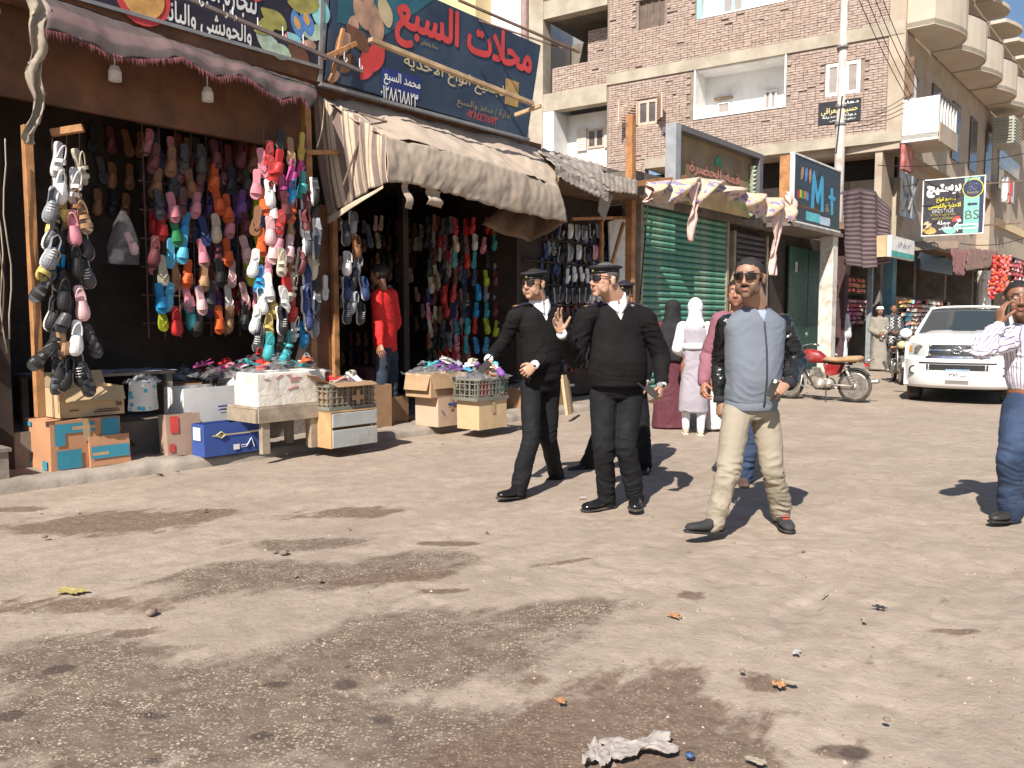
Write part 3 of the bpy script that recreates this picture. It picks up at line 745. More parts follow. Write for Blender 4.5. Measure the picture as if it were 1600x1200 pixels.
def sole_print(parent, x, z_, L, ang, mat_, y=-.045, name='printed_shoe'):
    m = MB(); pts = []
    for i in range(20):
        a = 2*PI*i/20; w_ = .22+.05*math.cos(a)-.06*math.cos(2*a+.6); pts.append((math.cos(a)*L*.5, math.sin(a)*L*w_))
    ca, sa = math.cos(ang), math.sin(ang)
    m.add([(x+p*ca-q*sa, y, z_+p*sa+q*ca) for p, q in pts], [tuple(range(20))]); return m.build(name, mat_, parent)
a, b = spt(130, 0, 7.6), spt(492, 106, 7.6)
sgl = sthing('shop_sign', 'black sign with white Arabic lettering and printed shoes above the left shop', 'sign', 3.95, 7.6, 4.17)
sgl.rotation_euler = (R(4), 0, PSI)
m = MB(); m.box2((-2.0, -.03, 0), (1.86, .03, 1.9)); m.build('panel', blackp, sgl)
m = MB(); m.box2((-2.04, -.05, -.035), (1.9, .05, -.002)); m.build('frame', galv, sgl)
m = MB(); m.box2((1.862, -.05, -.002), (1.9, .05, 1.9)); m.build('frame', galv, sgl)
def on1(px, py): s_, z_ = ST(px, py, 7.57); return s_-3.95, z_-4.17
def put_text(s, pts, root, mat_, fn, y, grow=.03, rtl=True):
    (x0, z0), (x1, z1) = fn(*pts[0]), fn(*pts[1])
    return lettering(s, abs(x1-x0), pts[2], (x0+x1)/2, (z0+z1)/2, y, mat_, root, grow=grow, rtl=rtl)
put_text('والحوبشى والباندا', ((248, 22), (392, 52), .25), sgl, whitel, on1, -.036, .018)
put_text('لتجارة الجملة', ((282, -32), (398, 12), .34), sgl, whitel, on1, -.036, .018)
x, z_ = on1(222, -6); m = MB(); m.lathe([(.0, 0), (.26, 0), (.26, .004), (0, .004)], (x, -.036, z_), 24, Matrix.Rotation(PI/2, 3, 'X')); m.build('badge', redl, sgl)
m = MB(); m.lathe([(.0, 0), (.20, 0), (.20, .004), (0, .004)], (x, -.042, z_), 24, Matrix.Rotation(PI/2, 3, 'X')); m.build('badge', orange_p, sgl)
for px, py, L, an, mm in ((425, 30, .34, -.4, olive), (412, 42, .3, .5, olive), (470, 6, .42, .2, olive), (462, 38, .30, -1.2, blue_p), (476, 34, .30, -1.2, blue_p), (461, 36, .14, -1.2, orange_p), (475, 30, .14, -1.2, orange_p), (492, 20, .30, -1.3, aqua), (501, 16, .28, -1.3, aqua), (488, 52, .3, .3, greenl), (447, 56, .12, .2, redl), (458, 62, .22, -.5, aqua), (418, 68, .34, -.55, greenl), (436, 80, .3, -.2, greenl), (480, 70, .2, 0, skin_print), (465, 84, .3, -.4, brownwall), (395, -4, .16, 0, redl)):
    x, z_ = on1(px, py); sole_print(sgl, x, z_, L, an, mm, -.036-random.uniform(.001, .006))
sg2 = sthing('shop_sign', 'large dark blue sign with big red Arabic lettering above the pale awning', 'sign', 7.7, 7.6, 4.02)
sg2.rotation_euler = (R(3), 0, PSI)
m = MB(); m.add([(-1.80, -.03, .02), (1.76, -.03, -.02), (1.98, -.03, 1.30), (-1.7, -.03, 1.36), (-1.80, .03, .02), (1.76, .03, -.02), (1.98, .03, 1.30), (-1.7, .03, 1.36)], [(0, 1, 2, 3), (7, 6, 5, 4), (0, 4, 5, 1), (1, 5, 6, 2), (2, 6, 7, 3), (3, 7, 4, 0)]); m.build('panel', navy, sg2)
m = MB(); m.box2((-1.86, -.05, -.06), (1.8, .04, -.025)); m.build('frame', galv, sg2)
m = MB(); m.bar((-1.86, 0, -.02), (-1.74, 0, 1.38), .05); m.build('frame', galv, sg2)
m = MB(); m.box2((-1.7, -.036, .05), (-.95, -.0355, .62)); 
def on2(px, py): s_, z_ = ST(px, py, 7.57); return s_-7.7, z_-4.02
m = MB(); m.add([(-1.66, -.0335, .66), (-.95, -.0335, .70), (-.2, -.0335, 1.30), (-1.60, -.0335, 1.33)], [(0, 1, 2, 3)]); m.build('teal_patch', tealp, sg2)
put_text('محلات السبع', ((612, 40), (826, 92), .66), sg2, redl, on2, -.04, .035)
put_text('لجميع انواع الاحذية', ((628, 98), (784, 146), .22), sg2, tanl, on2, -.04, .01)
put_text('محمد السبع', ((598, 122), (655, 134), .17), sg2, whitel, on2, -.04, .015)
put_text('٠١٢٨٨٦٨٨٢٣', ((594, 142), (652, 158), .15), sg2, whitel, on2, -.04, .015, rtl=False)
x0, z0 = on2(594, 120); x1, z1 = on2(656, 162)
m = MB(); m.add([(x0, -.036, z0-.13), (x1, -.036, z0-.13), (x1, -.036, z0+.12), (x0, -.036, z0+.12)], [(0, 1, 2, 3)]); m.build('blue_patch', pm('royal_print', (.02, .035, .16), .5, .2), sg2)
put_text('إدارة / سعد والسبع'.replace('إ', 'ا'), ((712, 160), (796, 182), .13), sg2, pm('dull_letters', (.22, .20, .13), .6, .2), on2, -.04, .01)
put_text('٠١٢٨٤٤٦١٥٧٢', ((728, 176), (776, 190), .10), sg2, redl, on2, -.04, .01, rtl=False)
put_text('جملة وقطاعى', ((652, 68), (680, 74), .06), sg2, pm('dull_letters', (0, 0, 0)), on2, -.04, .02)
x, z_ = on2(798, 146); m = MB(); m.add([(x-.16, -.037, z_-.17), (x+.13, -.037, z_-.17), (x+.13, -.037, z_+.17), (x-.16, -.037, z_+.17)], [(0, 1, 2, 3)]); m.build('yellow_patch', pm('mustard_print', (.42, .27, .09), .5, .3), sg2)
for px, py, L, an, mm in ((560, 20, .4, -1.1, skin_print), (548, 45, .3, 1.3, skin_print), (570, 8, .3, 1.2, skin_print), (580, 34, .5, -1.3, skin_print), (596, 18, .38, -1.2, tanl), (532, 70, .34, .9, skin_print), (555, 60, .4, -.6, brownwall), (540, 100, .3, .8, brownwall), (572, 100, .44, 1.1, redl), (586, 88, .42, 1.2, redl), (520, 120, .2, .6, skin_print)):
    x, z_ = on2(px, py); sole_print(sg2, x, z_, L, an, mm, -.037-random.uniform(.001, .004))
timber('long weathered plank fixed diagonally across the dark blue sign', spt(578, 62, 7.25), spt(832, 162, 7.2), .07, pine, 'plank', 'plank', .05)
timber('thin rusty rod slanting above the dark blue sign', spt(716, 0, 7.3), spt(906, 82, 6.6), .03, rust, 'rod', 'rod')
timber('second rusty rod slanting under the first one by the sign', spt(748, 32, 7.5), spt(880, 76, 6.7), .022, rust, 'rod', 'rod')
timber('short wooden bracket at the right end of the plank', spt(805, 180, 7.5), spt(845, 165, 7.1), .05, pine, 'wooden_bracket', 'bracket')
timber('orange stick standing between the two big shop signs', spt(517, 130, 7.45), spt(536, 45, 7.45), .04, post_w, 'wooden_bracket', 'bracket')
timber('crooked orange stick leaning between the two big shop signs', spt(508, 90, 7.4), spt(556, 68, 7.4), .05, post_w, 'wooden_bracket', 'bracket')
rl = sthing('hook_rail', 'grey rail with wire hooks across the black sign of the left shop', 'rail', *spt(290, 0, 7.4))
m = MB(); m.bar(spt(285, -6, 7.4), spt(566, 112, 7.35), .035, .035); sb(m, 'rail', pm('dull_grey', (.17, .13, .12), .6, .2), rl)
for px, py in ((312, 4), (350, 22), (364, 26), (403, 42), (442, 56), (474, 68), (538, 92), (562, 104)):
    p = spt(px, py, 7.38); m = MB(); m.tube([p+Vector((.0, 0, .09)), p, p+Vector((.02, 0, -.03)), p+Vector((.035, -.01, -.005)), p+Vector((.02, -.01, .015))], .006, 5); sb(m, 'hook', whitep, rl)

# --- awning of the left shop: mauve valance
mauve = striped('mauve_valance', (.15, .10, .10), (.085, .072, .07), 1.4, along='v', dw=.35, dirt=(.16, .10, .10))
top = [spt(62, -10, 7.6), spt(492, 135, 7.6)]
bot = [spt(*p, 7.2) for p in ((70, 48), (120, 58), (165, 84), (215, 94), (262, 93), (285, 90), (312, 108), (340, 122), (362, 118), (385, 122), (410, 140), (440, 158), (470, 150), (482, 170))]
aw = cloth(lambda u, v: S(*(ctl(top, u).lerp(ctl(bot, u), v**.9)+Vector((0, -.10*math.sin(v*PI), .02*math.sin(u*60)*v)))), 110, 16, 'awning', mauve, label='faded mauve awning with a ragged scalloped edge over the left shop', cat='awning', disp=.018)
pinkt = pm('pink_trim', (.26, .09, .10), .8, .3)
for (i0, i1) in ((0, 44), (44, 80), (80, 110)):
    m = MB()
    for i in range(i0*3, i1*3):
        u = i/330; p = ctl(bot, u); hh = random.uniform(.02, .07)
        m.add([S(p.x, p.y-.005, p.z+.01), S(p.x+.012, p.y-.005, p.z+.01), S(p.x+.008+random.uniform(-.01, .01), p.y+random.uniform(-.02, .02), p.z-hh)], [(0, 1, 2)])
    o = m.build('fringe', pinkt, aw); o.location = -aw.location; tag(o, kind='stuff')

# --- big cloth awning of the right shop
sheetm = striped('dusty_awning', (.44, .36, .285), (.37, .30, .24), 13, fade=.6, dirt=(.36, .29, .225), dw=.5)
valm = striped('dusty_valance', (.41, .34, .27), (.33, .268, .212), 26, fade=.55, dirt=(.33, .265, .2), dw=.75, width=.35)
sidem = striped('striped_flap', (.56, .46, .34), (.19, .14, .125), 7.5, dirt=(.32, .25, .2), dw=.4, width=.62, extra=3)
wt = [spt(492, 148, 7.8), spt(560, 160, 7.8), spt(680, 190, 7.8), spt(785, 216, 7.8), spt(868, 238, 7.8)]
bd = [spt(600, 214, 6.85), spt(690, 232, 6.8), spt(760, 252, 6.8), spt(820, 272, 6.8), spt(872, 292, 6.8)]
bt = [spt(x, y, 6.78) for x, y in ((602, 284), (636, 284), (660, 291), (690, 297), (720, 306), (760, 318), (800, 328), (845, 338), (886, 346))]
awb = sthing('awning', 'big dusty cream cloth awning with a striped side flap over the right shop', 'awning', 7.9, 7.3, 2.7)
def cpart(fn, nu, nv, name, mat_, disp, seed=0, sc=3):
    o = cloth(fn, nu, nv, name, mat_, disp=disp, seed=seed, sc=sc, parent=awb)
    o.matrix_parent_inverse = Matrix.LocRotScale(awb.location, awb.rotation_euler, None).inverted(); return o
cpart(lambda u, v: S(*(ctl(wt, u).lerp(ctl(bd, u), v)+Vector((0, 0, -.05*math.sin(v*PI)*(.6+.4*math.sin(u*11)))))), 90, 24, 'top_sheet', sheetm, .04, sc=2.4)
cpart(lambda u, v: S(*(ctl(bd, u).lerp(ctl(bt, u)+Vector((0, 0, -.035*abs(fn3(u*14, 3, 1, 1))-.02*abs(fn3(u*50, 3, 7, 1)))), v)+Vector((0, -.03*math.sin(v*PI)+.005*math.sin(u*50)*v, 0)))), 150, 16, 'front_valance', valm, .03, seed=4, sc=2.6)
sb_b = [spt(512, 336, 7.8), spt(548, 318, 7.45), spt(575, 298, 7.1), spt(607, 285, 6.75)]
sb_t = [spt(490, 147, 7.8), spt(528, 165, 7.5), spt(566, 188, 7.15), spt(605, 214, 6.82)]
cpart(lambda u, v: S(*(ctl(sb_t, u).lerp(ctl(sb_b, u), v)+Vector((-.03*math.sin(v*PI)+.03*math.sin(u*24)*min(1, 6*(1-u)), .02*math.sin(u*31+v*3)*min(1, 6*(1-u)), 0)))), 60, 26, 'side_flap', sidem, .012, seed=8, sc=3.5)
cpart(lambda u, v: S(*(spt(512, 338, 7.75).lerp(spt(598, 290, 6.85), u)+Vector((0, .0, -.09*v*(1-.7*u))))), 30, 5, 'hem', pm('canvas_hem', (.50, .42, .31), .9, .12), .012)
rs_t = [spt(872, 292, 6.8), spt(868, 238, 7.8)]; rs_b = [spt(888, 346, 6.78), spt(828, 378, 7.4), spt(750, 352, 7.7)]
cpart(lambda u, v: S(*(ctl(rs_t, u).lerp(ctl(rs_b, u), v)+Vector((0, .03*math.sin(u*18), 0)))), 30, 18, 'side_flap', pm('brown_lining', (.22, .15, .10), .9, .25), .04, seed=12)
for (xa, ya, xb, yb, wd) in ((634, 284, 640, 326, .09), (668, 294, 690, 300, .25)):
    p0, p1 = spt(xa, ya, 6.8), spt(xb, yb, 6.8)
    cpart(lambda u, v, p0=p0, p1=p1, wd=wd: S(*(p0.lerp(p1, v if wd < .2 else u)+Vector(((u-.5)*wd*(1 if wd < .2 else 0), .03*math.sin(v*7), (0 if wd < .2 else -.18*v))))), 6, 10, 'loose_strip', sidem if wd < .2 else sheetm, .02, seed=3, sc=6)
fr = MB(); fr.bar(S(*spt(600, 217, 6.86)), S(*spt(872, 294, 6.82)), .03); o = fr.build('frame_bar', rust, awb); o.matrix_parent_inverse = Matrix.LocRotScale(awb.location, awb.rotation_euler, None).inverted()
fr = MB(); fr.tube([S(*spt(555, 175, 7.55)), S(*spt(604, 190, 7.1)), S(*spt(570, 196, 7.2)), S(*spt(536, 290, 7.3))], .012, 6); o = fr.build('frame_bar', rust, awb); o.matrix_parent_inverse = Matrix.LocRotScale(awb.location, awb.rotation_euler, None).inverted()

# ---------------------------------------------------------------- shoes
SOLE = [(0, .016), (.03, .028), (.10, .034), (.22, .033), (.38, .030), (.52, .035), (.66, .044), (.78, .047), (.88, .043), (.95, .031), (.99, .014)]
def hw(u):
    for (a, x), (b, y) in zip(SOLE, SOLE[1:]):
        if a <= u <= b: return x+(y-x)*(u-a)/(b-a)
    return .012
def outline(L, k=1.0):
    return [(hw(u)*k+.004*u*(1-u)*4, -u*L) for u, _ in SOLE]+[(-hw(u)*k+.004*u*(1-u)*4, -u*L) for u, _ in reversed(SOLE)]
def sole_mesh(L, th=.02, k=1.0, y0=0):
    m = MB(); m.prism(outline(L, k), y0-th, y0); return m
def dome(m, L, u0, u1, h0, h1, th=.005, n=5, close=False, k=1.04, y0=-.018, na=8):
    rings = []
    for i in range(n+1):
        u = u0+(u1-u0)*i/n; w_ = hw(min(u, .985))*k; q = i/n
        h = h0+(h1-h0)*q
        if close: h *= math.sqrt(max(0, 1-max(0, (q-.45)/.6)**2.2))
        cx = .004*u*(1-u)*4
        o_ = [(cx-w_*math.cos(PI*j/na), y0-h*math.sin(PI*j/na)**.8, -u*L) for j in range(na+1)]
        i_ = [(cx-(w_-th)*math.cos(PI*j/na), y0-max(.001, h-th)*math.sin(PI*j/na)**.8, -u*L) for j in reversed(range(na+1))]
        rings.append(o_+i_)
    m.ring(rings)
def arc_strap(m, L, u, h, back, r=.0045):
    w_ = hw(u)*1.03
    m.tube([(-w_*math.cos(a), -.02-h*.35-abs(math.sin(a))*h*.5, -u*L+math.sin(a)*back) for a in np.linspace(0, PI, 9)], r, 6)
def shoe_parts(kind, L=.26):
    P = []
    if kind == 'slide':
        P.append(('sole', sole_mesh(L, .024), 0)); P.append(('footbed', sole_mesh(L, .004, .9, -.0245), 1))
        m = MB(); dome(m, L, .46, .80, .052, .040); P.append(('strap', m, 0))
    elif kind == 'clog':
        P.append(('sole', sole_mesh(L, .022), 1))
        m = MB(); dome(m, L, .44, .985, .058, .046, close=True, n=7); P.append(('upper', m, 0))
        m = MB(); arc_strap(m, L, .42, .05, .085, .006); P.append(('heel_strap', m, 0))
        m = MB(); m.prism(outline(L, .86), -.026, -.0225); P.append(('footbed', m, 0))
    elif kind == 'sandal':
        P.append(('sole', sole_mesh(L, .02), 1))
        m = MB(); dome(m, L, .70, .82, .040, .034, n=2); P.append(('strap', m, 0))
        m = MB(); dome(m, L, .48, .58, .052, .048, n=2); P.append(('strap', m, 0))
        m = MB(); arc_strap(m, L, .45, .05, .09); P.append(('heel_strap', m, 0))
        m = MB(); m.prism(outline(L, .9), -.024, -.0205); P.append(('footbed', m, 2))
    elif kind == 'flip_flop':
        P.append(('sole', sole_mesh(L, .016), 1))
        m = MB(); m.tube([(-.032, -.016, -.5*L), (-.022, -.038, -.62*L), (0, -.036, -.74*L), (0, -.014, -.82*L)], .005, 6)
        m.tube([(.036, -.016, -.5*L), (.026, -.038, -.62*L), (0.002, -.036, -.74*L), (.002, -.014, -.81*L)], .005, 6); P.append(('thong', m, 0))
    else:
        P.append(('sole', sole_mesh(L, .022, 1.05), 1))
        m = MB(); dome(m, L, .40, .985, .062, .048, close=True, n=7, th=.006)
        P.append(('upper', m, 0))
        m = MB(); rings = []
        for a in np.linspace(-1, 1, 15):       # the collar round the heel
            u = .42*abs(a)**1.0*1.0 if abs(a) > .28 else .42*.28*(abs(a)/.28)**2; u = .42*abs(a)
            sg = 1 if a > 0 else -1; w_ = hw(max(u, .03))*1.0*min(1, abs(a)*3.2)
            h = .046+.016*abs(a)
            rings.append([(sg*w_, -.02, -u*L), (sg*w_*.92, -.02-h, -u*L-.006), (sg*w_*.80, -.02-h, -u*L-.010), (sg*w_*.86, -.02, -u*L-.006)])
        m.ring(rings); P.append(('collar', m, 0))
        m = MB(); m.prism(outline(L, .88), -.026, -.0225); P.append(('insole', m, 2))
        if kind == 'sneaker':
            m = MB()
            for q in range(4):
                u = .46+q*.075; w_ = hw(u)*.6; m.tube([(-w_, -.074+q*.004, -u*L), (0, -.086+q*.005, -u*L-.002), (w_, -.074+q*.004, -u*L)], .004, 5)
            P.append(('laces', m, 1))
        else:
            pass
    return P
foam = {}
def foamc(c, rough=.5):
    k = tuple(c)
    if k not in foam: foam[k] = pm('shoe_%d' % len(foam), c, rough, .12, 20, .1, 120)
    return foam[k]
SM = {}
for kd in ('slide', 'clog', 'sandal', 'flip_flop', 'loafer', 'sneaker'):
    SM[kd] = []
    for nm, m, slot in shoe_parts(kd):
        me = m.mesh(nm, False); me.materials.append(foamc((.5, .5, .5))); SM[kd].append((nm, me, slot))
NICE = {'slide': 'slide', 'clog': 'clog', 'sandal': 'strappy sandal', 'flip_flop': 'flip-flop', 'loafer': 'slip-on shoe', 'sneaker': 'lace-up shoe'}
COL = {'black': (.018, .018, .02), 'dark grey': (.06, .06, .065), 'grey': (.25, .26, .29), 'white': (.75, .74, .72), 'cream': (.62, .54, .40), 'pink': (.70, .27, .33), 'pale pink': (.75, .48, .48),
       'red': (.55, .03, .03), 'orange': (.72, .13, .03), 'blue': (.02, .30, .62), 'sky blue': (.10, .45, .66), 'navy': (.03, .05, .15), 'brown': (.27, .12, .055), 'tan': (.42, .25, .13), 'yellow': (.66, .48, .12),
       'green': (.03, .24, .08), 'lime': (.42, .50, .03), 'purple': (.20, .08, .32), 'maroon': (.14, .035, .04), 'teal': (.05, .36, .38), 'magenta': (.60, .08, .30)}
def shoe(kind, col, label, p, yaw=0, tilt=0, roll=0, sc=1.0, sole=None, group='shoes hanging for sale', flat=False, inner=None):
    """p is (s, t, z); the shoe hangs toe down with its top to the road unless it lies flat"""
    o = thing(kind if kind != 'loafer' else 'slip_on_shoe', label, 'shoe', S(*p), PSI+yaw, group)
    o.rotation_euler = (tilt+(R(-90) if flat else 0), roll, PSI+yaw); o.scale = (sc, sc, sc)
    if flat: o.rotation_mode = 'XYZ'
    cm = foamc(COL[col]); sm = foamc(COL[sole]) if sole else (foamc(COL['white']) if kind in ('loafer', 'sneaker') else foamc(tuple(x*.8 for x in COL[col])))
    im = foamc(COL[inner] if inner else tuple(min(.8, x*.6+.05) for x in COL[col])); pm4 = foamc(COL['red'])
    for nm, me, slot in SM[kind]:
        c = bpy.data.objects.new(nm, me); C.objects.link(c); c.parent = o
        c.material_slots[0].link = 'OBJECT'; c.material_slots[0].material = (cm, sm, im, pm4)[slot]
    return o
def jit(a): return random.uniform(-a, a)
def hang(px, py, t, kind, col, label, sc=1.0, yaw=0, tilt=0, roll=None, **kw):
    s_, z_ = ST(px, py, t)
    return shoe(kind, col, label, (s_, t, z_), yaw+jit(.25), tilt+jit(.1), jit(.22) if roll is None else roll, sc, **kw)
# left column, read off the photograph: px, py (heel end), kind, colour
LC = [(88, 222, 'sandal', 'white', .15), (112, 232, 'sandal', 'cream', -.25), (82, 262, 'clog', 'white', 0), (112, 262, 'sandal', 'white', .1), (80, 292, 'sneaker', 'grey', .2), (108, 290, 'sandal', 'brown', -.2), (90, 300, 'slide', 'yellow', -.1),
      (118, 310, 'sandal', 'tan', -.2), (76, 318, 'sandal', 'yellow', .3), (110, 328, 'clog', 'pink', -.05), (78, 336, 'loafer', 'black', .25), (94, 350, 'sandal', 'black', .1), (122, 352, 'loafer', 'black', -.2), (72, 366, 'sneaker', 'grey', .3),
      (90, 372, 'slide', 'blue', .2), (110, 378, 'clog', 'black', -.1), (76, 388, 'sandal', 'yellow', .5), (90, 398, 'loafer', 'black', .1), (124, 396, 'sneaker', 'dark grey', -.2), (74, 424, 'sandal', 'black', .6), (94, 430, 'clog', 'black', 0),
      (118, 446, 'clog', 'pale pink', -.12), (84, 462, 'loafer', 'black', .2), (104, 466, 'slide', 'dark grey', .35), (80, 500, 'sandal', 'black', .1), (88, 508, 'slide', 'tan', -.18), (116, 500, 'clog', 'white', .1), (132, 506, 'sandal', 'black', -.3), (70, 532, 'sandal', 'black', .7),
      (88, 548, 'clog', 'black', .0), (118, 550, 'sneaker', 'black', -.1), (124, 566, 'sandal', 'black', -.2), (76, 560, 'sandal', 'dark grey', .1), (100, 556, 'loafer', 'black', .2)]
for i, (px, py, kd, col, rl_) in enumerate(LC):
    px = max(px, 84) if px < 84 else px
    nth = 'topmost' if i < 1 else 'near the top' if i < 10 else 'halfway up' if i < 22 else 'near the bottom'
    if (px, py) in ((118, 446), (116, 500)): nth = 'low on the right'
    hang(px+2, py, 7.42+jit(.05), kd, col, f'{col} {NICE[kd]} {nth} on the left post, {ORDN[i % 16]} of its {"upper" if i < 16 else "lower" if i < 32 else "bottom"} shoes', 1.2, roll=rl_, yaw=jit(.5), group='shoes hanging on the left post')
for px, y0, y1 in ((82, 205, 590), (104, 205, 600), (124, 205, 590)):
    a, b = spt(px, y0, 7.5), spt(px, y1, 7.5); m = MB(); m.tube([S(*b)-S(*b), S(*a)-S(*b)], .005, 5); tag(m.build('cord', rust, None, loc=S(*b)), {82: 'left', 104: 'middle', 124: 'right'}[px]+' hanging cord behind the left column of shoes', 'cord')
# panel inside the left shop
pal = ['maroon', 'orange', 'blue', 'pink', 'tan', 'red', 'pale pink', 'black', 'brown', 'lime', 'navy', 'sky blue', 'purple', 'cream', 'dark grey', 'teal', 'red', 'pink', 'black', 'maroon']
special = {(3, 0): ('slide', 'red'), (3, 1): ('slide', 'green'), (3, 2): ('slide', 'blue'), (1, 4): ('slide', 'orange'), (2, 4): ('slide', 'orange'), (2, 3): ('slide', 'pink'), (4, 2): ('slide', 'sky blue'), (4, 0): ('clog', 'maroon'), (5, 0): ('flip_flop', 'cream'), (5, 1): ('flip_flop', 'tan'),
           (6, 2): ('slide', 'pink'), (6, 1): ('clog', 'sky blue'), (7, 1): ('clog', 'red'), (6, 3): ('slide', 'pale pink'), (4, 5): ('slide', 'orange'), (2, 5): ('slide', 'orange'), (3, 5): ('slide', 'pink'), (2, 7): ('clog', 'lime'), (5, 6): ('clog', 'lime'), (5, 5): ('flip_flop', 'pale pink'), (6, 5): ('flip_flop', 'white'), (6, 6): ('flip_flop', 'pale pink'), (4, 6): ('slide', 'pale pink')}
for r_ in range(8):
    for c_ in range(8):
        px = 243+c_*22+(6 if r_ % 2 else 0)+jit(3); py = 222+r_*36+jit(5)+(4 if c_ % 2 else 0)
        kd, col = special.get((r_, c_), (random.choice(('slide', 'slide', 'flip_flop', 'clog', 'sandal')), pal[(r_*7+c_*3) % 20] if r_ > 1 else random.choice(('black', 'maroon', 'dark grey', 'brown'))))  # top two rows get dark colours that stand in for the awning's shade
        hang(px, py, 8.22+jit(.05), kd, col, f'{col} {NICE[kd]}, {ORDN[r_]} row down, {ORDN[c_]} across, on the left shop inner panel', 1.22, group='shoes on the panel inside the left shop')
a, b = spt(232, 505, 8.33), spt(410, 215, 8.33)
pn = sthing('display_panel', 'dark wire panel inside the left shop behind the rows of coloured slides', 'display panel', (a.x+b.x)/2, 8.33, a.z)
for i in range(9):
    m = MB(); x = a.x+(b.x-a.x)*i/8; m.bar((x, 8.33, a.z-.15), (x, 8.33, b.z+.25), .012); sb(m, 'wire', rust, pn)
for i in range(9):
    m = MB(); zq = a.z+(b.z+.2-a.z)*i/8; m.bar((a.x-.05, 8.345, zq), (b.x+.05, 8.345, zq), .012); sb(m, 'wire', rust, pn)
# bright bundle round the post between the shops
BC = [[('flip_flop', 'pink'), ('slide', 'pink'), ('slide', 'orange'), ('flip_flop', 'brown'), ('slide', 'orange'), ('clog', 'white'), ('sandal', 'blue'), ('loafer', 'white'), ('clog', 'white'), ('sneaker', 'dark grey'), ('clog', 'red')],
      [('sandal', 'red'), ('sandal', 'red'), ('loafer', 'white'), ('slide', 'white'), ('clog', 'pale pink'), ('slide', 'pale pink'), ('slide', 'pink'), ('slide', 'white'), ('slide', 'yellow'), ('sandal', 'yellow'), ('clog', 'teal')],
      [('flip_flop', 'black'), ('slide', 'red'), ('sandal', 'magenta'), ('slide', 'maroon'), ('sandal', 'red'), ('slide', 'pink'), ('sandal', 'cream'), ('clog', 'red'), ('sandal', 'white'), ('sneaker', 'black'), ('sandal', 'black')],
      [('flip_flop', 'tan'), ('slide', 'magenta'), ('clog', 'blue'), ('sandal', 'orange'), ('flip_flop', 'tan'), ('slide', 'pale pink'), ('sandal', 'tan'), ('sandal', 'cream'), ('slide', 'red'), ('sandal', 'white'), ('sandal', 'teal')],
      [('flip_flop', 'yellow'), ('flip_flop', 'magenta'), ('slide', 'teal'), ('loafer', 'maroon'), ('loafer', 'maroon'), ('loafer', 'dark grey'), ('loafer', 'maroon'), ('loafer', 'navy'), ('loafer', 'navy'), ('loafer', 'navy'), ('slide', 'blue')],
      [None, None, ('loafer', 'black'), ('loafer', 'black'), ('loafer', 'grey'), ('loafer', 'dark grey'), ('loafer', 'cream'), ('loafer', 'black'), ('loafer', 'black'), ('loafer', 'grey'), None]]
for c_, colm in enumerate(BC):
    for r_, it in enumerate(colm):
        if not it: continue
        kd, col = it; px = 404+c_*16.5+jit(4); py = 205+r_*30+(c_ % 2)*12+jit(4)
        if c_ == 0: py += 30
        hang(px, py, 7.34+.05*abs(c_-2)+jit(.04), kd, col, f'{col} {NICE[kd]}, {ORDN[r_]} down in the {("leftmost", "second", "third", "fourth", "fifth", "rightmost")[c_]} string of the sunlit bundle', 1.17, yaw=(c_-2.2)*.25, inner='white' if col == 'navy' else None, group='shoes in the sunlit bundle between the shops')
for px in (412, 445, 478):
    a, b = spt(px, 196, 7.45), spt(px, 540, 7.45); m = MB(); m.tube([Vector((0, 0, 0)), S(*a)-S(*b)], .006, 5); tag(m.build('cord', rust, None, loc=S(*b)), {412: 'left', 445: 'middle', 478: 'right'}[px]+' hanging cord behind the sunlit bundle of shoes', 'cord')
# small column under the awning corner
for i, (px, py, kd, col) in enumerate([(548, 330, 'loafer', 'grey'), (536, 345, 'loafer', 'dark grey'), (552, 366, 'loafer', 'brown'), (540, 392, 'loafer', 'white'), (558, 398, 'loafer', 'grey'), (552, 418, 'loafer', 'black'), (538, 432, 'loafer', 'navy'), (562, 432, 'loafer', 'navy'), (551, 454, 'loafer', 'grey'), (540, 468, 'sneaker', 'dark grey'), (558, 470, 'sneaker', 'dark grey'), (572, 350, 'flip_flop', 'black'), (507, 430, 'flip_flop', 'white')]):
    hang(px, py, 7.68+jit(.03), kd, col, f'{col} {NICE[kd]}, {ORDN[i]} down of the short string under the awning corner', 1.12, sole='tan' if col == 'brown' else None, group='shoes on the short string under the awning corner')
# right wall inside the right shop
pal2 = ['black', 'red', 'maroon', 'dark grey', 'brown', 'grey', 'pink', 'cream', 'black', 'teal', 'navy', 'white']
sp2 = {(4, 3): ('clog', 'blue'), (3, 4): ('slide', 'lime'), (5, 4): ('slide', 'teal'), (6, 4): ('clog', 'lime'), (6, 5): ('clog', 'lime'), (4, 4): ('slide', 'grey'), (5, 3): ('slide', 'blue'), (7, 3): ('sandal', 'blue'), (7, 4): ('sandal', 'sky blue'), (4, 0): ('clog', 'red'), (5, 0): ('slide', 'red'), (0, 2): ('slide', 'red'), (0, 3): ('slide', 'red'), (0, 4): ('slide', 'red'), (6, 2): ('clog', 'teal'), (4, 7): ('slide', 'grey'), (5, 7): ('slide', 'grey'), (3, 7): ('clog', 'cream'), (2, 7): ('slide', 'cream'), (4, 6): ('slide', 'grey')}
for r_ in range(8):
    for c_ in range(8):
        px = 694+c_*16+jit(3); py = 342+r_*26+jit(3)
        kd, col = sp2.get((r_, c_), (random.choice(('slide', 'sandal', 'clog', 'flip_flop')), random.choice(pal2)))
        hang(px, py, 8.75-.06*c_+jit(.05), kd, col, f'{col} {NICE[kd]}, {ORDN[r_]} row down, {ORDN[c_]} across, on the right shop inner wall', 1.02, group='shoes on the inner wall of the right shop')
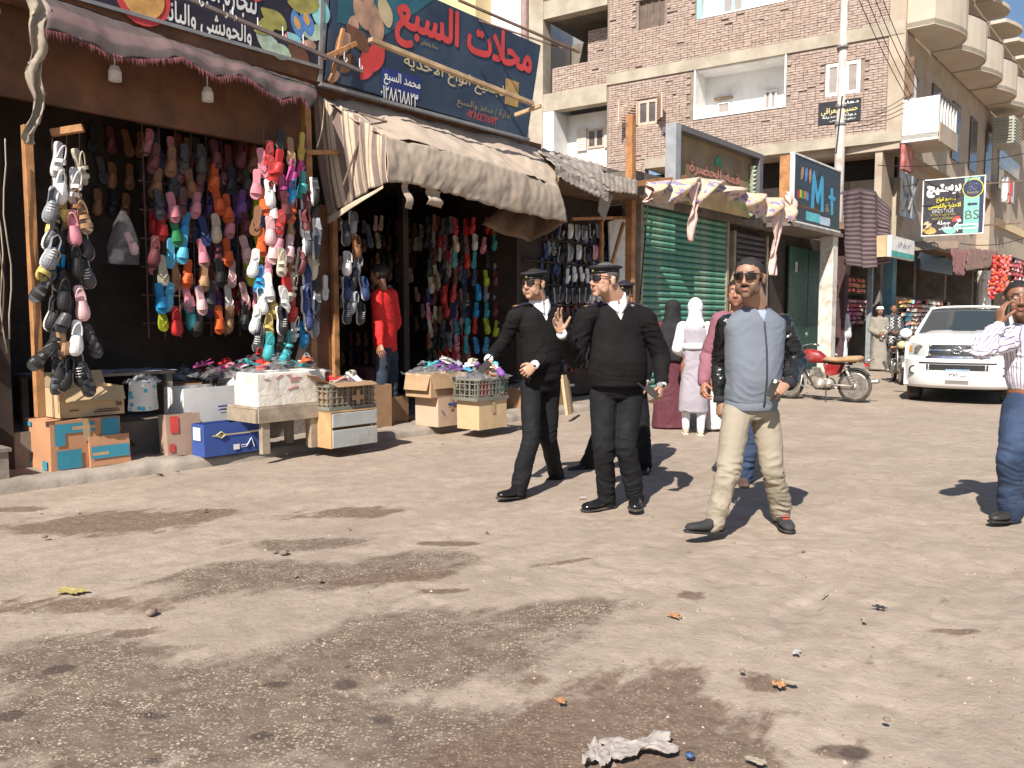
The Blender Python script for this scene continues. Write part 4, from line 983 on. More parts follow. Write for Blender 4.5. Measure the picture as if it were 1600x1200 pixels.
# rows on the display right of the officer's cap
k = 0
for r_, (py, n_, x0, dx, col, kd) in enumerate(((350, 6, 878, 11, 'navy', 'sneaker'), (384, 5, 876, 13, 'black', 'loafer'), (418, 5, 886, 10, 'white', 'slide'), (450, 6, 866, 10, 'dark grey', 'loafer'), (450, 4, 918, 8, 'white', 'slide'))):
    for c_ in range(n_):
        col2 = random.choice(('white', 'pink', 'black', 'grey')) if r_ < 2 else col
        hang(x0+c_*dx, py+jit(2), 7.9, kd, col2, f'{col2} {NICE[kd]}, {ORDN[c_]} along {("the top", "the second", "the white third", "the dark bottom", "the white bottom")[r_]} row by the officers', .95, group='shoes on the rack by the officers')
rk = sthing('shoe_rack', 'dark rack of shelves right of the slim officer\'s cap', 'rack', 10.6, 8.05, .15)
m = MB(); m.box2((9.86, 8.1, .15), (12.2, 8.2, 3.4)); sb(m, 'back_panel', innerw, rk)
for py in (378, 412, 446, 476):
    s_, z_ = ST(900, py, 7.95); m = MB(); m.box2((9.9, 7.98, z_-.02), (11.9, 8.1, z_)); sb(m, 'shelf', innerw, rk)
# dim rows at the back of the right shop, too many to tell apart
m = MB(); mats = [foamc(COL[c]) for c in ('cream', 'black', 'pale pink', 'brown', 'maroon', 'white')]
tmpl = [(x, y, z_) for nm, me, sl_ in SM['slide'] for x, y, z_ in [tuple(v.co) for v in me.vertices]]
for r_ in range(8):
    for c_ in range(22):
        s_ = 6.2+c_*.165; zc = 3.05-r_*.31; m.m = random.choice((0, 1, 1, 2, 3, 4, 4, 5)) if r_ in (2, 3, 4) else random.choice((1, 1, 3, 4, 4, 2))
        for nm, me, sl_ in SM['slide']:
            if nm == 'footbed': continue
            m.add([(s_+v.co.x*.9+jit(.001), 10.82+v.co.y, zc+v.co.z*.85) for v in me.vertices], [tuple(p.vertices) for p in me.polygons])
def stuff_row(label, px0, px1, py0, py1, t, dx, dy, cols, sc=1.0):
    q = MB(); cs = [foamc(COL[c]) for c in cols]
    a, b = spt(px0, py0, t), spt(px1, py1, t); n_ = int((b.x-a.x)/dx); k_ = int((a.z-b.z)/dy)
    for i in range(n_+1):
        for j in range(k_+1):
            q.m = random.randrange(len(cs)); kd = random.choice(('slide', 'flip_flop', 'sandal', 'clog')); ox = a.x+dx*i+jit(.03); oz = a.z-dy*j+jit(.04); cr, sr = math.cos(jit(.2)), math.sin(jit(.25))
            for nm, me, sl_ in SM[kd]:
                if nm in ('footbed',): continue
                q.add([(ox+(v.co.x*cr+v.co.z*sr)*sc, t+v.co.y+jit(.0005), oz+(v.co.z*cr-v.co.x*sr)*sc) for v in me.vertices], [tuple(p.vertices) for p in me.polygons])
    q.v = [tuple(S(*v)) for v in q.v]; tag(q.build('shoe_rows', cs), label, 'shoes', kind='stuff')
stuff_row('darker rows of shoes hanging behind the coloured panel of the left shop', 232, 395, 205, 480, 8.42, .105, .20, ('black', 'maroon', 'brown', 'navy', 'dark grey', 'pink', 'red', 'purple', 'black'), 1.1)
stuff_row('shoes in deep shade left of the coloured panel', 150, 222, 200, 330, 8.9, .15, .30, ('black', 'dark grey', 'maroon', 'brown'), 1.1)
stuff_row('crowded rows of shoes behind the inner wall display of the right shop', 668, 832, 335, 545, 9.0, .12, .22, ('black', 'maroon', 'dark grey', 'brown', 'red', 'grey', 'cream', 'black', 'navy', 'pink'), 1.05)
stuff_row('dim shoes hanging deep inside the right shop behind the man in red', 586, 664, 338, 520, 9.9, .14, .26, ('cream', 'black', 'dark grey', 'pale pink', 'brown', 'maroon', 'black', 'white'), .95)
stuff_row('shoes in shade below and beside the rack by the officers', 848, 945, 350, 560, 8.08, .13, .26, ('black', 'dark grey', 'navy', 'maroon', 'grey', 'black'), 1.0)
o = sthing('shoes_at_the_back', 'dim rows of shoes on the back wall of the right shop', 'shoes', 8, 10.9, 1); 
C_ = ORG[o.name]; bpy.data.objects.remove(o)
m.v = [tuple(S(*v)) for v in m.v]; tag(m.build('shoe_rows', mats), 'dim rows of shoes on the back wall of the right shop', 'shoes', kind='stuff')
# clear bag with a patterned slipper in the dark of the left shop
film = NT('clear_film'); film.out((.75, .76, .8), .12, None, film.bump(film.noise(14, 5), .8, .03)); film.b.inputs['Alpha'].default_value = .07; film = film.m
def bag_mesh(r, h, seed, n=18, rows=12):
    m = MB(); rings = []
    for i in range(rows+1):
        v = i/rows; rr = r*(.15+.95*math.sin(min(1, v*1.1)*PI*.55))*(1-.15*v)
        rings.append([(rr*math.cos(2*PI*j/n)*(1+.25*fn3(j*.7, v*4, seed)), rr*.6*math.sin(2*PI*j/n)*(1+.3*fn3(j*.5, v*5, seed+3)), -v*h+.02*fn3(j, v*3, seed)) for j in range(n)])
    m.ring(rings); return m
s_, z_ = ST(192, 330, 8.0)
bg = sthing('plastic_bag', 'clear plastic bag with a patterned slipper hanging in the dark left shop', 'bag', s_, 8.0, z_)
bag_mesh(.15, .5, 3).build('film', film, bg, True)
shoe('slide', 'pale pink', 'pale patterned slipper inside the hanging clear bag', (s_, 7.97, z_-.2), .3, 0, -.5, .9)

# ---------------------------------------------------------------- cartons, crates and goods on the pavement
def card(name, c): return pm(name, c, .85, .1, 3, .15, 90, dirt=tuple(x*.72 for x in c), dsc=2.2)
kraft = card('kraft_card', (.46, .30, .17)); kraft2 = card('brown_card', (.33, .20, .11)); whitec = card('white_card', (.74, .73, .72)); bluec = card('blue_card', (.035, .075, .29)); tealc = card('teal_print', (.04, .24, .33))
beigec = card('beige_card', (.55, .40, .23)); inkd = pm('brown_ink', (.12, .07, .05), .8, .2); inkb = pm('blue_ink', (.05, .08, .30), .8, .2); inkr = pm('red_ink', (.5, .05, .04), .8, .2)
def carton(label, s, t, z, w_, d_, h, yaw=0, mat_=None, flaps='', open_=True, prints=(), name='cardboard_box', group=None, lean=0):
    """s, t is the middle of its foot; open top with thin walls; prints = (face, x0, z0, x1, z1, material) in shares of the face"""
    o = sthing(name, label, 'box', s, t, z, group); o.rotation_euler = (lean, 0, PSI+yaw)
    q = .006; m = MB()
    def wob(): return jit(.004)
    m.box2((-w_/2, -d_/2, 0), (w_/2, d_/2, .008))
    m.box2((-w_/2, -d_/2, .008), (w_/2, -d_/2+q, h)); m.box2((-w_/2, d_/2-q, .008), (w_/2, d_/2, h))
    m.box2((-w_/2, -d_/2+q, .008), (-w_/2+q, d_/2-q, h)); m.box2((w_/2-q, -d_/2+q, .008), (w_/2, d_/2-q, h))
    if not open_: m.box2((-w_/2+q, -d_/2+q, h-.012), (w_/2-q, d_/2-q, h-.002))
    m.v = [(x+.006*fn3(x*3+s, y*3, z_*3), y+.006*fn3(x*3, y*3+s, z_*3+7), z_+(.006*fn3(x*5, y*5, s) if z_ > h*.9 else 0)) for x, y, z_ in m.v]
    m.build('box_body', mat_ or kraft, o)
    if not open_ and lean == 0:
        e = MB(); e.box2((-.03, -d_/2-.0102, h*.55), (.03, -d_/2-.0095, h)); e.box2((-.03, -d_/2-.009, h+.001), (.03, d_/2, h+.002)); e.build('tape', pm('packing_tape', (.40, .29, .16), .3, .1), o)
    for f in flaps:
        k, an = f[0], R(float(f[1:]))
        L = d_/2 if k in 'fb' else w_/2*.8
        e = MB(); L *= .8
        if k == 'f': e.bar((0, -d_/2+q/2, h+.001), (0, -d_/2+q/2-L*math.sin(an), h+L*math.cos(an)), w_*.96, q, up=(1, 0, 0)) if 0 else e.add([(-w_/2*.97, -d_/2, h), (w_/2*.97, -d_/2, h), (w_/2*.93, -d_/2-L*math.sin(an), h+L*math.cos(an)), (-w_/2*.93, -d_/2-L*math.sin(an), h+L*math.cos(an))], [(0, 1, 2, 3)])
        if k == 'b': e.add([(-w_/2*.97, d_/2, h), (w_/2*.97, d_/2, h), (w_/2*.93, d_/2+L*math.sin(an), h+L*math.cos(an)), (-w_/2*.93, d_/2+L*math.sin(an), h+L*math.cos(an))], [(0, 1, 2, 3)])
        if k == 'l': e.add([(-w_/2, -d_/2*.97, h), (-w_/2, d_/2*.97, h), (-w_/2-L*math.sin(an), d_/2*.9, h+L*math.cos(an)), (-w_/2-L*math.sin(an), -d_/2*.9, h+L*math.cos(an))], [(0, 1, 2, 3)])
        if k == 'r': e.add([(w_/2, -d_/2*.97, h), (w_/2, d_/2*.97, h), (w_/2+L*math.sin(an), d_/2*.9, h+L*math.cos(an)), (w_/2+L*math.sin(an), -d_/2*.9, h+L*math.cos(an))], [(0, 1, 2, 3)])
        solidify(e.build('flap', mat_ or kraft, o), .005, 0)
    for i, (fc, x0, z0, x1, z1, mm) in enumerate(prints):
        e = MB(); y = -.0095-.0004*i
        if fc == 'f': e.add([(w_*(x0-.5), -d_/2+y, h*z0), (w_*(x1-.5), -d_/2+y, h*z0), (w_*(x1-.5), -d_/2+y, h*z1), (w_*(x0-.5), -d_/2+y, h*z1)], [(0, 1, 2, 3)])
        else: e.add([(-w_/2+y, d_*(.5-x0), h*z0), (-w_/2+y, d_*(.5-x1), h*z0), (-w_/2+y, d_*(.5-x1), h*z1), (-w_/2+y, d_*(.5-x0), h*z1)], [(0, 1, 2, 3)])
        e.build('print', mm, o)
    return o
def foot(px, py, z=.1): return toST(G(px, py, z))
def goods(cx, ct, z, rx, ry, n, cols, where, group):
    """bagged shoes heaped on top of a box"""
    for i in range(n):
        kd = random.choice(('slide', 'sandal', 'clog', 'flip_flop')); col = cols[i % len(cols)]
        o = shoe(kd, col, f'{col} {NICE[kd]} in clear wrap, {ORDN[i]} {where}', (cx+jit(rx), ct+jit(ry), z+.08+random.random()*.09), random.uniform(0, 6.2), R(-80)+jit(.5), 0, .85, group=group)
        o.location += Vector((0, 0, 0))
    f = sthing('plastic_wrapping', f'crumpled clear plastic wrapping over the heap {where}', 'wrapping', cx, ct, z)
    m = MB(); sd_ = random.random()*50
    m.grid(lambda u, v: ((u-.5)*2*rx*1.35, (v-.5)*2*ry*1.5, .01+.11*math.sin(PI*u)*math.sin(PI*v)+.04*fn3(u*6+sd_, v*6, 0, 1.3)+.015*fn3(u*16, v*16, sd_)), 26, 18)
    m.build('film', film2, f, False)
film2 = NT('wrapping_film'); film2.out((.9, .9, .93), .2, None, film2.bump(film2.noise(22, 5), 1.0, .02)); film2.b.inputs['Alpha'].default_value = .13; film2 = film2.m
# big orange and blue carton by the left post
s0, t0 = foot(85, 738); s1, _ = foot(183, 728)
bw = s1-s0+.12
carton('big orange brown carton with large blue printed shapes at the foot of the left post', s0+bw/2-.02, t0+.30, .1, bw, .52, .43, .03, card('orange_card', (.50, .25, .13)), prints=(
    ('f', .06, .74, .62, .94, tealc), ('f', .06, .50, .20, .76, tealc), ('f', .30, .80, .64, .87, kraft), ('f', .72, .55, .98, .98, tealc), ('f', .08, .02, .42, .40, tealc), ('l', .72, .02, .9, .2, tealc), ('l', .10, .86, .35, .96, tealc), ('l', .15, .05, .3, .15, tealc)), open_=False)
e_ = carton('small torn piece of the same orange blue card leaning on the big carton', s0+bw*.80, t0+.02, .1, .36, .03, .27, .02, card('orange_card', (0, 0, 0)), prints=(('f', .03, .25, .97, .66, tealc), ('f', .05, .36, .45, .46, kraft)), open_=False, name='card_flap', lean=R(-5))
a = foot(115, 660, .7)
carton('sandy brown carton with faint stamp standing on the big orange and blue carton', s0+.40, t0+.30, .54, .56, .34, .26, .02, beigec, prints=(('f', .5, .12, .92, .17, inkd), ('f', .55, .20, .9, .23, inkd), ('f', .12, .22, .26, .26, inkd), ('f', .86, .3, .95, .44, inkd)), flaps=('f150', 'b20'))
b_ = sthing('shopping_bag', 'bright blue patterned shopping bag beside the sandy carton', 'bag', s0+.92, t0+.25, .54)
m = MB(); m.grid(lambda u, v: ((u-.5)*(.30-.04*v)*1.0, -.09*math.cos((u-.5)*PI)+.015*fn3(u*5, v*5, 3), v*.28), 12, 8); m.grid(lambda u, v: ((.5-u)*(.30-.04*v), .09*math.cos((u-.5)*PI)+.015*fn3(u*5, v*5, 9), v*.28), 12, 8)
t = NT('blue_pattern'); v_ = t.n('TexVoronoi', {'Vector': t.co, 'Scale': 14.0}); t.out(t.mix(t.ramp(v_.outputs['Distance'], .30, .36), t.mix(t.ramp(t.noise(9), .4, .6), (.03, .35, .55), (.10, .5, .62)), (.7, .68, .62)), .6); bluepat = t.m
m.build('bag_body', bluepat, b_, True)
m = MB(); m.grid(lambda u, v: ((u-.5)*.3+.02*fn3(u*6, v*6, 1), (v-.5)*.2, .27+.06*math.sin(u*PI)*math.sin(v*PI)+.05*fn3(u*7, v*7, 5)), 12, 10); m.build('liner', film2, b_)
carton('dark open brown carton standing in the shade in the left shop doorway', *foot(285, 640, .42), .42, .62, .40, .30, .05, kraft2, flaps=('f160',))
s_, t_ = foot(330, 662, .52)
# white card box above a brown one and a dented bag
s_, t_ = ST(326, 650, 7.72)[0], 7.72
carton('white open cardboard box with small printed letters above the blue box', s_, t_+.14, .30, .60, .36, .43, .04, whitec, prints=(('f', .62, .50, .88, .54, inkb), ('f', .62, .42, .8, .45, inkb), ('f', .8, .12, .97, .2, inkb), ('f', .82, .03, .95, .1, inkb), ('f', .30, .1, .42, .13, inkb)), flaps=('r60',))
carton('brown box under the white one, hidden in shade', s_, t_+.16, .1, .58, .32, .195, 0, kraft2, open_=False)
s_, t_ = foot(292, 712)
carton('narrow torn brown box with red and white marks left of the blue box', s_, t_+.10, .1, .34, .16, .40, -.05, card('torn_card', (.38, .26, .19)), prints=(('f', .1, .55, .35, .95, inkr), ('f', .78, .25, .95, .7, whitec), ('f', .05, .1, .2, .3, inkr)), lean=R(-4))
s0, t0 = foot(325, 716); s1, t1 = foot(413, 702)
bb = carton('dark blue printed cardboard box lying in front of the white box', (s0+s1)/2+.01, (t0+t1)/2+.13, .1, s1-s0+.03, .22, .31, .0, bluec, prints=(('f', .12, .62, .96, .655, gold), ('f', .44, .13, .54, .30, whitec), ('f', .56, .24, .7, .27, whitec), ('f', .56, .18, .66, .20, whitec), ('f', .72, .64, .9, .68, whitec), ('l', .2, .5, .8, .9, whitec)))
m = MB(); m.tube([(-.22, -.122, .20), (-.17, -.122, .23), (-.12, -.122, .20), (-.17, -.122, .17), (-.22, -.122, .20)], .007, 6); m.build('emblem', gold, bb)
m = MB(); m.bar((.10, -.121, .06), (.16, -.121, .14), .010, .004); m.bar((.16, -.121, .14), (.19, -.121, .05), .010, .004); m.build('print', whitec, bb)
def crate(label, s, t, z, w_, d_, h, yaw=0, mat_=None, group=None):
    o = sthing('plastic_crate', label, 'crate', s, t, z, group); o.rotation_euler = (0, 0, PSI+yaw); mat_ = mat_ or plast_gr
    m = MB(); m.box2((-w_/2, -d_/2, 0), (w_/2, d_/2, .012)); m.build('base', mat_, o)
    m = MB()
    for sy in (-1, 1): m.box((0, sy*(d_/2-.012), h-.015), (w_, .028, .03)); m.box((0, sy*(d_/2-.010), .025), (w_, .02, .03))
    for sx in (-1, 1): m.box((sx*(w_/2-.012), 0, h-.0151), (.028, d_-.05, .0298)); m.box((sx*(w_/2-.010), 0, .0251), (.02, d_-.05, .0298))
    m.build('rim', mat_, o)
    for sy in (-1, 1):
        for i in range(9): e = MB(); e.box((-w_/2+w_*(i+.5)/9, sy*(d_/2-.009), h/2), (.012 if i % 3 else .03, .012, h-.06)); e.build('rib', mat_, o)
        for j in (1, 2, 3): e = MB(); e.box((0, sy*(d_/2-.004), h*j/4), (w_-.02, .008, .010)); e.build('rib', mat_, o)
    for sx in (-1, 1):
        for i in range(5): e = MB(); e.box((sx*(w_/2-.009), -d_/2+d_*(i+.5)/5, h/2), (.012, .012, h-.06)); e.build('rib', mat_, o)
        for j in (1, 2, 3): e = MB(); e.box((sx*(w_/2-.004), 0, h*j/4), (.008, d_-.02, .010)); e.build('rib', mat_, o)
    return o
s_, t_ = foot(375, 625, .55)
crate('black plastic crate of bagged pink shoes between the white box and the table', s_, t_+.2, .53, .46, .34, .26, 0, plast_dk)
goods(s_, t_+.2, .79, .26, .17, 10, ['magenta', 'pink', 'white', 'black', 'red', 'magenta'], 'on the black crate', 'wrapped shoes on the black crate')
s2_, t2_ = foot(300, 590, .75)
goods(s2_, t2_+.1, .72, .3, .14, 8, ['sky blue', 'red', 'navy', 'grey'], 'on the dark carton in the doorway', 'wrapped shoes in the doorway')
# rough wooden table with a white foam box
ta, tb = foot(425, 707), foot(483, 700)
tl, tr = foot(400, 707)[0]-.0, foot(500, 698)[0]
tb_ = sthing('wooden_table', 'small rough wooden table carrying the white foam box', 'table', (ta[0]+tb[0])/2, ta[1]+.25, .1)
z1 = .53; x0_, x1_ = ta[0]-.20, tb[0]+.22; y0_ = ta[1]-.06; y1_ = y0_+.5
for i in range(4):
    m = MB(); m.box2((x0_, y0_+.128*i, z1+.008+jit(.003)), (x1_+jit(.02), y0_+.128*i+.122, z1+.03)); bev(sb(m, 'plank', greyw, tb_), .003, 1)
m = MB(); m.box2((x0_+.01, y0_-.022, z1-.12), (x1_-.01, y0_-.001, z1+.02)); sb(m, 'apron', greyw, tb_)
m = MB(); m.box2((x0_-.012, y0_, z1-.12), (x0_+.01, y1_, z1+.006)); sb(m, 'apron', greyw, tb_)
for x in (x0_+.10, x1_-.16):
    for y in (y0_+.03, y1_-.06): m = MB(); m.box2((x-.045, y-.028, .1), (x+.045, y+.028, z1-.005)); bev(sb(m, 'leg', greyw, tb_), .004, 1)
fo = sthing('foam_box', 'worn white foam box with red scribbles on the wooden table', 'box', (x0_+x1_)/2, y0_+.2, .56)
fw_ = x1_-x0_-.02
foamm = pm('old_foam', (.78, .73, .64), .8, .1, 5, .8, 22, dirt=(.52, .43, .32), dsc=4, bd=.01)
m = MB(); m.box2((-fw_/2, -.2, 0), (fw_/2, -.165, .33)); m.box2((-fw_/2, .165, 0), (fw_/2, .2, .33)); m.box2((-fw_/2, -.165, 0), (-fw_/2+.035, .165, .33)); m.box2((fw_/2-.035, -.165, 0), (fw_/2, .165, .33)); m.box2((-fw_/2+.035, -.165, 0), (fw_/2-.035, .165, .03))
bev(m.build('box_body', foamm, fo), .012, 3)
for x, z_, L, an in ((.02, .24, .10, .05), (.0, .17, .12, .1), (.03, .27, .14, .02), (-.16, .29, .07, .3), (-.3, .27, .06, 0), (-.05, .3, .05, 0)):
    m = MB(); m.bar((x-L/2, -.203, z_-an*L), (x+L/2, -.203, z_+an*L), .012, .003); m.build('scribble', inkr, fo)
goods((x0_+x1_)/2, y0_+.2, .86, .36, .18, 11, ['aqua' if 0 else 'teal', 'grey', 'orange', 'dark grey', 'teal', 'white'], 'on the foam box', 'wrapped shoes on the foam box')
# crate and drawer unit right of the table
s0, t0 = foot(527, 704); s1, t1 = foot(580, 692)
dw = sthing('drawer_unit', 'old plywood drawer unit with two grey drawer fronts on the kerb', 'drawer unit', (s0+s1)/2+.08, t0+.22, .1)
x0_, x1_, y0_ = s0+.02, s1+.06, t0+.12; y1_ = y0_+.42
plyb = pm('plywood_edge', (.50, .31, .15), .75, .2, 5, .3, 60, dirt=(.3, .18, .09)); greyd = pm('grey_front', (.40, .41, .40), .6, .1, 4, .15, 40, dirt=(.28, .25, .21))
m = MB(); m.box2((x0_, y0_, .1), (x0_+.02, y1_, .46)); m.box2((x1_-.02, y0_, .1), (x1_, y1_, .46)); m.box2((x0_, y0_, .462), (x1_, y1_, .478)); m.box2((x0_+.021, y1_-.01, .1), (x1_-.021, y1_, .46)); sb(m, 'carcass', plyb, dw)
for za, zb2 in ((.105, .285), (.315, .455)): m = MB(); m.box2((x0_+.012, y0_-.018, za), (x1_-.004, y0_-.001, zb2)); bev(sb(m, 'drawer', greyd, dw), .004, 1)
ck = crate('grey plastic crate with a torn carton inside, on the drawer unit', (x0_+x1_)/2, y0_+.2, .48, x1_-x0_+.02, .38, .27, 0, plast_gr)
carton('torn brown carton tray set inside the grey crate', (x0_+x1_)/2, y0_+.2, .50, x1_-x0_-.05, .32, .26, 0, kraft2, flaps=('f105', 'l60'), prints=())
m = MB(); m.bar((-.02, -.195, .12), (.14, -.195, .12), .05, .004, up=(0, 1, 0)); m.bar((.06, -.197, .05), (.06, -.197, .20), .05, .004, up=(0, 1, 0)); m.build('cardboard_scrap', kraft, ck)
goods((x0_+x1_)/2+.1, y0_+.2, .70, .14, .1, 5, ['red', 'cream', 'white'], 'in the grey crate', 'wrapped shoes in the grey crate')
# boxes in front of the right shop
s_, t_ = foot(640, 665)
carton('old dark brown carton in the shade behind the man in red', s_+.0, t_+.45, .1, .50, .35, .34, .1, kraft2)
carton('upright dark maroon carton standing inside the right shop doorway', s_+.15, t_+.9, .15, .45, .3, .62, .1, card('maroon_card', (.10, .03, .03)), prints=(('f', .5, .3, .6, .8, whitec),))
s0, t0 = foot(676, 670); s1, t1 = foot(722, 664)
cb = carton('cream carton with a blue printed mark standing on the kerb', (s0+s1)/2+.12, t0+.24, .1, .46, .40, .36, .0, card('cream_card', (.56, .40, .29)), open_=False)
lettering('T', .13, .16, .05, .18, -.216, inkb, cb, grow=.05, rtl=False)
m = MB(); m.box((.05, -.213, .27), (.24, .002, .03)); m.build('print', inkb, cb)
m = MB(); m.bar((-.12, -.213, .13), (-.18, -.213, .2), .02, .002); m.build('print', inkb, cb)
carton('open sandy carton with wrapped shoes stacked on the cream carton', (s0+s1)/2+.08, t0+.26, .465, .62, .44, .28, .0, kraft, flaps=('f170', 'l165'))
goods((s0+s1)/2+.02, t0+.25, .74, .26, .16, 8, ['teal', 'white', 'purple', 'grey'], 'on the sandy carton', 'wrapped shoes on the sandy carton')
carton('wide brown carton in shade left of the cream one', (s0+s1)/2-.62, t0+.75, .1, .44, .4, .52, .0, kraft2)
s0, t0 = foot(775, 674); 
carton('plain sandy carton standing off the kerb under the crate of toys', s0+.18, t0+.38, .1, .50, .36, .34, .0, beigec, open_=False)
cr2 = crate('grey green crate holding a red sheet, beside the slim officer', s0+.16, t0+.38, .445, .58, .40, .27, 0, plast_gr)
m = MB(); m.box2((-.25, -.184, .05), (-.02, -.176, .22)); m.build('red_sheet', pm('red_sheet', (.42, .03, .04), .7), cr2)
m = MB(); m.box2((.06, -.184, .09), (.24, -.176, .24)); m.build('green_sheet', pm('green_sheet', (.08, .30, .22), .7), cr2)
goods(s0+.16, t0+.38, .71, .25, .17, 10, ['purple', 'white', 'sky blue', 'cream', 'purple'], 'on the crate by the slim officer', 'wrapped shoes by the slim officer')
s0, t0 = foot(905, 648)
for i in range(3):
    carton(f'flattened sandy carton {("leaning outermost", "leaning in the middle", "leaning innermost")[i]} by the officers', s0-.08+i*.10, t0+.12+.05*i, .1, .16+.03*i, .04, .55-.05*i, .3+.1*i, beigec if i % 2 == 0 else kraft, open_=False, name='flat_carton', lean=R(-8))
s0, t0 = foot(865, 640)
carton('low dark box of goods on the pavement behind the officers', s0+.2, t0+.5, .1, 1.0, .5, .3, 0, kraft2)
goods(s0+.2, t0+.5, .38, .45, .2, 12, ['navy', 'sky blue', 'grey', 'black', 'pink'], 'behind the officers', 'wrapped shoes behind the officers')
# low bench in shade inside the left shop with a pale sheet
bn = sthing('low_table', 'low table under a pale printed sheet in the dark left shop', 'table', 3.75, 8.45, .42)
m = MB(); m.box2((3.1, 8.2, .85), (4.4, 8.8, .88)); sb(m, 'table_top', greyw, bn)
for x in (3.15, 4.35):
    for y in (8.25, 8.75): m = MB(); m.box2((x-.03, y-.03, .42), (x+.03, y+.03, .85)); sb(m, 'leg', greyw, bn)
m = MB(); m.grid(lambda u, v: (3.1+1.32*u, 8.18+.64*v, .885+.012*fn3(u*6, v*6, 2)), 20, 12); o = sthing('plastic_sheet', 'pale printed plastic sheet spread on the low table', 'sheet', 3.75, 8.45, .88); sb(m, 'sheet', pm('pale_sheet', (.42, .46, .55), .4, .3, 4), o, True)
timber('thin stick leaning on the platform riser with a pale end', foot(183, 664, .44)+(.44,), foot(217, 704, .12)+(.12,), .02, woodd, 'stick', 'stick')

# ---------------------------------------------------------------- further along: tin roof, shutters, signs, bunting
tin = pm('old_tin', (.30, .26, .22), .7, .35, 4, .5, 30, dirt=(.14, .10, .08), dsc=3)
rf = sthing('tin_roof', 'sagging strips of old tin and canvas roofing beyond the cloth awning', 'roof', 10.9, 7.4, 3.3)
def quadst(m, pts):
    m.add([tuple(spt(*p)) for p in pts], [(0, 1, 2, 3)])
for i, (a, b, c, d) in enumerate([((838, 236, 7.7), (942, 262, 7.7), (944, 300, 7.0), (872, 262, 7.0)), ((848, 232, 7.95), (940, 258, 7.95), (950, 268, 7.7), (842, 238, 7.7)), ((868, 262, 6.95), (944, 298, 6.95), (936, 308, 6.9), (880, 282, 6.9)), ((940, 270, 7.3), (996, 282, 7.3), (996, 304, 7.1), (944, 298, 7.1)), ((938, 300, 7.2), (960, 300, 7.2), (944, 345, 7.25), (934, 330, 7.25))]):
    p = [spt(*q) for q in (a, b, c, d)]; m = MB(); m.grid(lambda u, v: p[0].lerp(p[1], u).lerp(p[3].lerp(p[2], u), v)+Vector((0, 0, .012*math.sin(u*50)+.03*fn3(u*4, v*4, i))), 30, 6); solidify(sb(m, 'roof_strip', tin, rf, True), .01)
for i in range(5):
    a = spt(842+i*4, 240+i*6, 7.9-.12*i); b = spt(946, 262+i*7, 7.9-.12*i); m = MB(); m.bar(a, b, .04, .02); sb(m, 'lath', woodd, rf)
for i in range(9):
    a = spt(868+i*9, 258+i*5, 6.93); m = MB(); m.grid(lambda u, v: a+Vector((u*.18, jit(.01), -v*(.12+.1*abs(fn3(i, 0, 0)))+.02*fn3(u*5, v*5, i))), 4, 3); solidify(sb(m, 'rag', pm('grey_rag', (.30, .26, .22), .9, .3), rf), .004)
kw = sthing('market_stall', 'shadowed stall with white goods between the tin roof and the orange post', 'stall', 12.0, 8.4)
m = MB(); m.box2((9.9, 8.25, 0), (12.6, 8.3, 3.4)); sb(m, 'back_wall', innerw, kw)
m = MB(); m.box2((9.8, 7.3, 3.42), (12.6, 9, 3.47)); sb(m, 'roof_board', woodd, kw)
wp = sthing('white_board', 'tall white board standing behind the big officer\'s cap', 'board', *spt(966, 400, 7.95))
m = MB(); p = [spt(952, 346, 7.95), spt(983, 338, 7.95), spt(983, 470, 7.95), spt(955, 450, 7.95)]; m.add([tuple(q) for q in p]+[(q.x, q.y+.03, q.z) for q in p], [(0, 1, 2, 3), (7, 6, 5, 4), (0, 4, 5, 1), (1, 5, 6, 2), (2, 6, 7, 3), (3, 7, 4, 0)]); sb(m, 'board', whitep, wp)
timber('diagonal orange strut in front of the white board', spt(948, 440, 7.7), spt(974, 348, 7.7), .05, post_w)
timber('vertical orange strut at the end of the shoe rack', spt(940, 425, 7.8), spt(940, 345, 7.8), .05, post_w)
timber('horizontal orange rail above the shoe rack', spt(894, 342, 7.75), spt(985, 340, 7.75), .05, post_w, 'wooden_rail', 'rail')
timber('tall orange timber post left of the green shutter', (spt(988, 240, 7.6).x, 7.6, .05), spt(986, 180, 7.6), .13, post_w)
timber('short orange beam reaching right from the tall post, under the cloth bunting', spt(990, 288, 7.45), spt(1070, 278, 7.3), .09, post_w, 'timber_beam', 'beam')
def shutter_front(label, x0, x1, zt, t, mat_, name='roller_shutter'):
    o = sthing(name, label, 'shutter', (x0+x1)/2, t, .1)
    n_ = int((zt-.1)/.115); hgt = (zt-.1)/n_
    proto = None
    for i in range(n_):
        if proto is None:
            m = MB(); k = 8; prof = [(-.045*math.sin(PI*j/k)**.7, hgt*j/k) for j in range(k+1)]
            m.grid(lambda u, v: ((u-.5)*(x1-x0), prof[int(round(v*k))][0], prof[int(round(v*k))][1]*.93), 12, k); proto = m.mesh('slat', True); proto.materials.append(mat_)
        c = bpy.data.objects.new('slat', proto); C.objects.link(c); c.parent = o; c.location = (0, jit(.002), i*hgt); c.rotation_euler = (0, jit(.0012), 0)
    for x in (x0-.05, x1+.05): m = MB(); m.box2((x-.05, t-.06, .1), (x+.05, t+.05, zt)); sb(m, 'guide_rail', pm('rail_paint', (.32, .27, .19), .6, .25, 4, dirt=(.2, .14, .1)), o)
    return o
gr = pm('green_paint', (.085, .27, .195), .6, .28, 2.2, .3, 30, dirt=(.27, .30, .22), dsc=2.2)
sw_ = sthing('shutter_shop', 'closed shop front around the green roller shutter and dark doors', 'shop', 16, 8.1)
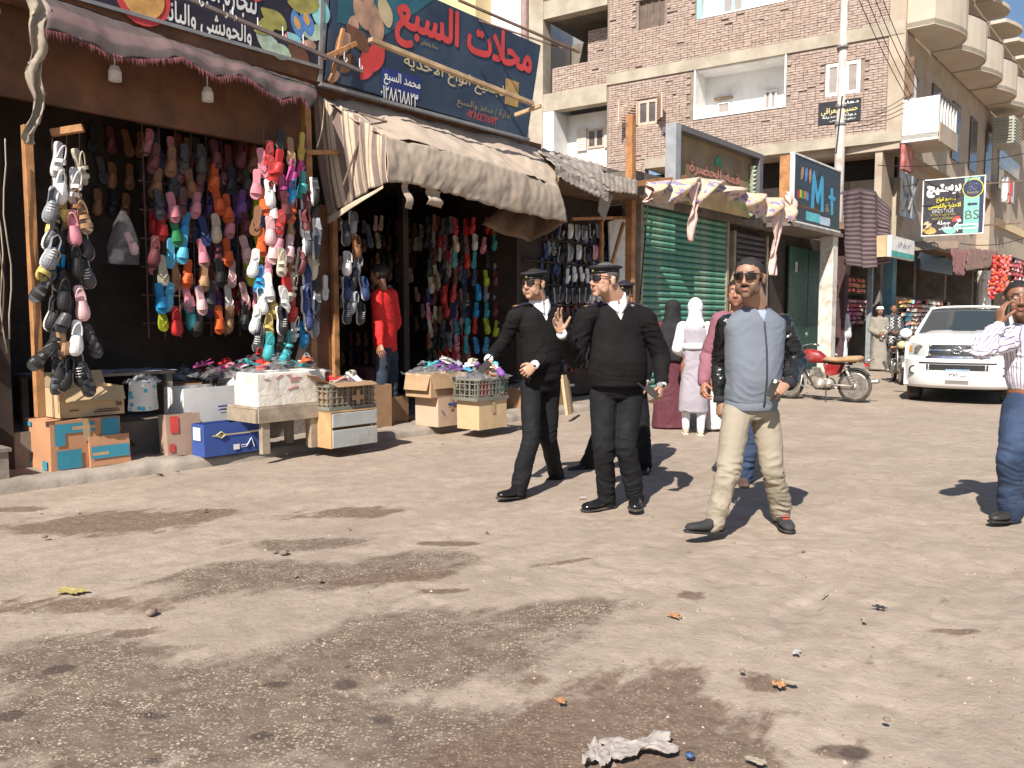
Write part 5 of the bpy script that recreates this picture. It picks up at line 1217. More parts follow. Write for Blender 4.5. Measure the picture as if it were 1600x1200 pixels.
m = MB(); m.box2((12.65, 7.98, 0), (23.4, 8.3, 3.5)); m.v = [v for v in m.v]; sb(m, 'wall', innerw, sw_)
m = MB(); m.box2((12.65, 7.75, 3.45), (18.4, 8.3, 4.0)); sb(m, 'lintel', concd, sw_)
m = MB(); m.box2((12.65, 8.3, 0), (23.4, 8.9, 4.1)); sb(m, 'roof', concd, sw_)
gx0, gx1 = ST(1001, 400, 7.85)[0], ST(1132, 400, 7.85)[0]
shutter_front('green painted roller shutter with shadows falling across it', gx0, gx1, 3.45, 7.85, gr)
dx0, dx1 = ST(1146, 400, 7.85)[0], ST(1194, 400, 7.85)[0]
shutter_front('dark grey roller shutter right of the green one', dx0, dx1, 3.3, 7.85, pm('dark_shutter', (.05, .042, .042), .6, .2))
dd = sthing('steel_doors', 'dark green steel doors in the shade behind the white pillar', 'door', 21, 7.9)
x0, x1 = ST(1232, 400, 7.9)[0], ST(1290, 400, 7.9)[0]
for i in range(2): m = MB(); m.box2((x0+(x1-x0)*i/2+.02, 7.88, .1), (x0+(x1-x0)*(i+1)/2-.02, 7.93, 3.2)); sb(m, 'door_leaf', pm('dark_green', (.012, .06, .045), .5, .3), dd)
for px, py in ((1244, 425),): a = spt(px, py, 7.85); m = MB(); m.bar(a, a+Vector((0, 0, .25)), .05, .02); sb(m, 'handle', whitep, dd)
# framed sign over the green shutter
x0, x1 = ST(1053, 240, 7.3)[0], ST(1189, 260, 7.3)[0]; zt = spt(1038, 186, 7.3).z; zb3 = spt(1100, 322, 7.3).z
fs = sthing('framed_sign', 'deep grey framed sign with a brown green panel and pink Arabic lettering', 'sign', (x0+x1)/2, 7.3, zb3); L = (x1-x0)/2; H = zt-zb3
gfm = pm('grey_frame', (.125, .12, .125), .6, .2, 3, .2, 30, dirt=(.13, .11, .11)); 
m = MB(); m.box2((-L-.02, -.05, 0), (-L+.16, .16, H)); m.build('side_panel', pm('sunlit_frame', (.30, .31, .33), .6, .15), fs)  # left side of the grey frame, coloured lighter to look sunlit
m = MB(); m.box2((-L+.161, -.05, H-.10), (L, .34, H)); m.build('top_panel', gfm, fs)
m = MB(); m.box2((L-.16, -.05, 0), (L, .34, H-.101)); m.build('side_panel', gfm, fs)
pbk = pm('sign_brown', (.26, .175, .085), .6, .35, 1.5, .1, 20, dirt=(.10, .15, .06), dsc=1.2)
m = MB(); m.box2((-L+.162, .12, 0), (L-.161, .155, H-.101)); m.build('panel', pbk, fs)
lettering('قمة الحضرة', L*1.15, H*.2, .0, H*.52, .105, pm('pink_letters', (.55, .20, .17), .5, .15), fs, grow=.02)
m = MB(); m.add([(-.05, .11, H*.66), (.28, .11, H*.64), (.22, .11, H*.76), (.12, .11, H*.82), (.0, .11, H*.75)], [(0, 1, 2, 3, 4)]); m.build('print', pm('green_print', (.04, .25, .14), .6), fs)
for i in range(12):
    zc = H*.05+i*H*.065; m = MB(); m.tube([(L-.34, .05, zc), (L-.34+.12, .02, zc+.05)], [.05, .02], 6); m.build('scalloped_edging', pm('pale_green', (.45, .52, .40), .6), fs)
    m = MB(); m.tube([(-L+.22, .14, zc), (-L+.22+.10, .12, zc+.06)], [.05, .03], 6); m.build('scalloped_edging', pbk, fs)
# dark sign with blue letters
p0, p1 = spt(1240, 241, 7.2), spt(1312, 270, 7.2); zb4 = spt(1312, 362, 7.2).z
ms = sthing('shop_sign', 'dark sign with large blue Latin letters and a pale wooden side, beside the pole', 'sign', (p0.x+p1.x)/2, 7.2, zb4); L = (p1.x-p0.x)/2; H = p0.z-zb4
m = MB(); m.box2((-L, -.03, 0), (L, .05, H)); m.build('panel', pm('sign_dark', (.022, .03, .038), .4, .3), ms)
m = MB(); m.box2((-L-.02, .052, 0), (-L+.06, .30, H)); m.build('side_board', post_w, ms)
m = MB(); m.box2((-L-.05, -.05, -.05), (L+.05, .06, -.002)); m.box2((-L-.05, -.05, H+.002), (L+.05, .06, H+.04)); m.box2((-L-.045, -.045, -.001), (-L-.001, .05, H)); m.build('frame', whitep, ms)
m = MB(); m.box2((-L-.3, -.1, -.15), (L+.1, .9, -.055)); m.build('ledge', concd, ms)
bl_l = pm('sky_letters', (.06, .34, .55), .5, .1)

m = MB(); yy = -.037
for q, (a, b, w_) in enumerate((((-L*.26, H*.26), (-L*.22, H*.76), .19), ((-L*.20, H*.74), (-L*.04, H*.40), .15), ((.10*L, H*.74), (-L*.04, H*.40), .15), ((L*.16, H*.24), (L*.12, H*.76), .19))): m.bar((a[0], yy-.002*q, a[1]), (b[0], yy-.002*q, b[1]), w_, .003, up=(0, 1, 0)); m.lathe([(0, 0), (w_/2, 0), (w_/2, .003), (0, .003)], (b[0], yy-.002*q-.0001, b[1]), 14, Matrix.Rotation(PI/2, 3, 'X'))
m.v = [(x, y, z_) for x, y, z_ in m.v]; m.build('letter', bl_l, ms)
m = MB(); m.bar((L*.62, yy, H*.24), (L*.58, yy, H*.68), .17, .003, up=(0, 1, 0)); m.bar((L*.44, yy-.002, H*.52), (L*.76, yy-.002, H*.52), .09, .003, up=(0, 1, 0)); m.build('letter', bl_l, ms)
lettering('&', L*.16, H*.13, L*.40, H*.33, -.036, tanl, ms, grow=.02, rtl=False)
m = MB(); m.box2((-L*.5, -.034, H*.05), (L*.1, -.031, H*.19)); m.build('print', pm('aqua_panel', (.12, .5, .55), .5), ms)
m = MB(); m.box2((L*.1, -.034, H*.04), (L*.55, -.031, H*.17)); m.build('print', pm('paleblue_panel', (.5, .6, .72), .5), ms)
m = MB(); m.box2((-L*.95, -.034, H*.23), (L*.2, -.031, H*.26)); m.build('print', brownwall, ms)
lettering('shoes', L*.7, H*.10, 0, H*.86, -.036, pm('dim_green', (.04, .16, .15), .6), ms, grow=.01, rtl=False) if False else None
for i, c in enumerate(('red', 'lime', 'green', 'orange', 'blue')): m = MB(); m.box((-L*.82+i*L*.09, -.034, H*.42+.02*(i % 2)), (L*.07, .004, H*.12)); m.build('print', foamc(COL[c]), ms)
for i in range(4): sole_print(ms, -L*.7+i*.08*L*2, H*.75, .35, 1.0+i*.2, blue_p if i % 2 else skin_print, -.035-.001*i)
# bunting: printed cloth wound along a rope, with hanging tails
t = NT('printed_cloth'); st = t.n('TexVoronoi', {'Vector': t.scale((1, 1, 1.6)), 'Scale': 9.0}); cs_ = t.n('SeparateColor', {0: st.outputs['Color']})
c_ = t.mix(t.ramp(cs_.outputs[0], .62, .66), (.62, .46, .38), (.60, .50, .26)); c_ = t.mix(t.ramp(cs_.outputs[1], .70, .74), c_, (.26, .22, .34)); c_ = t.mix(t.ramp(cs_.outputs[2], .78, .82), c_, (.66, .38, .26))
prc = t.out(c_, .85, None, t.bump(t.noise(30), .3))
bun = sthing('cloth_bunting', 'pinkish printed cloth wound along a rope with long tails hanging before the green shutter', 'bunting', 15.8, 6.95, 3.6)
bp = [spt(*q) for q in ((1012, 284, 7.0), (1050, 282, 6.95), (1100, 276, 6.9), (1140, 288, 6.9), (1175, 300, 6.9), (1205, 308, 6.9), (1232, 312, 6.9))]
bl_ = [spt(*q) for q in ((1012, 300, 7.0), (1030, 316, 6.95), (1060, 315, 6.95), (1088, 318, 6.9), (1115, 300, 6.9), (1150, 312, 6.9), (1165, 328, 6.9), (1200, 340, 6.9), (1225, 345, 6.9), (1236, 350, 6.9))]
m = MB(); m.grid(lambda u, v: ctl(bp, u).lerp(ctl(bl_, u), v)+Vector((0, .10*math.sin(v*5+u*40)-.08*math.sin(v*PI), .03*math.sin(u*60+v*4)*v)), 120, 12); solidify(sb(m, 'cloth_roll', prc, bun, True), .008)
def tail(pts, wid):
    ps = [spt(*q) for q in pts]; m = MB(); m.grid(lambda u, v: ctl(ps, v)+Vector(((u-.5)*np.interp(v, np.linspace(0, 1, len(wid)), wid), .05*math.sin(u*8+v*9), 0)), 8, 30); solidify(sb(m, 'cloth_tail', pm('pink_cloth', (.66, .46, .40), .85, .12, 6, .3, 40), bun, True), .006)
tail(((1088, 285, 6.85), (1086, 310, 6.85), (1083, 330, 6.85), (1085, 345, 6.85), (1078, 378, 6.9)), (.5, .22, .12, .36, .02))
tail(((1222, 318, 6.85), (1215, 345, 6.85), (1212, 372, 6.9), (1208, 395, 6.9), (1210, 405, 6.9), (1207, 430, 6.9)), (.5, .40, .22, .16, .30, .26))
tail(((1234, 300, 6.9), (1238, 322, 6.88), (1238, 345, 6.88)), (.3, .5, .2))
tail(((1022, 290, 7.0), (1014, 310, 7.0), (1008, 316, 7.0)), (.3, .2, .02))
# concrete lamp pole
pp = W(1310, 300, 8.5); ps_, pt_ = toST(pp)
po = sthing('street_pole', 'tall round pale metal pole rising past the black plaque', 'pole', ps_, pt_, 0)
m = MB(); m.tube([(0, 0, 0), (0.02, 0, 6), (.12, 0, 12.5)], [.16, .14, .12], 16); m.build('shaft', pm('pole_paint', (.52, .48, .45), .6, .15, 3, .2, 30, dirt=(.3, .24, .2), dsc=3), po, True)
for z_ in (5.1, 7.1, 7.6, 9.3): m = MB(); m.lathe([(.165, z_), (.17, z_+.02), (.17, z_+.06), (.165, z_+.08)], (.02, 0, 0), 16); m.build('band', galv, po)
pw = sthing('white_pillar', 'peeling white square pillar holding up the corner under the blue lettered sign', 'pillar', *ST(1295, 400, 7.35)[:1], 7.35, .0)
m = MB(); m.box((0, 0, 1.75), (.34, .34, 3.5)); bev(m.build('shaft', pm('peeling_white', (.66, .62, .54), .8, .1, 3, .4, 20, dirt=(.28, .22, .17), dsc=2.6), pw), .02, 2)
# striped blanket hanging over a line
blm = striped('striped_blanket', (.22, .155, .16), (.075, .055, .065), 17, along='v', dw=.15, width=.35)
b0 = [spt(1316, 300, 7.2), spt(1345, 293, 7.2), spt(1370, 300, 7.1), spt(1392, 330, 7.0)]; b1 = [spt(1322, 412, 7.2), spt(1345, 420, 7.2), spt(1368, 418, 7.1), spt(1388, 408, 7.0)]
cloth(lambda u, v: S(*(ctl(b0, u).lerp(ctl(b1, u), v)+Vector((0, .10*math.sin(u*19)*(.3+v), 0)))), 50, 30, 'blanket', blm, label='purple grey striped blanket hanging from a line beside the pole', cat='blanket', disp=.03)

# ---------------------------------------------------------------- the far shops under the block
fsh = sthing('far_shops', 'row of dark open shop fronts under the corner block down the street', 'shop', 28, 8.4)
m = MB(); m.box2((24.3, 9.6, 0), (50, 9.8, 4.2)); sb(m, 'back_wall', innerw, fsh)
for s_ in (24.3, 27.6, 31.5, 36, 41, 46): m = MB(); m.box2((s_, 7.9, 0), (s_+.3, 9.6, 3.9)); sb(m, 'pier', concd if s_ > 25 else pm('maroon_wall', (.07, .035, .035), .8, .3), fsh)
m = MB(); m.box2((23.6, 7.6, 3.9), (50, 9.8, 4.1)); sb(m, 'canopy', woodd, fsh)
m = MB(); m.box2((49, 5, 0), (49.3, 12, 9)); sb(m, 'end_wall', cream, fsh)
def slabq(px0, py0, px1, py1, t, th=.1):
    a, b = spt(px0, py0, t), spt(px1, py1, t); m = MB(); m.box2((a.x, t, b.z), (b.x, t+th, a.z)); return m, a, b
def flat_thing(name, label, cat, part, mat_, *q, th=.1, group=None):
    m, a, b = slabq(*q, th=th); o = sthing(name, label, cat, (a.x+b.x)/2, q[4], b.z, group); sb(m, part, mat_, o); return o
bpil = sthing('blue_pillar', 'pale blue painted square pillar behind the man in the white turban', 'pillar', spt(1388, 500, 8.0).x, 8.0, 0)
m = MB(); m.box((0, 0, 1.75), (.42, .3, 3.5)); m.build('shaft', pm('pale_blue', (.20, .42, .52), .7, .15, 3, dirt=(.3, .4, .42)), bpil)
gpil = sthing('iron_post', 'thin grey iron post left of the men in robes', 'post', spt(1358, 500, 7.5).x, 7.5, 0)
m = MB(); m.box((0, 0, 1.7), (.13, .13, 3.3)); m.build('shaft', pm('grey_blue_paint', (.24, .27, .27), .7, .2), gpil)
wpil = sthing('white_pillar', 'white round pillar far down the street beside the red garlands', 'pillar', spt(1537, 470, 7.0).x, 7.0, 0)
m = MB(); m.tube([(0, 0, 0), (0, 0, 3.4)], .27, 12); m.build('shaft', white_pl, wpil)
flat_thing('dark_sign', 'dark unlit sign board in the shade above the far goods', 'sign', 'board', pm('dull_navy', (.03, .045, .06), .5, .3), 1438, 394, 1488, 430, 6.9)
ms2 = flat_thing('lightbox_sign', 'small white light box sign with a green base hanging in front of the far shops', 'sign', 'board', whitep, 1393, 367, 1428, 408, 6.7)
ms2.rotation_euler = (0, 0, PSI)
ms2b = ms2
a, b = spt(1393, 367, 6.7), spt(1428, 408, 6.7)
m = MB(); m.box((0, -.012, .10), (b.x-a.x-.1, .01, .14)); m.build('print', pm('teal_base', (.05, .35, .30), .5), ms2)
lettering('iPAY', (b.x-a.x)*.55, .16, .1, (a.z-b.z)*.62, -.012, inkb, ms2, rtl=False)
m = MB(); m.box2((-(b.x-a.x)/2-.03, .11, 0), (-(b.x-a.x)/2+.05, 1.0, a.z-b.z)); m.build('side_panel', beigec, ms2)
# goods racks with little bright packets
pk_c = [foamc(c) for c in ((.62, .10, .12), (.70, .38, .42), (.68, .55, .45), (.10, .45, .62), (.66, .25, .10), (.60, .12, .30), (.72, .70, .62), (.30, .20, .5), (.66, .5, .15))]
pmesh = MB().box((0, 0, 0), (1, .07, 1), top=(.85, .6)).mesh('packet')
pmesh.materials.append(pk_c[0])
def packet_rack(name, label, px0, py0, px1, py1, t, nx_, nz_, cols):
    a, b = spt(px0, py0, t), spt(px1, py1, t)
    o = sthing(name, label, 'display rack', (a.x+b.x)/2, t, b.z)
    m = MB(); m.box2((a.x-.1, t+.05, b.z-.1), (b.x+.1, t+.1, a.z+.05)); sb(m, 'back_panel', innerw, o)
    for j in range(nz_+1): m = MB(); zq = b.z+(a.z-b.z)*j/nz_-.02; m.box2((a.x, t-.05, zq-.012), (b.x, t+.05, zq)); sb(m, 'shelf', rust, o)
    for i in range(nx_):
        for j in range(nz_):
            if random.random() < .06: continue
            c = bpy.data.objects.new('packet', pmesh); C.objects.link(c); c.parent = o
            w_ = (b.x-a.x)/nx_; h_ = (a.z-b.z)/nz_
            c.location = (a.x+w_*(i+.5)-(a.x+b.x)/2, jit(.02), h_*(j+.45)); c.scale = (w_*.88, 1, h_*random.uniform(.6, .85)); c.rotation_euler = (jit(.15), jit(.1), jit(.2))
            c.material_slots[0].link = 'OBJECT'; c.material_slots[0].material = pk_c[random.choice(cols)]
    return o
packet_rack('packet_rack', 'bright rack of pink, cream and blue packets left of the white pickup', 1407, 466, 1482, 524, 6.95, 11, 9, (0, 1, 1, 2, 2, 3, 4, 6, 6, 8))
packet_rack('packet_rack', 'smaller rack of red and pink packets behind the iron post', 1322, 466, 1350, 506, 8.3, 6, 6, (0, 1, 5, 1, 0, 2))
packet_rack('packet_rack', 'hanging red goods high in the shade above the pink packets', 1323, 432, 1350, 458, 8.2, 4, 3, (0, 4, 0))
packet_rack('packet_rack', 'far rack of red and white packets behind the man on the phone', 1582, 402, 1600, 460, 6.4, 6, 8, (0, 6, 1, 0))
# garlands of red ornaments
gm = MB(); gm.lathe([(0, -.05), (.05, -.02), (.055, .01), (.0, .05)], n=7); gme_ = gm.mesh('ornament', True); gme_.materials.append(foamc((.60, .02, .03)))
gc = [foamc((.62, .03, .03)), foamc((.65, .10, .04)), foamc((.66, .20, .22)), foamc((.45, .02, .05))]
for gi, px in enumerate((1548, 1554, 1560, 1566, 1573)):
    a, b = spt(px, 398, 6.5), spt(px, 466-4*gi, 6.5)
    o = sthing('red_garland', f'red ornament garland, {ORDN[gi]} from the left, hanging far down the street', 'garland', b.x, 6.5, b.z, 'red garlands hanging down the street')
    m = MB(); m.tube([(0, 0, 0), (0, 0, a.z-b.z)], .01, 5); m.build('string', rust, o)
    for i in range(22):
        c = bpy.data.objects.new('ornament', gme_); C.objects.link(c); c.parent = o; c.location = (jit(.09), jit(.08), (a.z-b.z)*(i+.3)/22); c.rotation_euler = (jit(1), jit(1), 0); c.scale = (1.5,)*3
        c.material_slots[0].link = 'OBJECT'; c.material_slots[0].material = gc[(gi+i) % 3 if gi < 3 else (2 if i % 2 else 1)]
gn = sthing('green_foliage', 'pale green plastic vine wound at the top of the far white pillar', 'vine', spt(1533, 400, 6.6).x, 6.6, 3.3)
m = MB()
for i in range(60):
    p = Vector((jit(.35), jit(.2), jit(.45))); d_ = Vector((jit(1), jit(1), jit(1))).normalized()*.09; e_ = d_.cross(Vector((0, 0, 1))).normalized()*.035; m.add([p-d_, p+e_, p+d_, p-e_], [(0, 1, 2, 3)])
tag(m.build('leaves', pm('leaf_green', (.22, .34, .10), .6, .3), gn), kind='stuff')
for (lab, pts, mm) in (('maroon cloth awning slanting down right of the dark sign', ((1486, 388, 6.6), (1512, 392, 6.6), (1506, 432, 6.0), (1490, 428, 6.0)), pm('maroon_awning', (.20, .09, .085), .85, .3)), ('brown awning over the far garlands', ((1512, 388, 6.8), (1560, 392, 6.8), (1545, 418, 6.2), (1508, 424, 6.2)), pm('brown_awning', (.17, .10, .08), .85, .3)), ('sandy canopy strip above the prestige sign\'s shadow'.replace("prestige sign's shadow", 'far racks'), ((1420, 378, 7.3), (1500, 376, 7.3), (1498, 388, 6.9), (1420, 392, 6.9)), pm('sandy_canopy', (.27, .2, .15), .9, .3))):
    q = [spt(*p) for p in pts]; cloth(lambda u, v: S(*(q[0].lerp(q[1], u).lerp(q[3].lerp(q[2], u), v))), 16, 8, 'awning', mm, label=lab, cat='awning', disp=.06)
# tan bay, metal sheets and laundry at the right edge above the far shops
tb2 = sthing('tan_house', 'tan house bay with a metal sheet window at the right edge under the air conditioner', 'building', spt(1575, 300, 6.9).x, 6.9, 0)
m = MB(); a = spt(1553, 200, 6.9); m.box2((a.x, 6.9, 4.2), (a.x+14, 7.4, 8.3)); sb(m, 'wall', tan, tb2)
a, b = spt(1562, 232, 6.85), spt(1592, 282, 6.85); m = MB(); m.box2((a.x, 6.84, b.z), (b.x, 6.89, a.z)); sb(m, 'metal_sheet', pm('sheet_metal', (.5, .52, .54), .35, .3, 3, metal=.6), tb2)
m = MB(); a, b = spt(1556, 340, 6.85), spt(1600, 372, 6.85); m.box2((a.x, 6.8, b.z), (b.x, 6.89, a.z)); sb(m, 'lower_wall', pm('yellow_wash', (.66, .52, .30), .85, .1), tb2)
lau = sthing('laundry', 'bundle of pale laundry hanging under the metal sheet window', 'laundry', spt(1570, 295, 6.5).x, 6.5, spt(1570, 300, 6.5).z)
for i, mm in enumerate((white_pl, pale_rag, foamc((.5, .08, .08)), foamc((.35, .36, .4)))):
    m = MB(); m.grid(lambda u, v: ((i-2)*.42+u*.5, -.1+.1*math.sin(u*9+i), .5-v*(.8+.2*math.sin(i*3+u*5))), 10, 10); solidify(m.build('garment', mm, lau, True), .01)

# ---------------------------------------------------------------- the projecting sign board with the arrow
pa, pb_, = D(1441, 283, 24.0), D(1441, 368, 24.0)
PW, PH = 1.50, pa.z-pb_.z
ps = thing('projecting_sign', 'dark and green sign board with Arabic headline, gold monograms and a white arrow', 'sign', pb_, PHI-PI/2)
m = MB(); m.box2((0, 0, 0), (PW, .12, PH)); m.build('panel', pm('sign_charcoal', (.045, .038, .045), .4, .2), ps)
for q in (((-.03, -.02, -.03), (PW+.03, .13, -.001)), ((-.03, -.02, PH+.001), (PW+.03, .13, PH+.03)), ((-.03, -.02, 0), (-.001, .13, PH)), ((PW+.001, -.02, 0), (PW+.03, .13, PH))): m = MB(); m.box2(*q); m.build('frame', whitep, ps)
mint = pm('mint_print', (.22, .52, .42), .5, .1); yell = pm('yellow_letters', (.68, .60, .05), .5, .1); navyp = pm('deep_print', (.03, .035, .09), .5)
m = MB(); m.box2((PW*.68, -.004, .01), (PW*.93, -.001, PH-.01)); m.build('print', mint, ps)
m = MB(); m.box2((PW*.931, -.004, .01), (PW-.01, -.001, PH-.01)); m.build('print', navyp, ps)
lettering('برستيچ', PW*.58, PH*.24, PW*.34, PH*.80, -.008, whitel, ps, grow=.05)
lettering('لجميع انواع', PW*.32, PH*.10, PW*.38, PH*.63, -.008, yell, ps, grow=.02)
lettering('الاحذية والكوتشى', PW*.54, PH*.11, PW*.36, PH*.52, -.008, yell, ps, grow=.02)
lettering('BRESTIGE', PW*.36, PH*.07, PW*.34, PH*.43, -.008, whitel, ps, grow=.02, rtl=False)
lettering('in the magic in the', PW*.42, PH*.055, PW*.34, PH*.36, -.008, yell, ps, grow=.02, rtl=False)
lettering('world of shoes', PW*.36, PH*.05, PW*.34, PH*.30, -.008, yell, ps, grow=.02, rtl=False)
lettering('جملة', PW*.22, PH*.09, PW*.36, PH*.21, -.008, whitel, ps, grow=.02)
lettering('وقطاعى', PW*.2, PH*.08, PW*.38, PH*.12, -.008, whitel, ps, grow=.02)
def disc(m_, x, z_, r, y, n=24): m_.add([(x+r*math.cos(2*PI*i/n), y, z_+r*math.sin(2*PI*i/n)) for i in range(n)], [tuple(range(n))])
m = MB(); disc(m, PW*.82, PH*.80, PH*.17, -.008); m.build('emblem', yell, ps)
m = MB(); disc(m, PW*.82, PH*.80, PH*.155, -.012); m.build('emblem', navyp, ps)
lettering('BS', PW*.13, PH*.11, PW*.82, PH*.83, -.015, whitel, ps, grow=.05, rtl=False); lettering('Senorita', PW*.18, PH*.05, PW*.82, PH*.73, -.015, yell, ps, grow=.02, rtl=False)
m = MB(); m.add([(PW*.73, -.008, PH*.52), (PW*.78, -.008, PH*.56), (PW*.78, -.008, PH*.54), (PW*.90, -.008, PH*.54), (PW*.90, -.008, PH*.50), (PW*.78, -.008, PH*.50), (PW*.78, -.008, PH*.48)], [tuple(range(7))]); m.build('arrow', navyp, ps)
lettering('BS', PW*.22, PH*.16, PW*.82, PH*.33, -.009, navyp, ps, grow=.09, rtl=False); lettering('BS', PW*.2, PH*.14, PW*.82, PH*.33, -.012, yell, ps, grow=.05, rtl=False)
m = MB(); m.add([(PW*.52, -.010, PH*.13), (PW*.60, -.010, PH*.22), (PW*.60, -.010, PH*.17), (PW*.93, -.010, PH*.17), (PW*.93, -.010, PH*.08), (PW*.60, -.010, PH*.08), (PW*.60, -.010, PH*.03)], [tuple(range(7))]); m.build('arrow', whitel, ps)
m = MB(); m.add([(PW*.545, -.013, PH*.13), (PW*.59, -.013, PH*.18), (PW*.59, -.013, PH*.15), (PW*.92, -.013, PH*.15), (PW*.92, -.013, PH*.10), (PW*.59, -.013, PH*.10), (PW*.59, -.013, PH*.07)], [tuple(range(7))]); m.build('arrow', mint, ps)
lettering('خصم', PW*.2, PH*.035, PW*.76, PH*.125, -.016, navyp, ps, grow=.01)
for x, z_, L, an, mm in ((.56, .27, .3, .5, redl), (.60, .25, .2, -.6, whitel), (.06, .22, .2, .3, tanl), (.12, .08, .45, -.2, orange_p), (.45, .07, .45, -.3, mint), (.10, .15, .3, .9, tanl)): sole_print(ps, PW*x, PH*z_, L*.8, an, mm, -.006)
for z_ in (.2, PH-.2):
    m = MB(); m.bar((PW+.03, .06, z_), (PW+.9, .06, z_), .04); m.build('bracket', rust, ps)

# ---------------------------------------------------------------- overhead cables
def wire(lab, pts, r=.012, sag=.0, cat='cable'):
    P = [Vector(p) for p in pts]; Q = []
    for i in range(25):
        u = i/24; p = ctl(P, u); p.z -= sag*4*u*(1-u); Q.append(p)
    b = min(Q, key=lambda v: v.z).copy(); m = MB(); m.tube([q-b for q in Q], r, 5)
    tag(m.build('cable', pm('black_cable', (.02, .018, .017), .6), None, True, loc=b), lab, cat)
for i, (x0_, y0_, x1_, y1_) in enumerate(((1338, -10, 1420, 158), (1352, -10, 1424, 150), (1364, -10, 1432, 140), (1376, -10, 1436, 128))):
    wire(f'{("leftmost", "second", "third", "rightmost")[i]} of the four black cables slanting across the brick wall', [D(x0_, y0_, 22), D(x1_, y1_, 23.7)], .011, .1)
wire('thin cable running level in front of the red board and window', [D(1372, 258, 22), D(1480, 248, 22.5), D(1600, 240, 24)], .012, .15)
wire('cable sagging below the prestige board toward the right edge'.replace('prestige', 'projecting sign'), [D(1500, 380, 20), D(1600, 372, 20)], .010, .1)
wire('cable running down the pole from the plaque to the blue lettered sign', [D(1316, 150, 21.5), D(1306, 240, 21.5)], .02)
wire('tangled cable beside the window behind the projecting sign board', [D(1412, 290, 23.4), D(1440, 262, 23.4), D(1500, 300, 23.4)], .015, .3)
wire('cable hanging from the orange post across the green shutter', [S(*spt(1013, 310, 7.7)), S(*spt(1000, 470, 7.75))], .012)

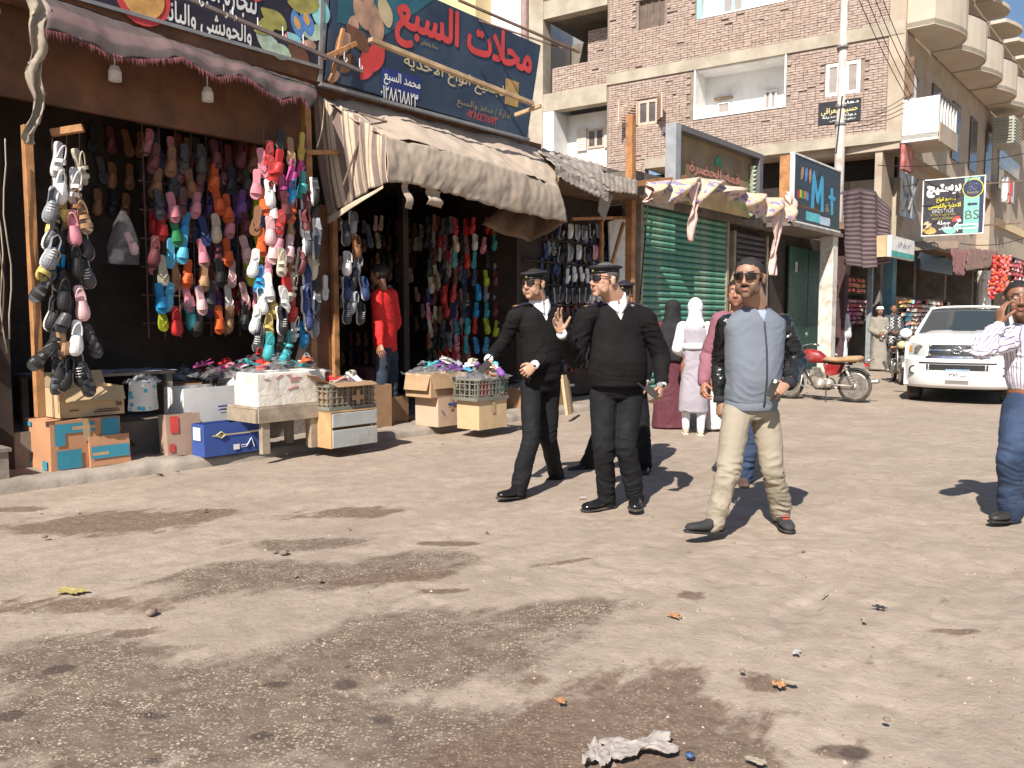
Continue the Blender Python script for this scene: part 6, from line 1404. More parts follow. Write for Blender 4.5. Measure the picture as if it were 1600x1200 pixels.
# ---------------------------------------------------------------- the white pickup
def pickup():
    g = G(1492, 633); o = thing('pickup_truck', 'white pickup truck facing up the street towards the camera', 'pickup truck', g, R(-33)); o.scale = (.95, 1, 1)
    wp_ = NT('white_car_paint'); wp_ = wp_.out((.80, .80, .79), .22, None, None, Coat_Weight=.6, Coat_Roughness=.05)
    blk = pm('black_trim', (.018, .018, .018), .55, .2); chrome = pm('chrome', (.62, .62, .62), .15, .05, metal=1.0)
    gl = NT('car_glass').out((.035, .045, .05), .04); lampg = NT('lamp_glass').out((.66, .68, .66), .08, .35)
    Wd = .88
    def fy(x, z_):                       # how far back the front lies at a given place
        a = abs(x)/Wd; y = .34*a**4+.06*a*a
        y += .10*max(0, (z_-.74)/.3)**1.4 + (.05 if z_ > .735 else 0) + .10*max(0, (.45-z_)/.2)**1.5
        return y
    xs = np.linspace(-1, 1, 29)
    def wz(z_): return Wd-.03*max(0, (.5-z_)/.3)-.02*max(0, (z_-.9)/.15)
    zs_ = [.27, .32, .40, .50, .60, .68, .725, .735, .76, .82, .90, .98, 1.04, 1.07]
    m = MB(); m.grid(lambda u, v: (lambda x, z_: (x, fy(x, z_), z_))((u*2-1)*wz(zs_[round(v*13)]), zs_[round(v*13)]), 28, 13); solidify(m.build('front_panel', wp_, o, True), .01)
    # bonnet
    def hood(u, v):
        x = (u*2-1)*(.86-.07*v); y0 = fy(x, 1.07); y1 = 1.22-.14*(1-(2*u-1)**2)+.12*(2*u-1)**2*0; y = y0+(y1-y0)*v
        return (x, y, 1.07+.14*v**.8-.05*abs(2*u-1)**3+.018*(1 if .25 < abs(2*u-1) < .72 else 0)*min(1, v*6)+.012*math.sin(v*PI))
    m = MB(); m.grid(hood, 28, 12); m.build('bonnet', wp_, o, True)
    # sides with wheel arches
    for sg in (-1, 1):
        pts = [(.34, .30), (.40, .30)]
        for a in np.linspace(PI, 0, 11): pts.append((.82+.40*math.cos(a), .30+.40*math.sin(a)))
        pts += [(1.9, .28), (3.25, .28)]
        for a in np.linspace(PI, 0, 11): pts.append((3.75+.40*math.cos(a), .30+.40*math.sin(a)))
        pts += [(4.9, .34), (4.95, 1.04), (3.4, 1.06), (1.2, 1.10), (.40, 1.02)]
        m = MB(); n = len(pts); x0 = sg*.875; m.add([(x0, y, z_) for y, z_ in pts]+[(sg*.80, y, z_) for y, z_ in pts], [tuple(range(n)) if sg < 0 else tuple(reversed(range(n))), tuple(range(n, 2*n))]+[(j, (j+1) % n, (j+1) % n+n, j+n) for j in range(n)])
        m.build('side_panel', wp_, o)
    # cabin
    A = [(1.18, .74, 1.19), (1.95, .60, 1.60)]
    m = MB(); m.grid(lambda u, v: ((u*2-1)*(.76-.14*v), 1.12+.78*v-.10*(1-(2*u-1)**2)+.0, 1.17+.43*v), 16, 8); m.build('windscreen', gl, o, True)
    m = MB(); m.grid(lambda u, v: ((u*2-1)*(.64+.02*v), 1.86+1.25*v-.06*(1-(2*u-1)**2)*(1-v), 1.595+.045*(1-(2*u-1)**4)-.0*v+.02*math.sin(v*PI)), 16, 8); solidify(m.build('roof', wp_, o, True), .03)
    for sg in (-1, 1):
        m = MB(); m.tube([(sg*.79, 1.05, 1.15), (sg*.72, 1.5, 1.38), (sg*.645, 1.92, 1.60)], .032, 8); m.build('pillar', wp_, o, True)
        m = MB(); m.tube([(sg*.645, 1.9, 1.60), (sg*.66, 3.1, 1.60), (sg*.80, 3.3, 1.06)], .035, 8); m.build('pillar', wp_, o, True)
        m = MB(); m.quad((sg*.78, 1.2, 1.09), (sg*.80, 3.2, 1.07), (sg*.665, 3.05, 1.58), (sg*.65, 1.95, 1.58)); m.build('side_window', gl, o)
        m = MB(); m.lathe([(0, -.035), (.10, -.03), (.115, .0), (.10, .03), (0, .04)], (sg*.99, 1.22, 1.16), 14, Matrix.Rotation(PI/2, 3, 'X') @ Matrix.Scale(.8, 3, Vector((0, 1, 0)))); mo = m.build('wing_mirror', wp_, o, True)
        m = MB(); m.bar((sg*.84, 1.25, 1.12), (sg*.93, 1.22, 1.14), .04); m.build('mirror_arm', blk, mo)
    m = MB(); m.box2((-.84, 3.25, .5), (.84, 3.30, 1.30)); m.build('cab_back', gl, o)
    m = MB(); m.box2((-.80, 1.0, .45), (.80, 3.2, .95)); m.build('cab_floor', blk, o)
    for sg in (-1, 1): m = MB(); m.box((sg*.35, 2.2, 1.08), (.44, .16, .75)); bev(m.build('seat', pm('seat_cloth', (.10, .09, .085), .9), o), .06, 3)
    m = MB(); m.tube([(.35+.18*math.cos(a), 1.62+.05*math.sin(a), 1.18+.17*math.sin(a)) for a in np.linspace(0, 2*PI, 17)], .014, 6); m.build('steering_wheel', blk, o)
    m = MB(); m.tube([(0, 1.08, 1.20), (-.3, 1.2, 1.24), (-.5, 1.25, 1.25)], .008, 5); m.tube([(.3, 1.08, 1.20), (.0, 1.2, 1.24), (-.2, 1.25, 1.25)], .008, 5); m.build('wiper', blk, o)
    m = MB(); m.box2((-.8, 3.4, .7), (.8, 4.9, .75)); m.build('load_bed', wp_, o)
    # grille, lamps, bumper
    def patch(x0, x1, z0, z1, off, nm, mm, nx_=12, nz_=4, shape=None, par=None):
        def f(u, v):
            a, b = (shape(u) if shape else (z0, z1)); x = x0+(x1-x0)*u; z_ = a+(b-a)*v; return (x, fy(x, z_)-off, z_)
        m = MB(); m.grid(f, nx_, nz_); return m.build(nm, mm, par or o, True)
    grl = patch(-.46, .46, .80, 1.0, .006, 'grille', blk)
    patch(-.47, .47, .99, 1.03, .022, 'chrome_bar', wp_, par=grl); patch(-.50, .50, .765, .80, .024, 'chrome_bar', chrome, par=grl); patch(-.42, .42, .885, .915, .02, 'chrome_bar', chrome, par=grl)
    gm_ = MB()
    for k in range(2):
        z0 = .815+.105*k
        for i in range(18):
            for j in range(2):
                x = -.42+i*.049+(.024 if j else 0); zc = z0+j*.032; gm_.tube([(x+.018*math.cos(a), fy(x, zc)-.014, zc+.014*math.sin(a)) for a in np.linspace(0, 2*PI, 7)], .0028, 4, cap=False)
    tag(gm_.build('mesh_rings', chrome, grl), kind='stuff')
    m = MB()
    for rx, rz in ((.085, .055), (.03, .05), (.062, .022)):
        zo = .90 if rz > .03 else .925; m.tube([(rx*math.cos(a), fy(0, .9)-.035, zo+rz*math.sin(a)) for a in np.linspace(0, 2*PI, 21)], .009, 6, cap=False)
    m.build('emblem', chrome, grl, True)
    for sg in (-1, 1):
        def shp(u): return (.80-.03*u+.05*u*u, .99+.03*u)
        hl = patch(sg*.50, sg*.835, .80, 1.0, .008, 'headlight', lampg, 10, 5, shp)
        m = MB(); x = sg*.62; m.lathe([(.0, 0), (.055, .0), (.075, .03), (.08, .05)], (x, fy(x, .9)+.03, .90), 16, Matrix.Rotation(PI/2, 3, 'X')); m.build('reflector', chrome, hl)
        patch(sg*.74, sg*.81, .86, .97, .012, 'indicator', pm('amber', (.6, .28, .08), .3), 4, 4, None, hl)
        m = MB(); x = sg*.70; m.lathe([(0, .0), (.055, .0), (.06, .02), (.075, .02), (.075, -.02)], (x, fy(x, .56)-.0, .56), 16, Matrix.Rotation(PI/2, 3, 'X')); fg = m.build('fog_lamp', blk, o)
        m = MB(); m.lathe([(0, .0), (.05, .0), (.048, .012), (0, .018)], (x, fy(x, .56)-.008, .56), 16, Matrix.Rotation(PI/2, 3, 'X')); m.build('lens', lampg, fg)
    ik = patch(-.48, .48, .565, .665, .006, 'air_intake', blk)
    m = MB()
    for i in range(15):
        for j in range(2): x = -.44+i*.062+(.03 if j else 0); zc = .595+j*.04; m.tube([(x+.024*math.cos(a), fy(x, zc)-.012, zc+.014*math.sin(a)) for a in np.linspace(0, 2*PI, 7)], .003, 4, cap=False)
    tag(m.build('mesh_rings', chrome, ik), kind='stuff')
    patch(-.60, .60, .675, .70, .012, 'bumper_line', blk, 20, 1); patch(-.84, .84, .724, .736, .004, 'bumper_gap', blk, 28, 1)
    m = MB(); m.box((.02, fy(0, .5)-.03, .50), (.36, .012, .18)); npl = m.build('number_plate', pm('plate_white', (.62, .63, .62), .4, .08, 20), o)
    m = MB(); m.box((.02, fy(0, .5)-.038, .575), (.34, .004, .03)); m.build('plate_band', pm('plate_blue', (.25, .38, .55), .5), npl)
    lettering('٣٧١ ب', .26, .07, .02, .49, fy(0, .5)-.039, pm('dark_ink', (.05, .05, .05)), npl, rtl=False)
    for sg in (-1, 1):
        for y in (.82, 3.75):
            m = MB(); m.lathe([(.20, -.1), (.30, -.105), (.335, -.08), (.34, 0), (.335, .08), (.30, .105), (.20, .1)], (sg*.74, y, .34), 28, Matrix.Rotation(PI/2, 3, 'Y')); wh = m.build('wheel', pm('tyre', (.025, .023, .022), .85, .2, dirt=(.12, .09, .07)), o, True)
            m = MB(); m.lathe([(0, .07), (.09, .09), (.19, .05), (.205, .09), (.21, .02)], (sg*.74, y, .34), 24, Matrix.Rotation(sg*PI/2, 3, 'Y')); m.build('rim', chrome, wh, True)
    m = MB(); m.box2((-.7, .7, .2), (.7, 4.6, .4)); m.build('chassis', blk, o)
    m = MB(); m.box2((-.80, .42, .4), (.80, 1.3, .9)); m.build('engine_bay', blk, o)
    return o
pickup()

# ---------------------------------------------------------------- motorcycles
def motorcycle(label, paint, seatm, loc, rz):
    """x forward"""
    o = thing('motorcycle', label, 'motorcycle', loc, rz); ch = pm('dusty_chrome', (.50, .48, .45), .3, .2, 12, metal=.8, dirt=(.30, .24, .18), dsc=14); alu = pm('dusty_alloy', (.40, .37, .33), .5, .2, 14, metal=.5, dirt=(.3, .24, .18), dsc=10); blk = pm('black_trim', (0, 0, 0)); ty = pm('tyre', (0, 0, 0))
    for x, nm in ((.63, 'front_wheel'), (-.60, 'rear_wheel')):
        m = MB(); m.lathe([(.25, -.028), (.275, -.036), (.298, -.024), (.303, 0), (.298, .024), (.275, .036), (.25, .028)], (x, 0, .305), 32, Matrix.Rotation(PI/2, 3, 'X')); wh = m.build(nm, ty, o, True)
        m = MB(); m.lathe([(.225, -.03), (.247, -.034), (.247, .034), (.225, .03)], (x, 0, .305), 28, Matrix.Rotation(PI/2, 3, 'X')); m.build('rim', ch, wh, True)
        m = MB(); m.lathe([(0, -.06), (.05, -.06), (.06, 0), (.05, .06), (0, .06)], (x, 0, .305), 14, Matrix.Rotation(PI/2, 3, 'X'))
        m.build('hub', alu, wh, True)
        for i in range(18):
            a = 2*PI*i/18; m = MB(); m.tube([(x+.045*math.cos(a+.4), .02*(-1)**i, .305+.045*math.sin(a+.4)), (x+.23*math.cos(a), 0, .305+.23*math.sin(a))], .0028, 4); m.build('spoke', ch, wh)
        m = MB(); r = .335; a0, a1 = (.2, 2.6) if x > 0 else (.5, 2.5)
        m.grid(lambda u, v: (x+(r-.02*(2*v-1)**2)*math.cos(a0+(a1-a0)*u), .055*(2*v-1), .305+(r-.03*(2*v-1)**2)*math.sin(a0+(a1-a0)*u)), 16, 4); solidify(m.build('mudguard', ch if x > 0 else blk, o, True), .003)
    for sy in (-1, 1):
        m = MB(); m.tube([(.63, .075*sy, .305), (.52, .075*sy, .60), (.40, .075*sy, .92)], [.022, .02, .016], 8); m.build('fork', ch, o, True)
        m = MB(); m.tube([(-.60, .09*sy, .32), (-.44, .10*sy, .66)], .028, 10); 
        for k in range(7): m.lathe([(.038, 0), (.04, .008), (.038, .014)], (-.585+.02*k, .092*sy, .36+.043*k), 10)
        m.build('shock', ch, o, True)
        m = MB(); m.tube([(.40, .05*sy, .93), (.42, .14*sy, 1.02), (.34, .30*sy, 1.05), (.26, .37*sy, 1.03)], .012, 6); m.tube([(.29, .34*sy, 1.04), (.22, .42*sy, 1.02)], .02, 8); m.build('handlebar', ch, o, True)
        m = MB(); m.tube([(.36, .24*sy, 1.05), (.40, .27*sy, 1.20)], .006, 5); mi = m.build('mirror_arm', blk, o); m = MB(); m.lathe([(0, -.01), (.05, -.008), (.05, .008), (0, .012)], (.41, .28*sy, 1.23), 12, Matrix.Rotation(PI/2, 3, 'Y')); m.build('mirror', ch, mi, True)
        m = MB(); m.tube([(.48, .10*sy, .82), (.40, .17*sy, .80)], .012, 6); m.lathe([(0, -.02), (.03, -.01), (.03, .02), (0, .03)], (.42, .18*sy, .80), 8); m.build('indicator', pm('amber', (0, 0, 0)), o, True)
        m = MB(); m.tube([(-.60, .10*sy, .31), (-.05, .09*sy, .32)], .018, 6); m.build('swing_arm', alu, o, True)
    m = MB(); m.tube([(.40, 0, .90), (.30, 0, .50), (.10, 0, .22), (-.15, 0, .22)], .02, 6); m.tube([(.38, 0, .84), (-.05, 0, .72), (-.55, 0, .70)], .02, 6); m.tube([(-.05, 0, .70), (-.15, 0, .24)], .02, 6); m.build('frame', blk, o, True)
    m = MB(); m.lathe([(0, -.06), (.06, -.05), (.085, 0), (.09, .05), (.0, .07)], (.50, 0, .86), 18, Matrix.Rotation(PI/2, 3, 'Y')); m.build('headlight', pm('lamp_cream', (.55, .48, .28), .3), o, True)
    m = MB(); m.lathe([(0, -.02), (.04, -.02), (.05, .02), (0, .03)], (.38, .07, 1.0), 12); m.lathe([(0, -.02), (.04, -.02), (.05, .02), (0, .03)], (.38, -.07, 1.0), 12); m.build('gauges', blk, o, True)
    m = MB(); rings = []
    for x, w_, z0, z1 in ((.37, .04, .80, .88), (.33, .11, .74, .95), (.20, .135, .70, .97), (.05, .12, .70, .93), (-.06, .07, .70, .85), (-.09, .03, .72, .80)):
        zc = (z0+z1)/2; h = (z1-z0)/2; rings.append([(x, w_*math.copysign(abs(math.cos(a))**.7, math.cos(a)), zc+h*math.copysign(abs(math.sin(a))**.8, math.sin(a))) for a in np.linspace(0, 2*PI, 17)[:-1]])
    m.ring(rings); m.build('fuel_tank', paint, o, True)
    for sy in (-1, 1):
        m = MB(); m.ring([[(x, sy*(.11+.02*q), z_) for x, z_ in ((-.05, .70), (-.12, .48), (-.30, .50), (-.38, .68))] for q in (0, 1)]); bev(m.build('side_cover', paint, o), .015, 2)
    m = MB(); rings = []
    for x, w_, z0, z1 in ((-.02, .08, .74, .80), (-.10, .12, .73, .83), (-.3, .13, .72, .825), (-.5, .13, .73, .85), (-.68, .11, .75, .865), (-.74, .06, .78, .85)):
        zc = (z0+z1)/2; h = (z1-z0)/2; rings.append([(x, w_*math.cos(a)*1.05, zc+h*math.sin(a)+.01*fn3(x*9, a, 0)) for a in np.linspace(0, 2*PI, 15)[:-1]])
    m.ring(rings); m.build('seat', seatm, o, True)
    m = MB(); m.tube([(-.70, .09, .74), (-.9, .09, .80), (-.92, 0, .81), (-.9, -.09, .80), (-.70, -.09, .74)], .010, 6); m.tube([(-.78, .09, .77), (-.78, -.09, .77)], .008, 5); m.build('rear_rack', ch, o, True)
    m = MB(); m.box((-.80, 0, .70), (.05, .10, .07)); bev(m.build('tail_lamp', foamc((.5, .02, .02)), o), .012, 2)
    # engine: crankcase, finned cylinder, exhaust
    m = MB(); m.lathe([(0, -.13), (.10, -.12), (.115, 0), (.10, .12), (0, .13)], (.02, 0, .33), 18, Matrix.Rotation(PI/2, 3, 'X')); m.lathe([(0, -.11), (.085, -.10), (.095, 0), (.085, .10), (0, .11)], (-.14, 0, .34), 16, Matrix.Rotation(PI/2, 3, 'X')); m.box((-.06, 0, .34), (.22, .18, .18)); en = m.build('engine', alu, o, True)
    for k in range(8): m = MB(); m.box((.06+.018*k*.3, 0, .45+.024*k), (.16-.004*k, .15, .010), Matrix.Rotation(-.15, 3, 'Y')); m.build('cooling_fin', alu, en)
    m = MB(); m.tube([(.13, -.06, .52), (.26, -.10, .42), (.20, -.13, .24), (-.10, -.15, .22), (-.35, -.16, .26)], .019, 8); m.tube([(-.33, -.16, .26), (-.45, -.165, .29), (-.95, -.18, .40), (-.97, -.18, .405)], [.02, .042, .045, .03], 12); m.build('exhaust', ch, o, True)
    m = MB(); m.tube([(-.02, -.10, .24), (-.02, -.26, .24)], .012, 6); m.tube([(-.02, .10, .24), (-.02, .26, .24)], .012, 6); m.build('footrest', blk, o)
    m = MB(); m.tube([(-.12, .10, .24), (-.18, .28, .0)], .012, 6); m.build('kickstand', blk, o)
    m = MB(); m.tube([(.30, -.16, .55), (.33, -.18, .30), (.20, -.19, .24)], .014, 6); m.tube([(.30, .16, .55), (.33, .18, .30), (.20, .19, .24)], .014, 6); m.tube([(.30, -.16, .55), (.30, .16, .55)], .014, 6); m.build('crash_bar', ch, o, True)
    return o
redp = pm('red_paint', (.27, .014, .016), .4, .3, 6, .1, dirt=(.24, .13, .10), dsc=6); blkp = pm('black_paint', (.02, .02, .025), .3, .2)
mc_ = motorcycle('dusty red motorcycle parked side on with a tan cloth over its seat', redp, pm('tan_seat_cloth', (.38, .235, .13), .9, .25, 8), G(1283, 626), R(180-40)); mc_.scale = (.93, .93, .93)
motorcycle('dark motorcycle standing beside the white pickup, seen from its front', blkp, pm('black_seat', (.03, .028, .028), .6), G(1402, 598), R(252))

# ---------------------------------------------------------------- people
_t3 = np.random.RandomState(11).rand(64, 64, 64)
def vn3(P):
    i = np.floor(P).astype(int); f = P-i; f = f*f*(3-2*f); r = 0
    for a in (0, 1):
        for b in (0, 1):
            for c in (0, 1):
                w_ = (f[:, 0] if a else 1-f[:, 0])*(f[:, 1] if b else 1-f[:, 1])*(f[:, 2] if c else 1-f[:, 2])
                r = r+w_*_t3[(i[:, 0]+a) & 63, (i[:, 1]+b) & 63, (i[:, 2]+c) & 63]
    return r
def remesh(m, vox, sm=6, fac=.5):
    me = m.mesh('tmp'); o = bpy.data.objects.new('tmp', me); C.objects.link(o)
    r = o.modifiers.new('r', 'REMESH'); r.mode = 'VOXEL'; r.voxel_size = vox
    if sm: s_ = o.modifiers.new('s', 'SMOOTH'); s_.iterations = sm; s_.factor = fac
    dg = bpy.context.evaluated_depsgraph_get(); dg.update()
    out = bpy.data.meshes.new_from_object(o.evaluated_get(dg)); bpy.data.objects.remove(o); bpy.data.meshes.remove(me)
    out.materials.clear(); out.shade_smooth(); return out
def coords(me):
    a = np.empty(len(me.vertices)*3, dtype=np.float32); me.vertices.foreach_get('co', a); return a.reshape(-1, 3)
def normals(me):
    a = np.empty(len(me.vertices)*3, dtype=np.float32); me.vertex_normals.foreach_get('vector', a); return a.reshape(-1, 3)
def setco(me, P): me.vertices.foreach_set('co', np.asarray(P, dtype=np.float32).ravel()); me.update()
def centers(me):
    a = np.empty(len(me.polygons)*3, dtype=np.float32); me.polygons.foreach_get('center', a); return a.reshape(-1, 3)
def folds(me, joints, amp=.012, base=.25, fz=24, fx=8, seed=0, r=.12):
    P = coords(me); N = normals(me)
    wv = P*np.array([fx*1.3, fx*1.3, fz*1.35])+seed*7.3; warp = (vn3(P*5+seed)-.5)*5
    wv[:, 2] += warp; n_ = vn3(wv); rid = 1-np.abs(2*n_-1)
    w_ = np.full(len(P), base)
    for j in joints: w_ += np.exp(-(((P-np.array(j))**2).sum(1))/(r*r))
    d = (rid-.62)*amp*np.clip(w_, 0, 1.25)+(vn3(P*7+seed+3)-.5)*amp*1.3
    n2 = vn3(wv*np.array([2.3, 2.3, 2.1])+9); d = d+(1-np.abs(2*n2-1)-.6)*amp*.35*np.clip(w_, 0, 1)
    setco(me, P+N*d[:, None])
def cut(me, keep):
    """drop the faces where keep is False"""
    bm = bmesh.new(); bm.from_mesh(me); bm.faces.ensure_lookup_table()
    bmesh.ops.delete(bm, geom=[f for f, k in zip(bm.faces, keep) if not k], context='FACES'); bm.to_mesh(me); bm.free(); return me
def ball(m, c, r, n=14, rot=None):
    c = Vector(c); r = Vector(r if isinstance(r, (tuple, list)) else (r, r, r)); rings = []
    for i in range(n//2+1):
        a = -PI/2+PI*i/(n//2); cr, sz = max(.02, math.cos(a)), math.sin(a)
        vs = [Vector((r.x*cr*math.cos(2*PI*j/n), r.y*cr*math.sin(2*PI*j/n), r.z*sz)) for j in range(n)]
        rings.append([(rot @ p if rot is not None else p)+c for p in vs])
    m.ring(rings)
def chain(m, pts, rs, n=12, flat=1.0):
    """tapered limb with rounded joints"""
    pts = [Vector(p) for p in pts]; q, rr = [], []
    for i in range(len(pts)-1):
        for k in range(5): u = k/5; q.append(pts[i].lerp(pts[i+1], u)); rr.append(rs[i]+(rs[i+1]-rs[i])*u)
    q.append(pts[-1]); rr.append(rs[-1]); m.tube(q, rr, n)
    for p, r in zip(pts, rs): ball(m, p, r*.98)
def join(mes, name):
    V, F, MI, off = [], [], [], 0
    for me, mi in mes:
        P = coords(me); V.append(P); n = len(me.polygons)
        mm = np.zeros(n, dtype=np.int32); me.polygons.foreach_get('material_index', mm); MI.append(mm if mi is None else np.full(n, mi, dtype=np.int32))
        for p in me.polygons: F.append(tuple(v+off for v in p.vertices))
        off += len(P)
    out = bpy.data.meshes.new(name); out.from_pydata(np.concatenate(V).tolist(), [], F); out.polygons.foreach_set('material_index', np.concatenate(MI)); out.shade_smooth(); out.update(); return out
def xf(me, M): me.transform(M); return me
def frame(f, u=(0, 0, 1)):
    """matrix whose y looks along f and z is as near u as can be"""
    y = Vector(f).normalized(); x = y.cross(Vector(u)).normalized(); z = x.cross(y); return Matrix((x, y, z)).transposed()

def skin_mat(name, c):
    t = NT(name); col = t.mix(t.ramp(t.noise(28, 4), .35, .65), tuple(x*.86 for x in c), tuple(x*1.1 for x in c)); col = t.mix(t.ramp(t.noise(7, 2), .4, .7, 0, .3), col, (c[0]*1.05, c[1]*.78, c[2]*.7))
    m_ = t.out(col, .48, None, t.bump(t.noise(260, 3), .15, .002)); t.b.inputs['Subsurface Weight'].default_value = .12; t.b.inputs['Subsurface Radius'].default_value = (.02, .008, .004); t.b.inputs['Subsurface Scale'].default_value = .5; return m_
def head_mesh(age=0, wide=1.0, vox=.0042):
    m = MB(); w = wide
    ball(m, (0, -.012, .036), (.075*w, .094, .083), 22); ball(m, (0, .020, -.022), (.062*w, .067, .086), 20)
    ball(m, (0, .030, -.070), (.049*w, .052, .040), 18); ball(m, (0, .064, -.098), (.024*w, .020, .019), 12)
    m.tube([(0, .080, .022), (0, .094, -.004), (0, .106, -.028), (0, .094, -.040)], [.007, .009, .012, .009], 10)
    for s_ in (-1, 1):
        ball(m, (s_*.0125, .092, -.033), (.008, .010, .008)); ball(m, (s_*.040*w, .056, -.014), (.023, .022, .021)); ball(m, (s_*.028, .076, .029), (.026, .011, .008))
        ball(m, (s_*.078*w, -.012, -.006), (.009, .019, .032), 12, Matrix.Rotation(s_*.25, 3, 'Z')); ball(m, (s_*.081*w, -.018, .012), (.010, .012, .012)); ball(m, (s_*.050*w, .03, -.062), (.018, .03, .03)); ball(m, (s_*.036*w, .045, -.045), (.028, .034, .040))
        ball(m, (s_*.031, .071, .010), (.0155, .0135, .0115))
    ball(m, (0, .058, -.060), (.030, .028, .030), 14); ball(m, (0, .0835, -.0575), (.023, .0075, .0052), 12); ball(m, (0, .0825, -.0680), (.0200, .0078, .0060), 12)
    return remesh(m, vox, 3, .45)
def head_regions(me, hairline=.070, beard=True, slope=1.12):
    P = centers(me); x, y, z_ = P[:, 0], P[:, 1], P[:, 2]; mi = np.zeros(len(P), dtype=np.int32)
    nz = (vn3(P*90)-.5)*.008
    ear = (np.abs(x) > .073) & (y > -.045) & (y < .02) & (z_ < .03) & (z_ > -.045)
    hair = (z_+nz > np.interp(y, [-.1, -.03, .0, .022, .045, .1], [-.07, -.062, -.035, .028, hairline-.012, hairline+.008])) & ~ear & (y < .098)
    if beard:
        mi[(z_ < -.036+nz+.25*np.clip(np.abs(x)-.03, 0, 1)) & (y > -.01) & (z_ > -.13)] = 1
        mi[(z_ > -.0535+nz*.3) & (z_ < -.042) & (np.abs(x) < .027) & (y > .07)] = 3 if beard == 2 else 1
        mi[(z_ < .02) & (z_ > -.06) & (np.abs(x) > .062) & (y > .0) & (y < .022+nz)] = 1
    mi[(np.abs(z_+.063) < .0085) & (np.abs(x) < .0225) & (y > .074)] = 2
    mi[(np.abs(z_-.033-nz*.3) < .0055) & (np.abs(x) > .012) & (np.abs(x) < .047) & (y > .055)] = 3
    me.polygons.foreach_set('material_index', mi); return hair
def hair_mesh(hm, mask, th=.006, rough=.004):
    bm = bmesh.new(); bm.from_mesh(hm); bm.faces.ensure_lookup_table()
    bmesh.ops.delete(bm, geom=[f for f, k in zip(bm.faces, mask) if not k], context='FACES')
    me = bpy.data.meshes.new('hair'); bm.to_mesh(me); bm.free(); P = coords(me); N = normals(me)
    setco(me, P+N*(th+rough*(vn3(P*130)-.4))[:, None]); me.polygons.foreach_set('material_index', np.zeros(len(me.polygons), dtype=np.int32)); return me
def hand_mesh(wrist, d, palm, thumb, curl=(.5, .55, .6, .7), tcurl=.4, spread=.12, size=1.0, side=1):
    """d: towards the knuckles; palm: out of the palm; thumb: the side the thumb is on"""
    d = Vector(d).normalized(); p = Vector(palm); p = (p-d*p.dot(d)).normalized(); s_ = d.cross(p); 
    if s_.dot(Vector(thumb)) < 0: s_ = -s_
    w = Vector(wrist); m = MB(); k = size
    rings = []
    for u, hw_, hd in ((-.03, .026, .021), (0, .027, .019), (.03, .036, .018), (.06, .042, .016), (.088, .041, .014), (.098, .036, .010)):
        rings.append([w+d*u*k+s_*(hw_*k*math.cos(a))+p*(hd*k*math.sin(a)) for a in np.linspace(0, 2*PI, 17)[:-1]])
    m.ring(rings); ball(m, w+(d*.035+s_*.025+p*.010)*k, .019*k)
    L = [(.042, .028, .022), (.046, .031, .023), (.043, .028, .022), (.034, .021, .019)]
    for i in range(4):
        off = (1.5-i)*.0215; b = w+(d*(.088-.006*abs(i-1.2))+s_*off)*k; an = -.08; a = (1.5-i)*spread
        dd = (d*math.cos(a)+s_*math.sin(a)).normalized(); pts = [b-dd*.02*k, b]; c = curl[i]
        ang = 0
        for j, ln in enumerate(L[i]):
            ang += c*(1.0, 1.15, .7)[j]; pts.append(pts[-1]+(dd*math.cos(ang)+p*math.sin(ang))*ln*k)
        chain(m, pts, [.0095*k, .0098*k, .0090*k, .0083*k, .0068*k], 9)
    b = w+(d*.022+s_*.024+p*.006)*k; t0 = (d*.62+s_*.72+p*.25).normalized(); pts = [b, b+t0*.036*k]
    t1 = (t0*math.cos(tcurl)+(p*.8-s_*.4+d*.3).normalized()*math.sin(tcurl)).normalized(); pts.append(pts[-1]+t1*.030*k)
    t2 = (t1*math.cos(tcurl*.8)+(p*.7-s_*.6).normalized()*math.sin(tcurl*.8)).normalized(); pts.append(pts[-1]+t2*.024*k)
    chain(m, pts, [.015*k, .0118*k, .0105*k, .0085*k], 9)
    return remesh(m, .0032*k, 2, .4)
def ell_ring(c, X, Y, w_, d_, n=28, e=.85, back=1.0):
    out = []
    for j in range(n):
        a = 2*PI*j/n; ca, sa = math.cos(a), math.sin(a); yy = math.copysign(abs(sa)**e, sa)
        out.append(c+X*w_*math.copysign(abs(ca)**e, ca)+Y*(d_*yy*(back if yy < 0 else 1)))
    return out
def torso(m, base, top, X, Y, secs, bend=None, n=28):
    """secs: (share of the way up, half width, half depth, forward shift)"""
    rings = []
    for u, w_, d_, f in secs: rings.append(ell_ring(base.lerp(top, u)+Y*f, X, Y, w_, d_, n))
    m.ring(rings)
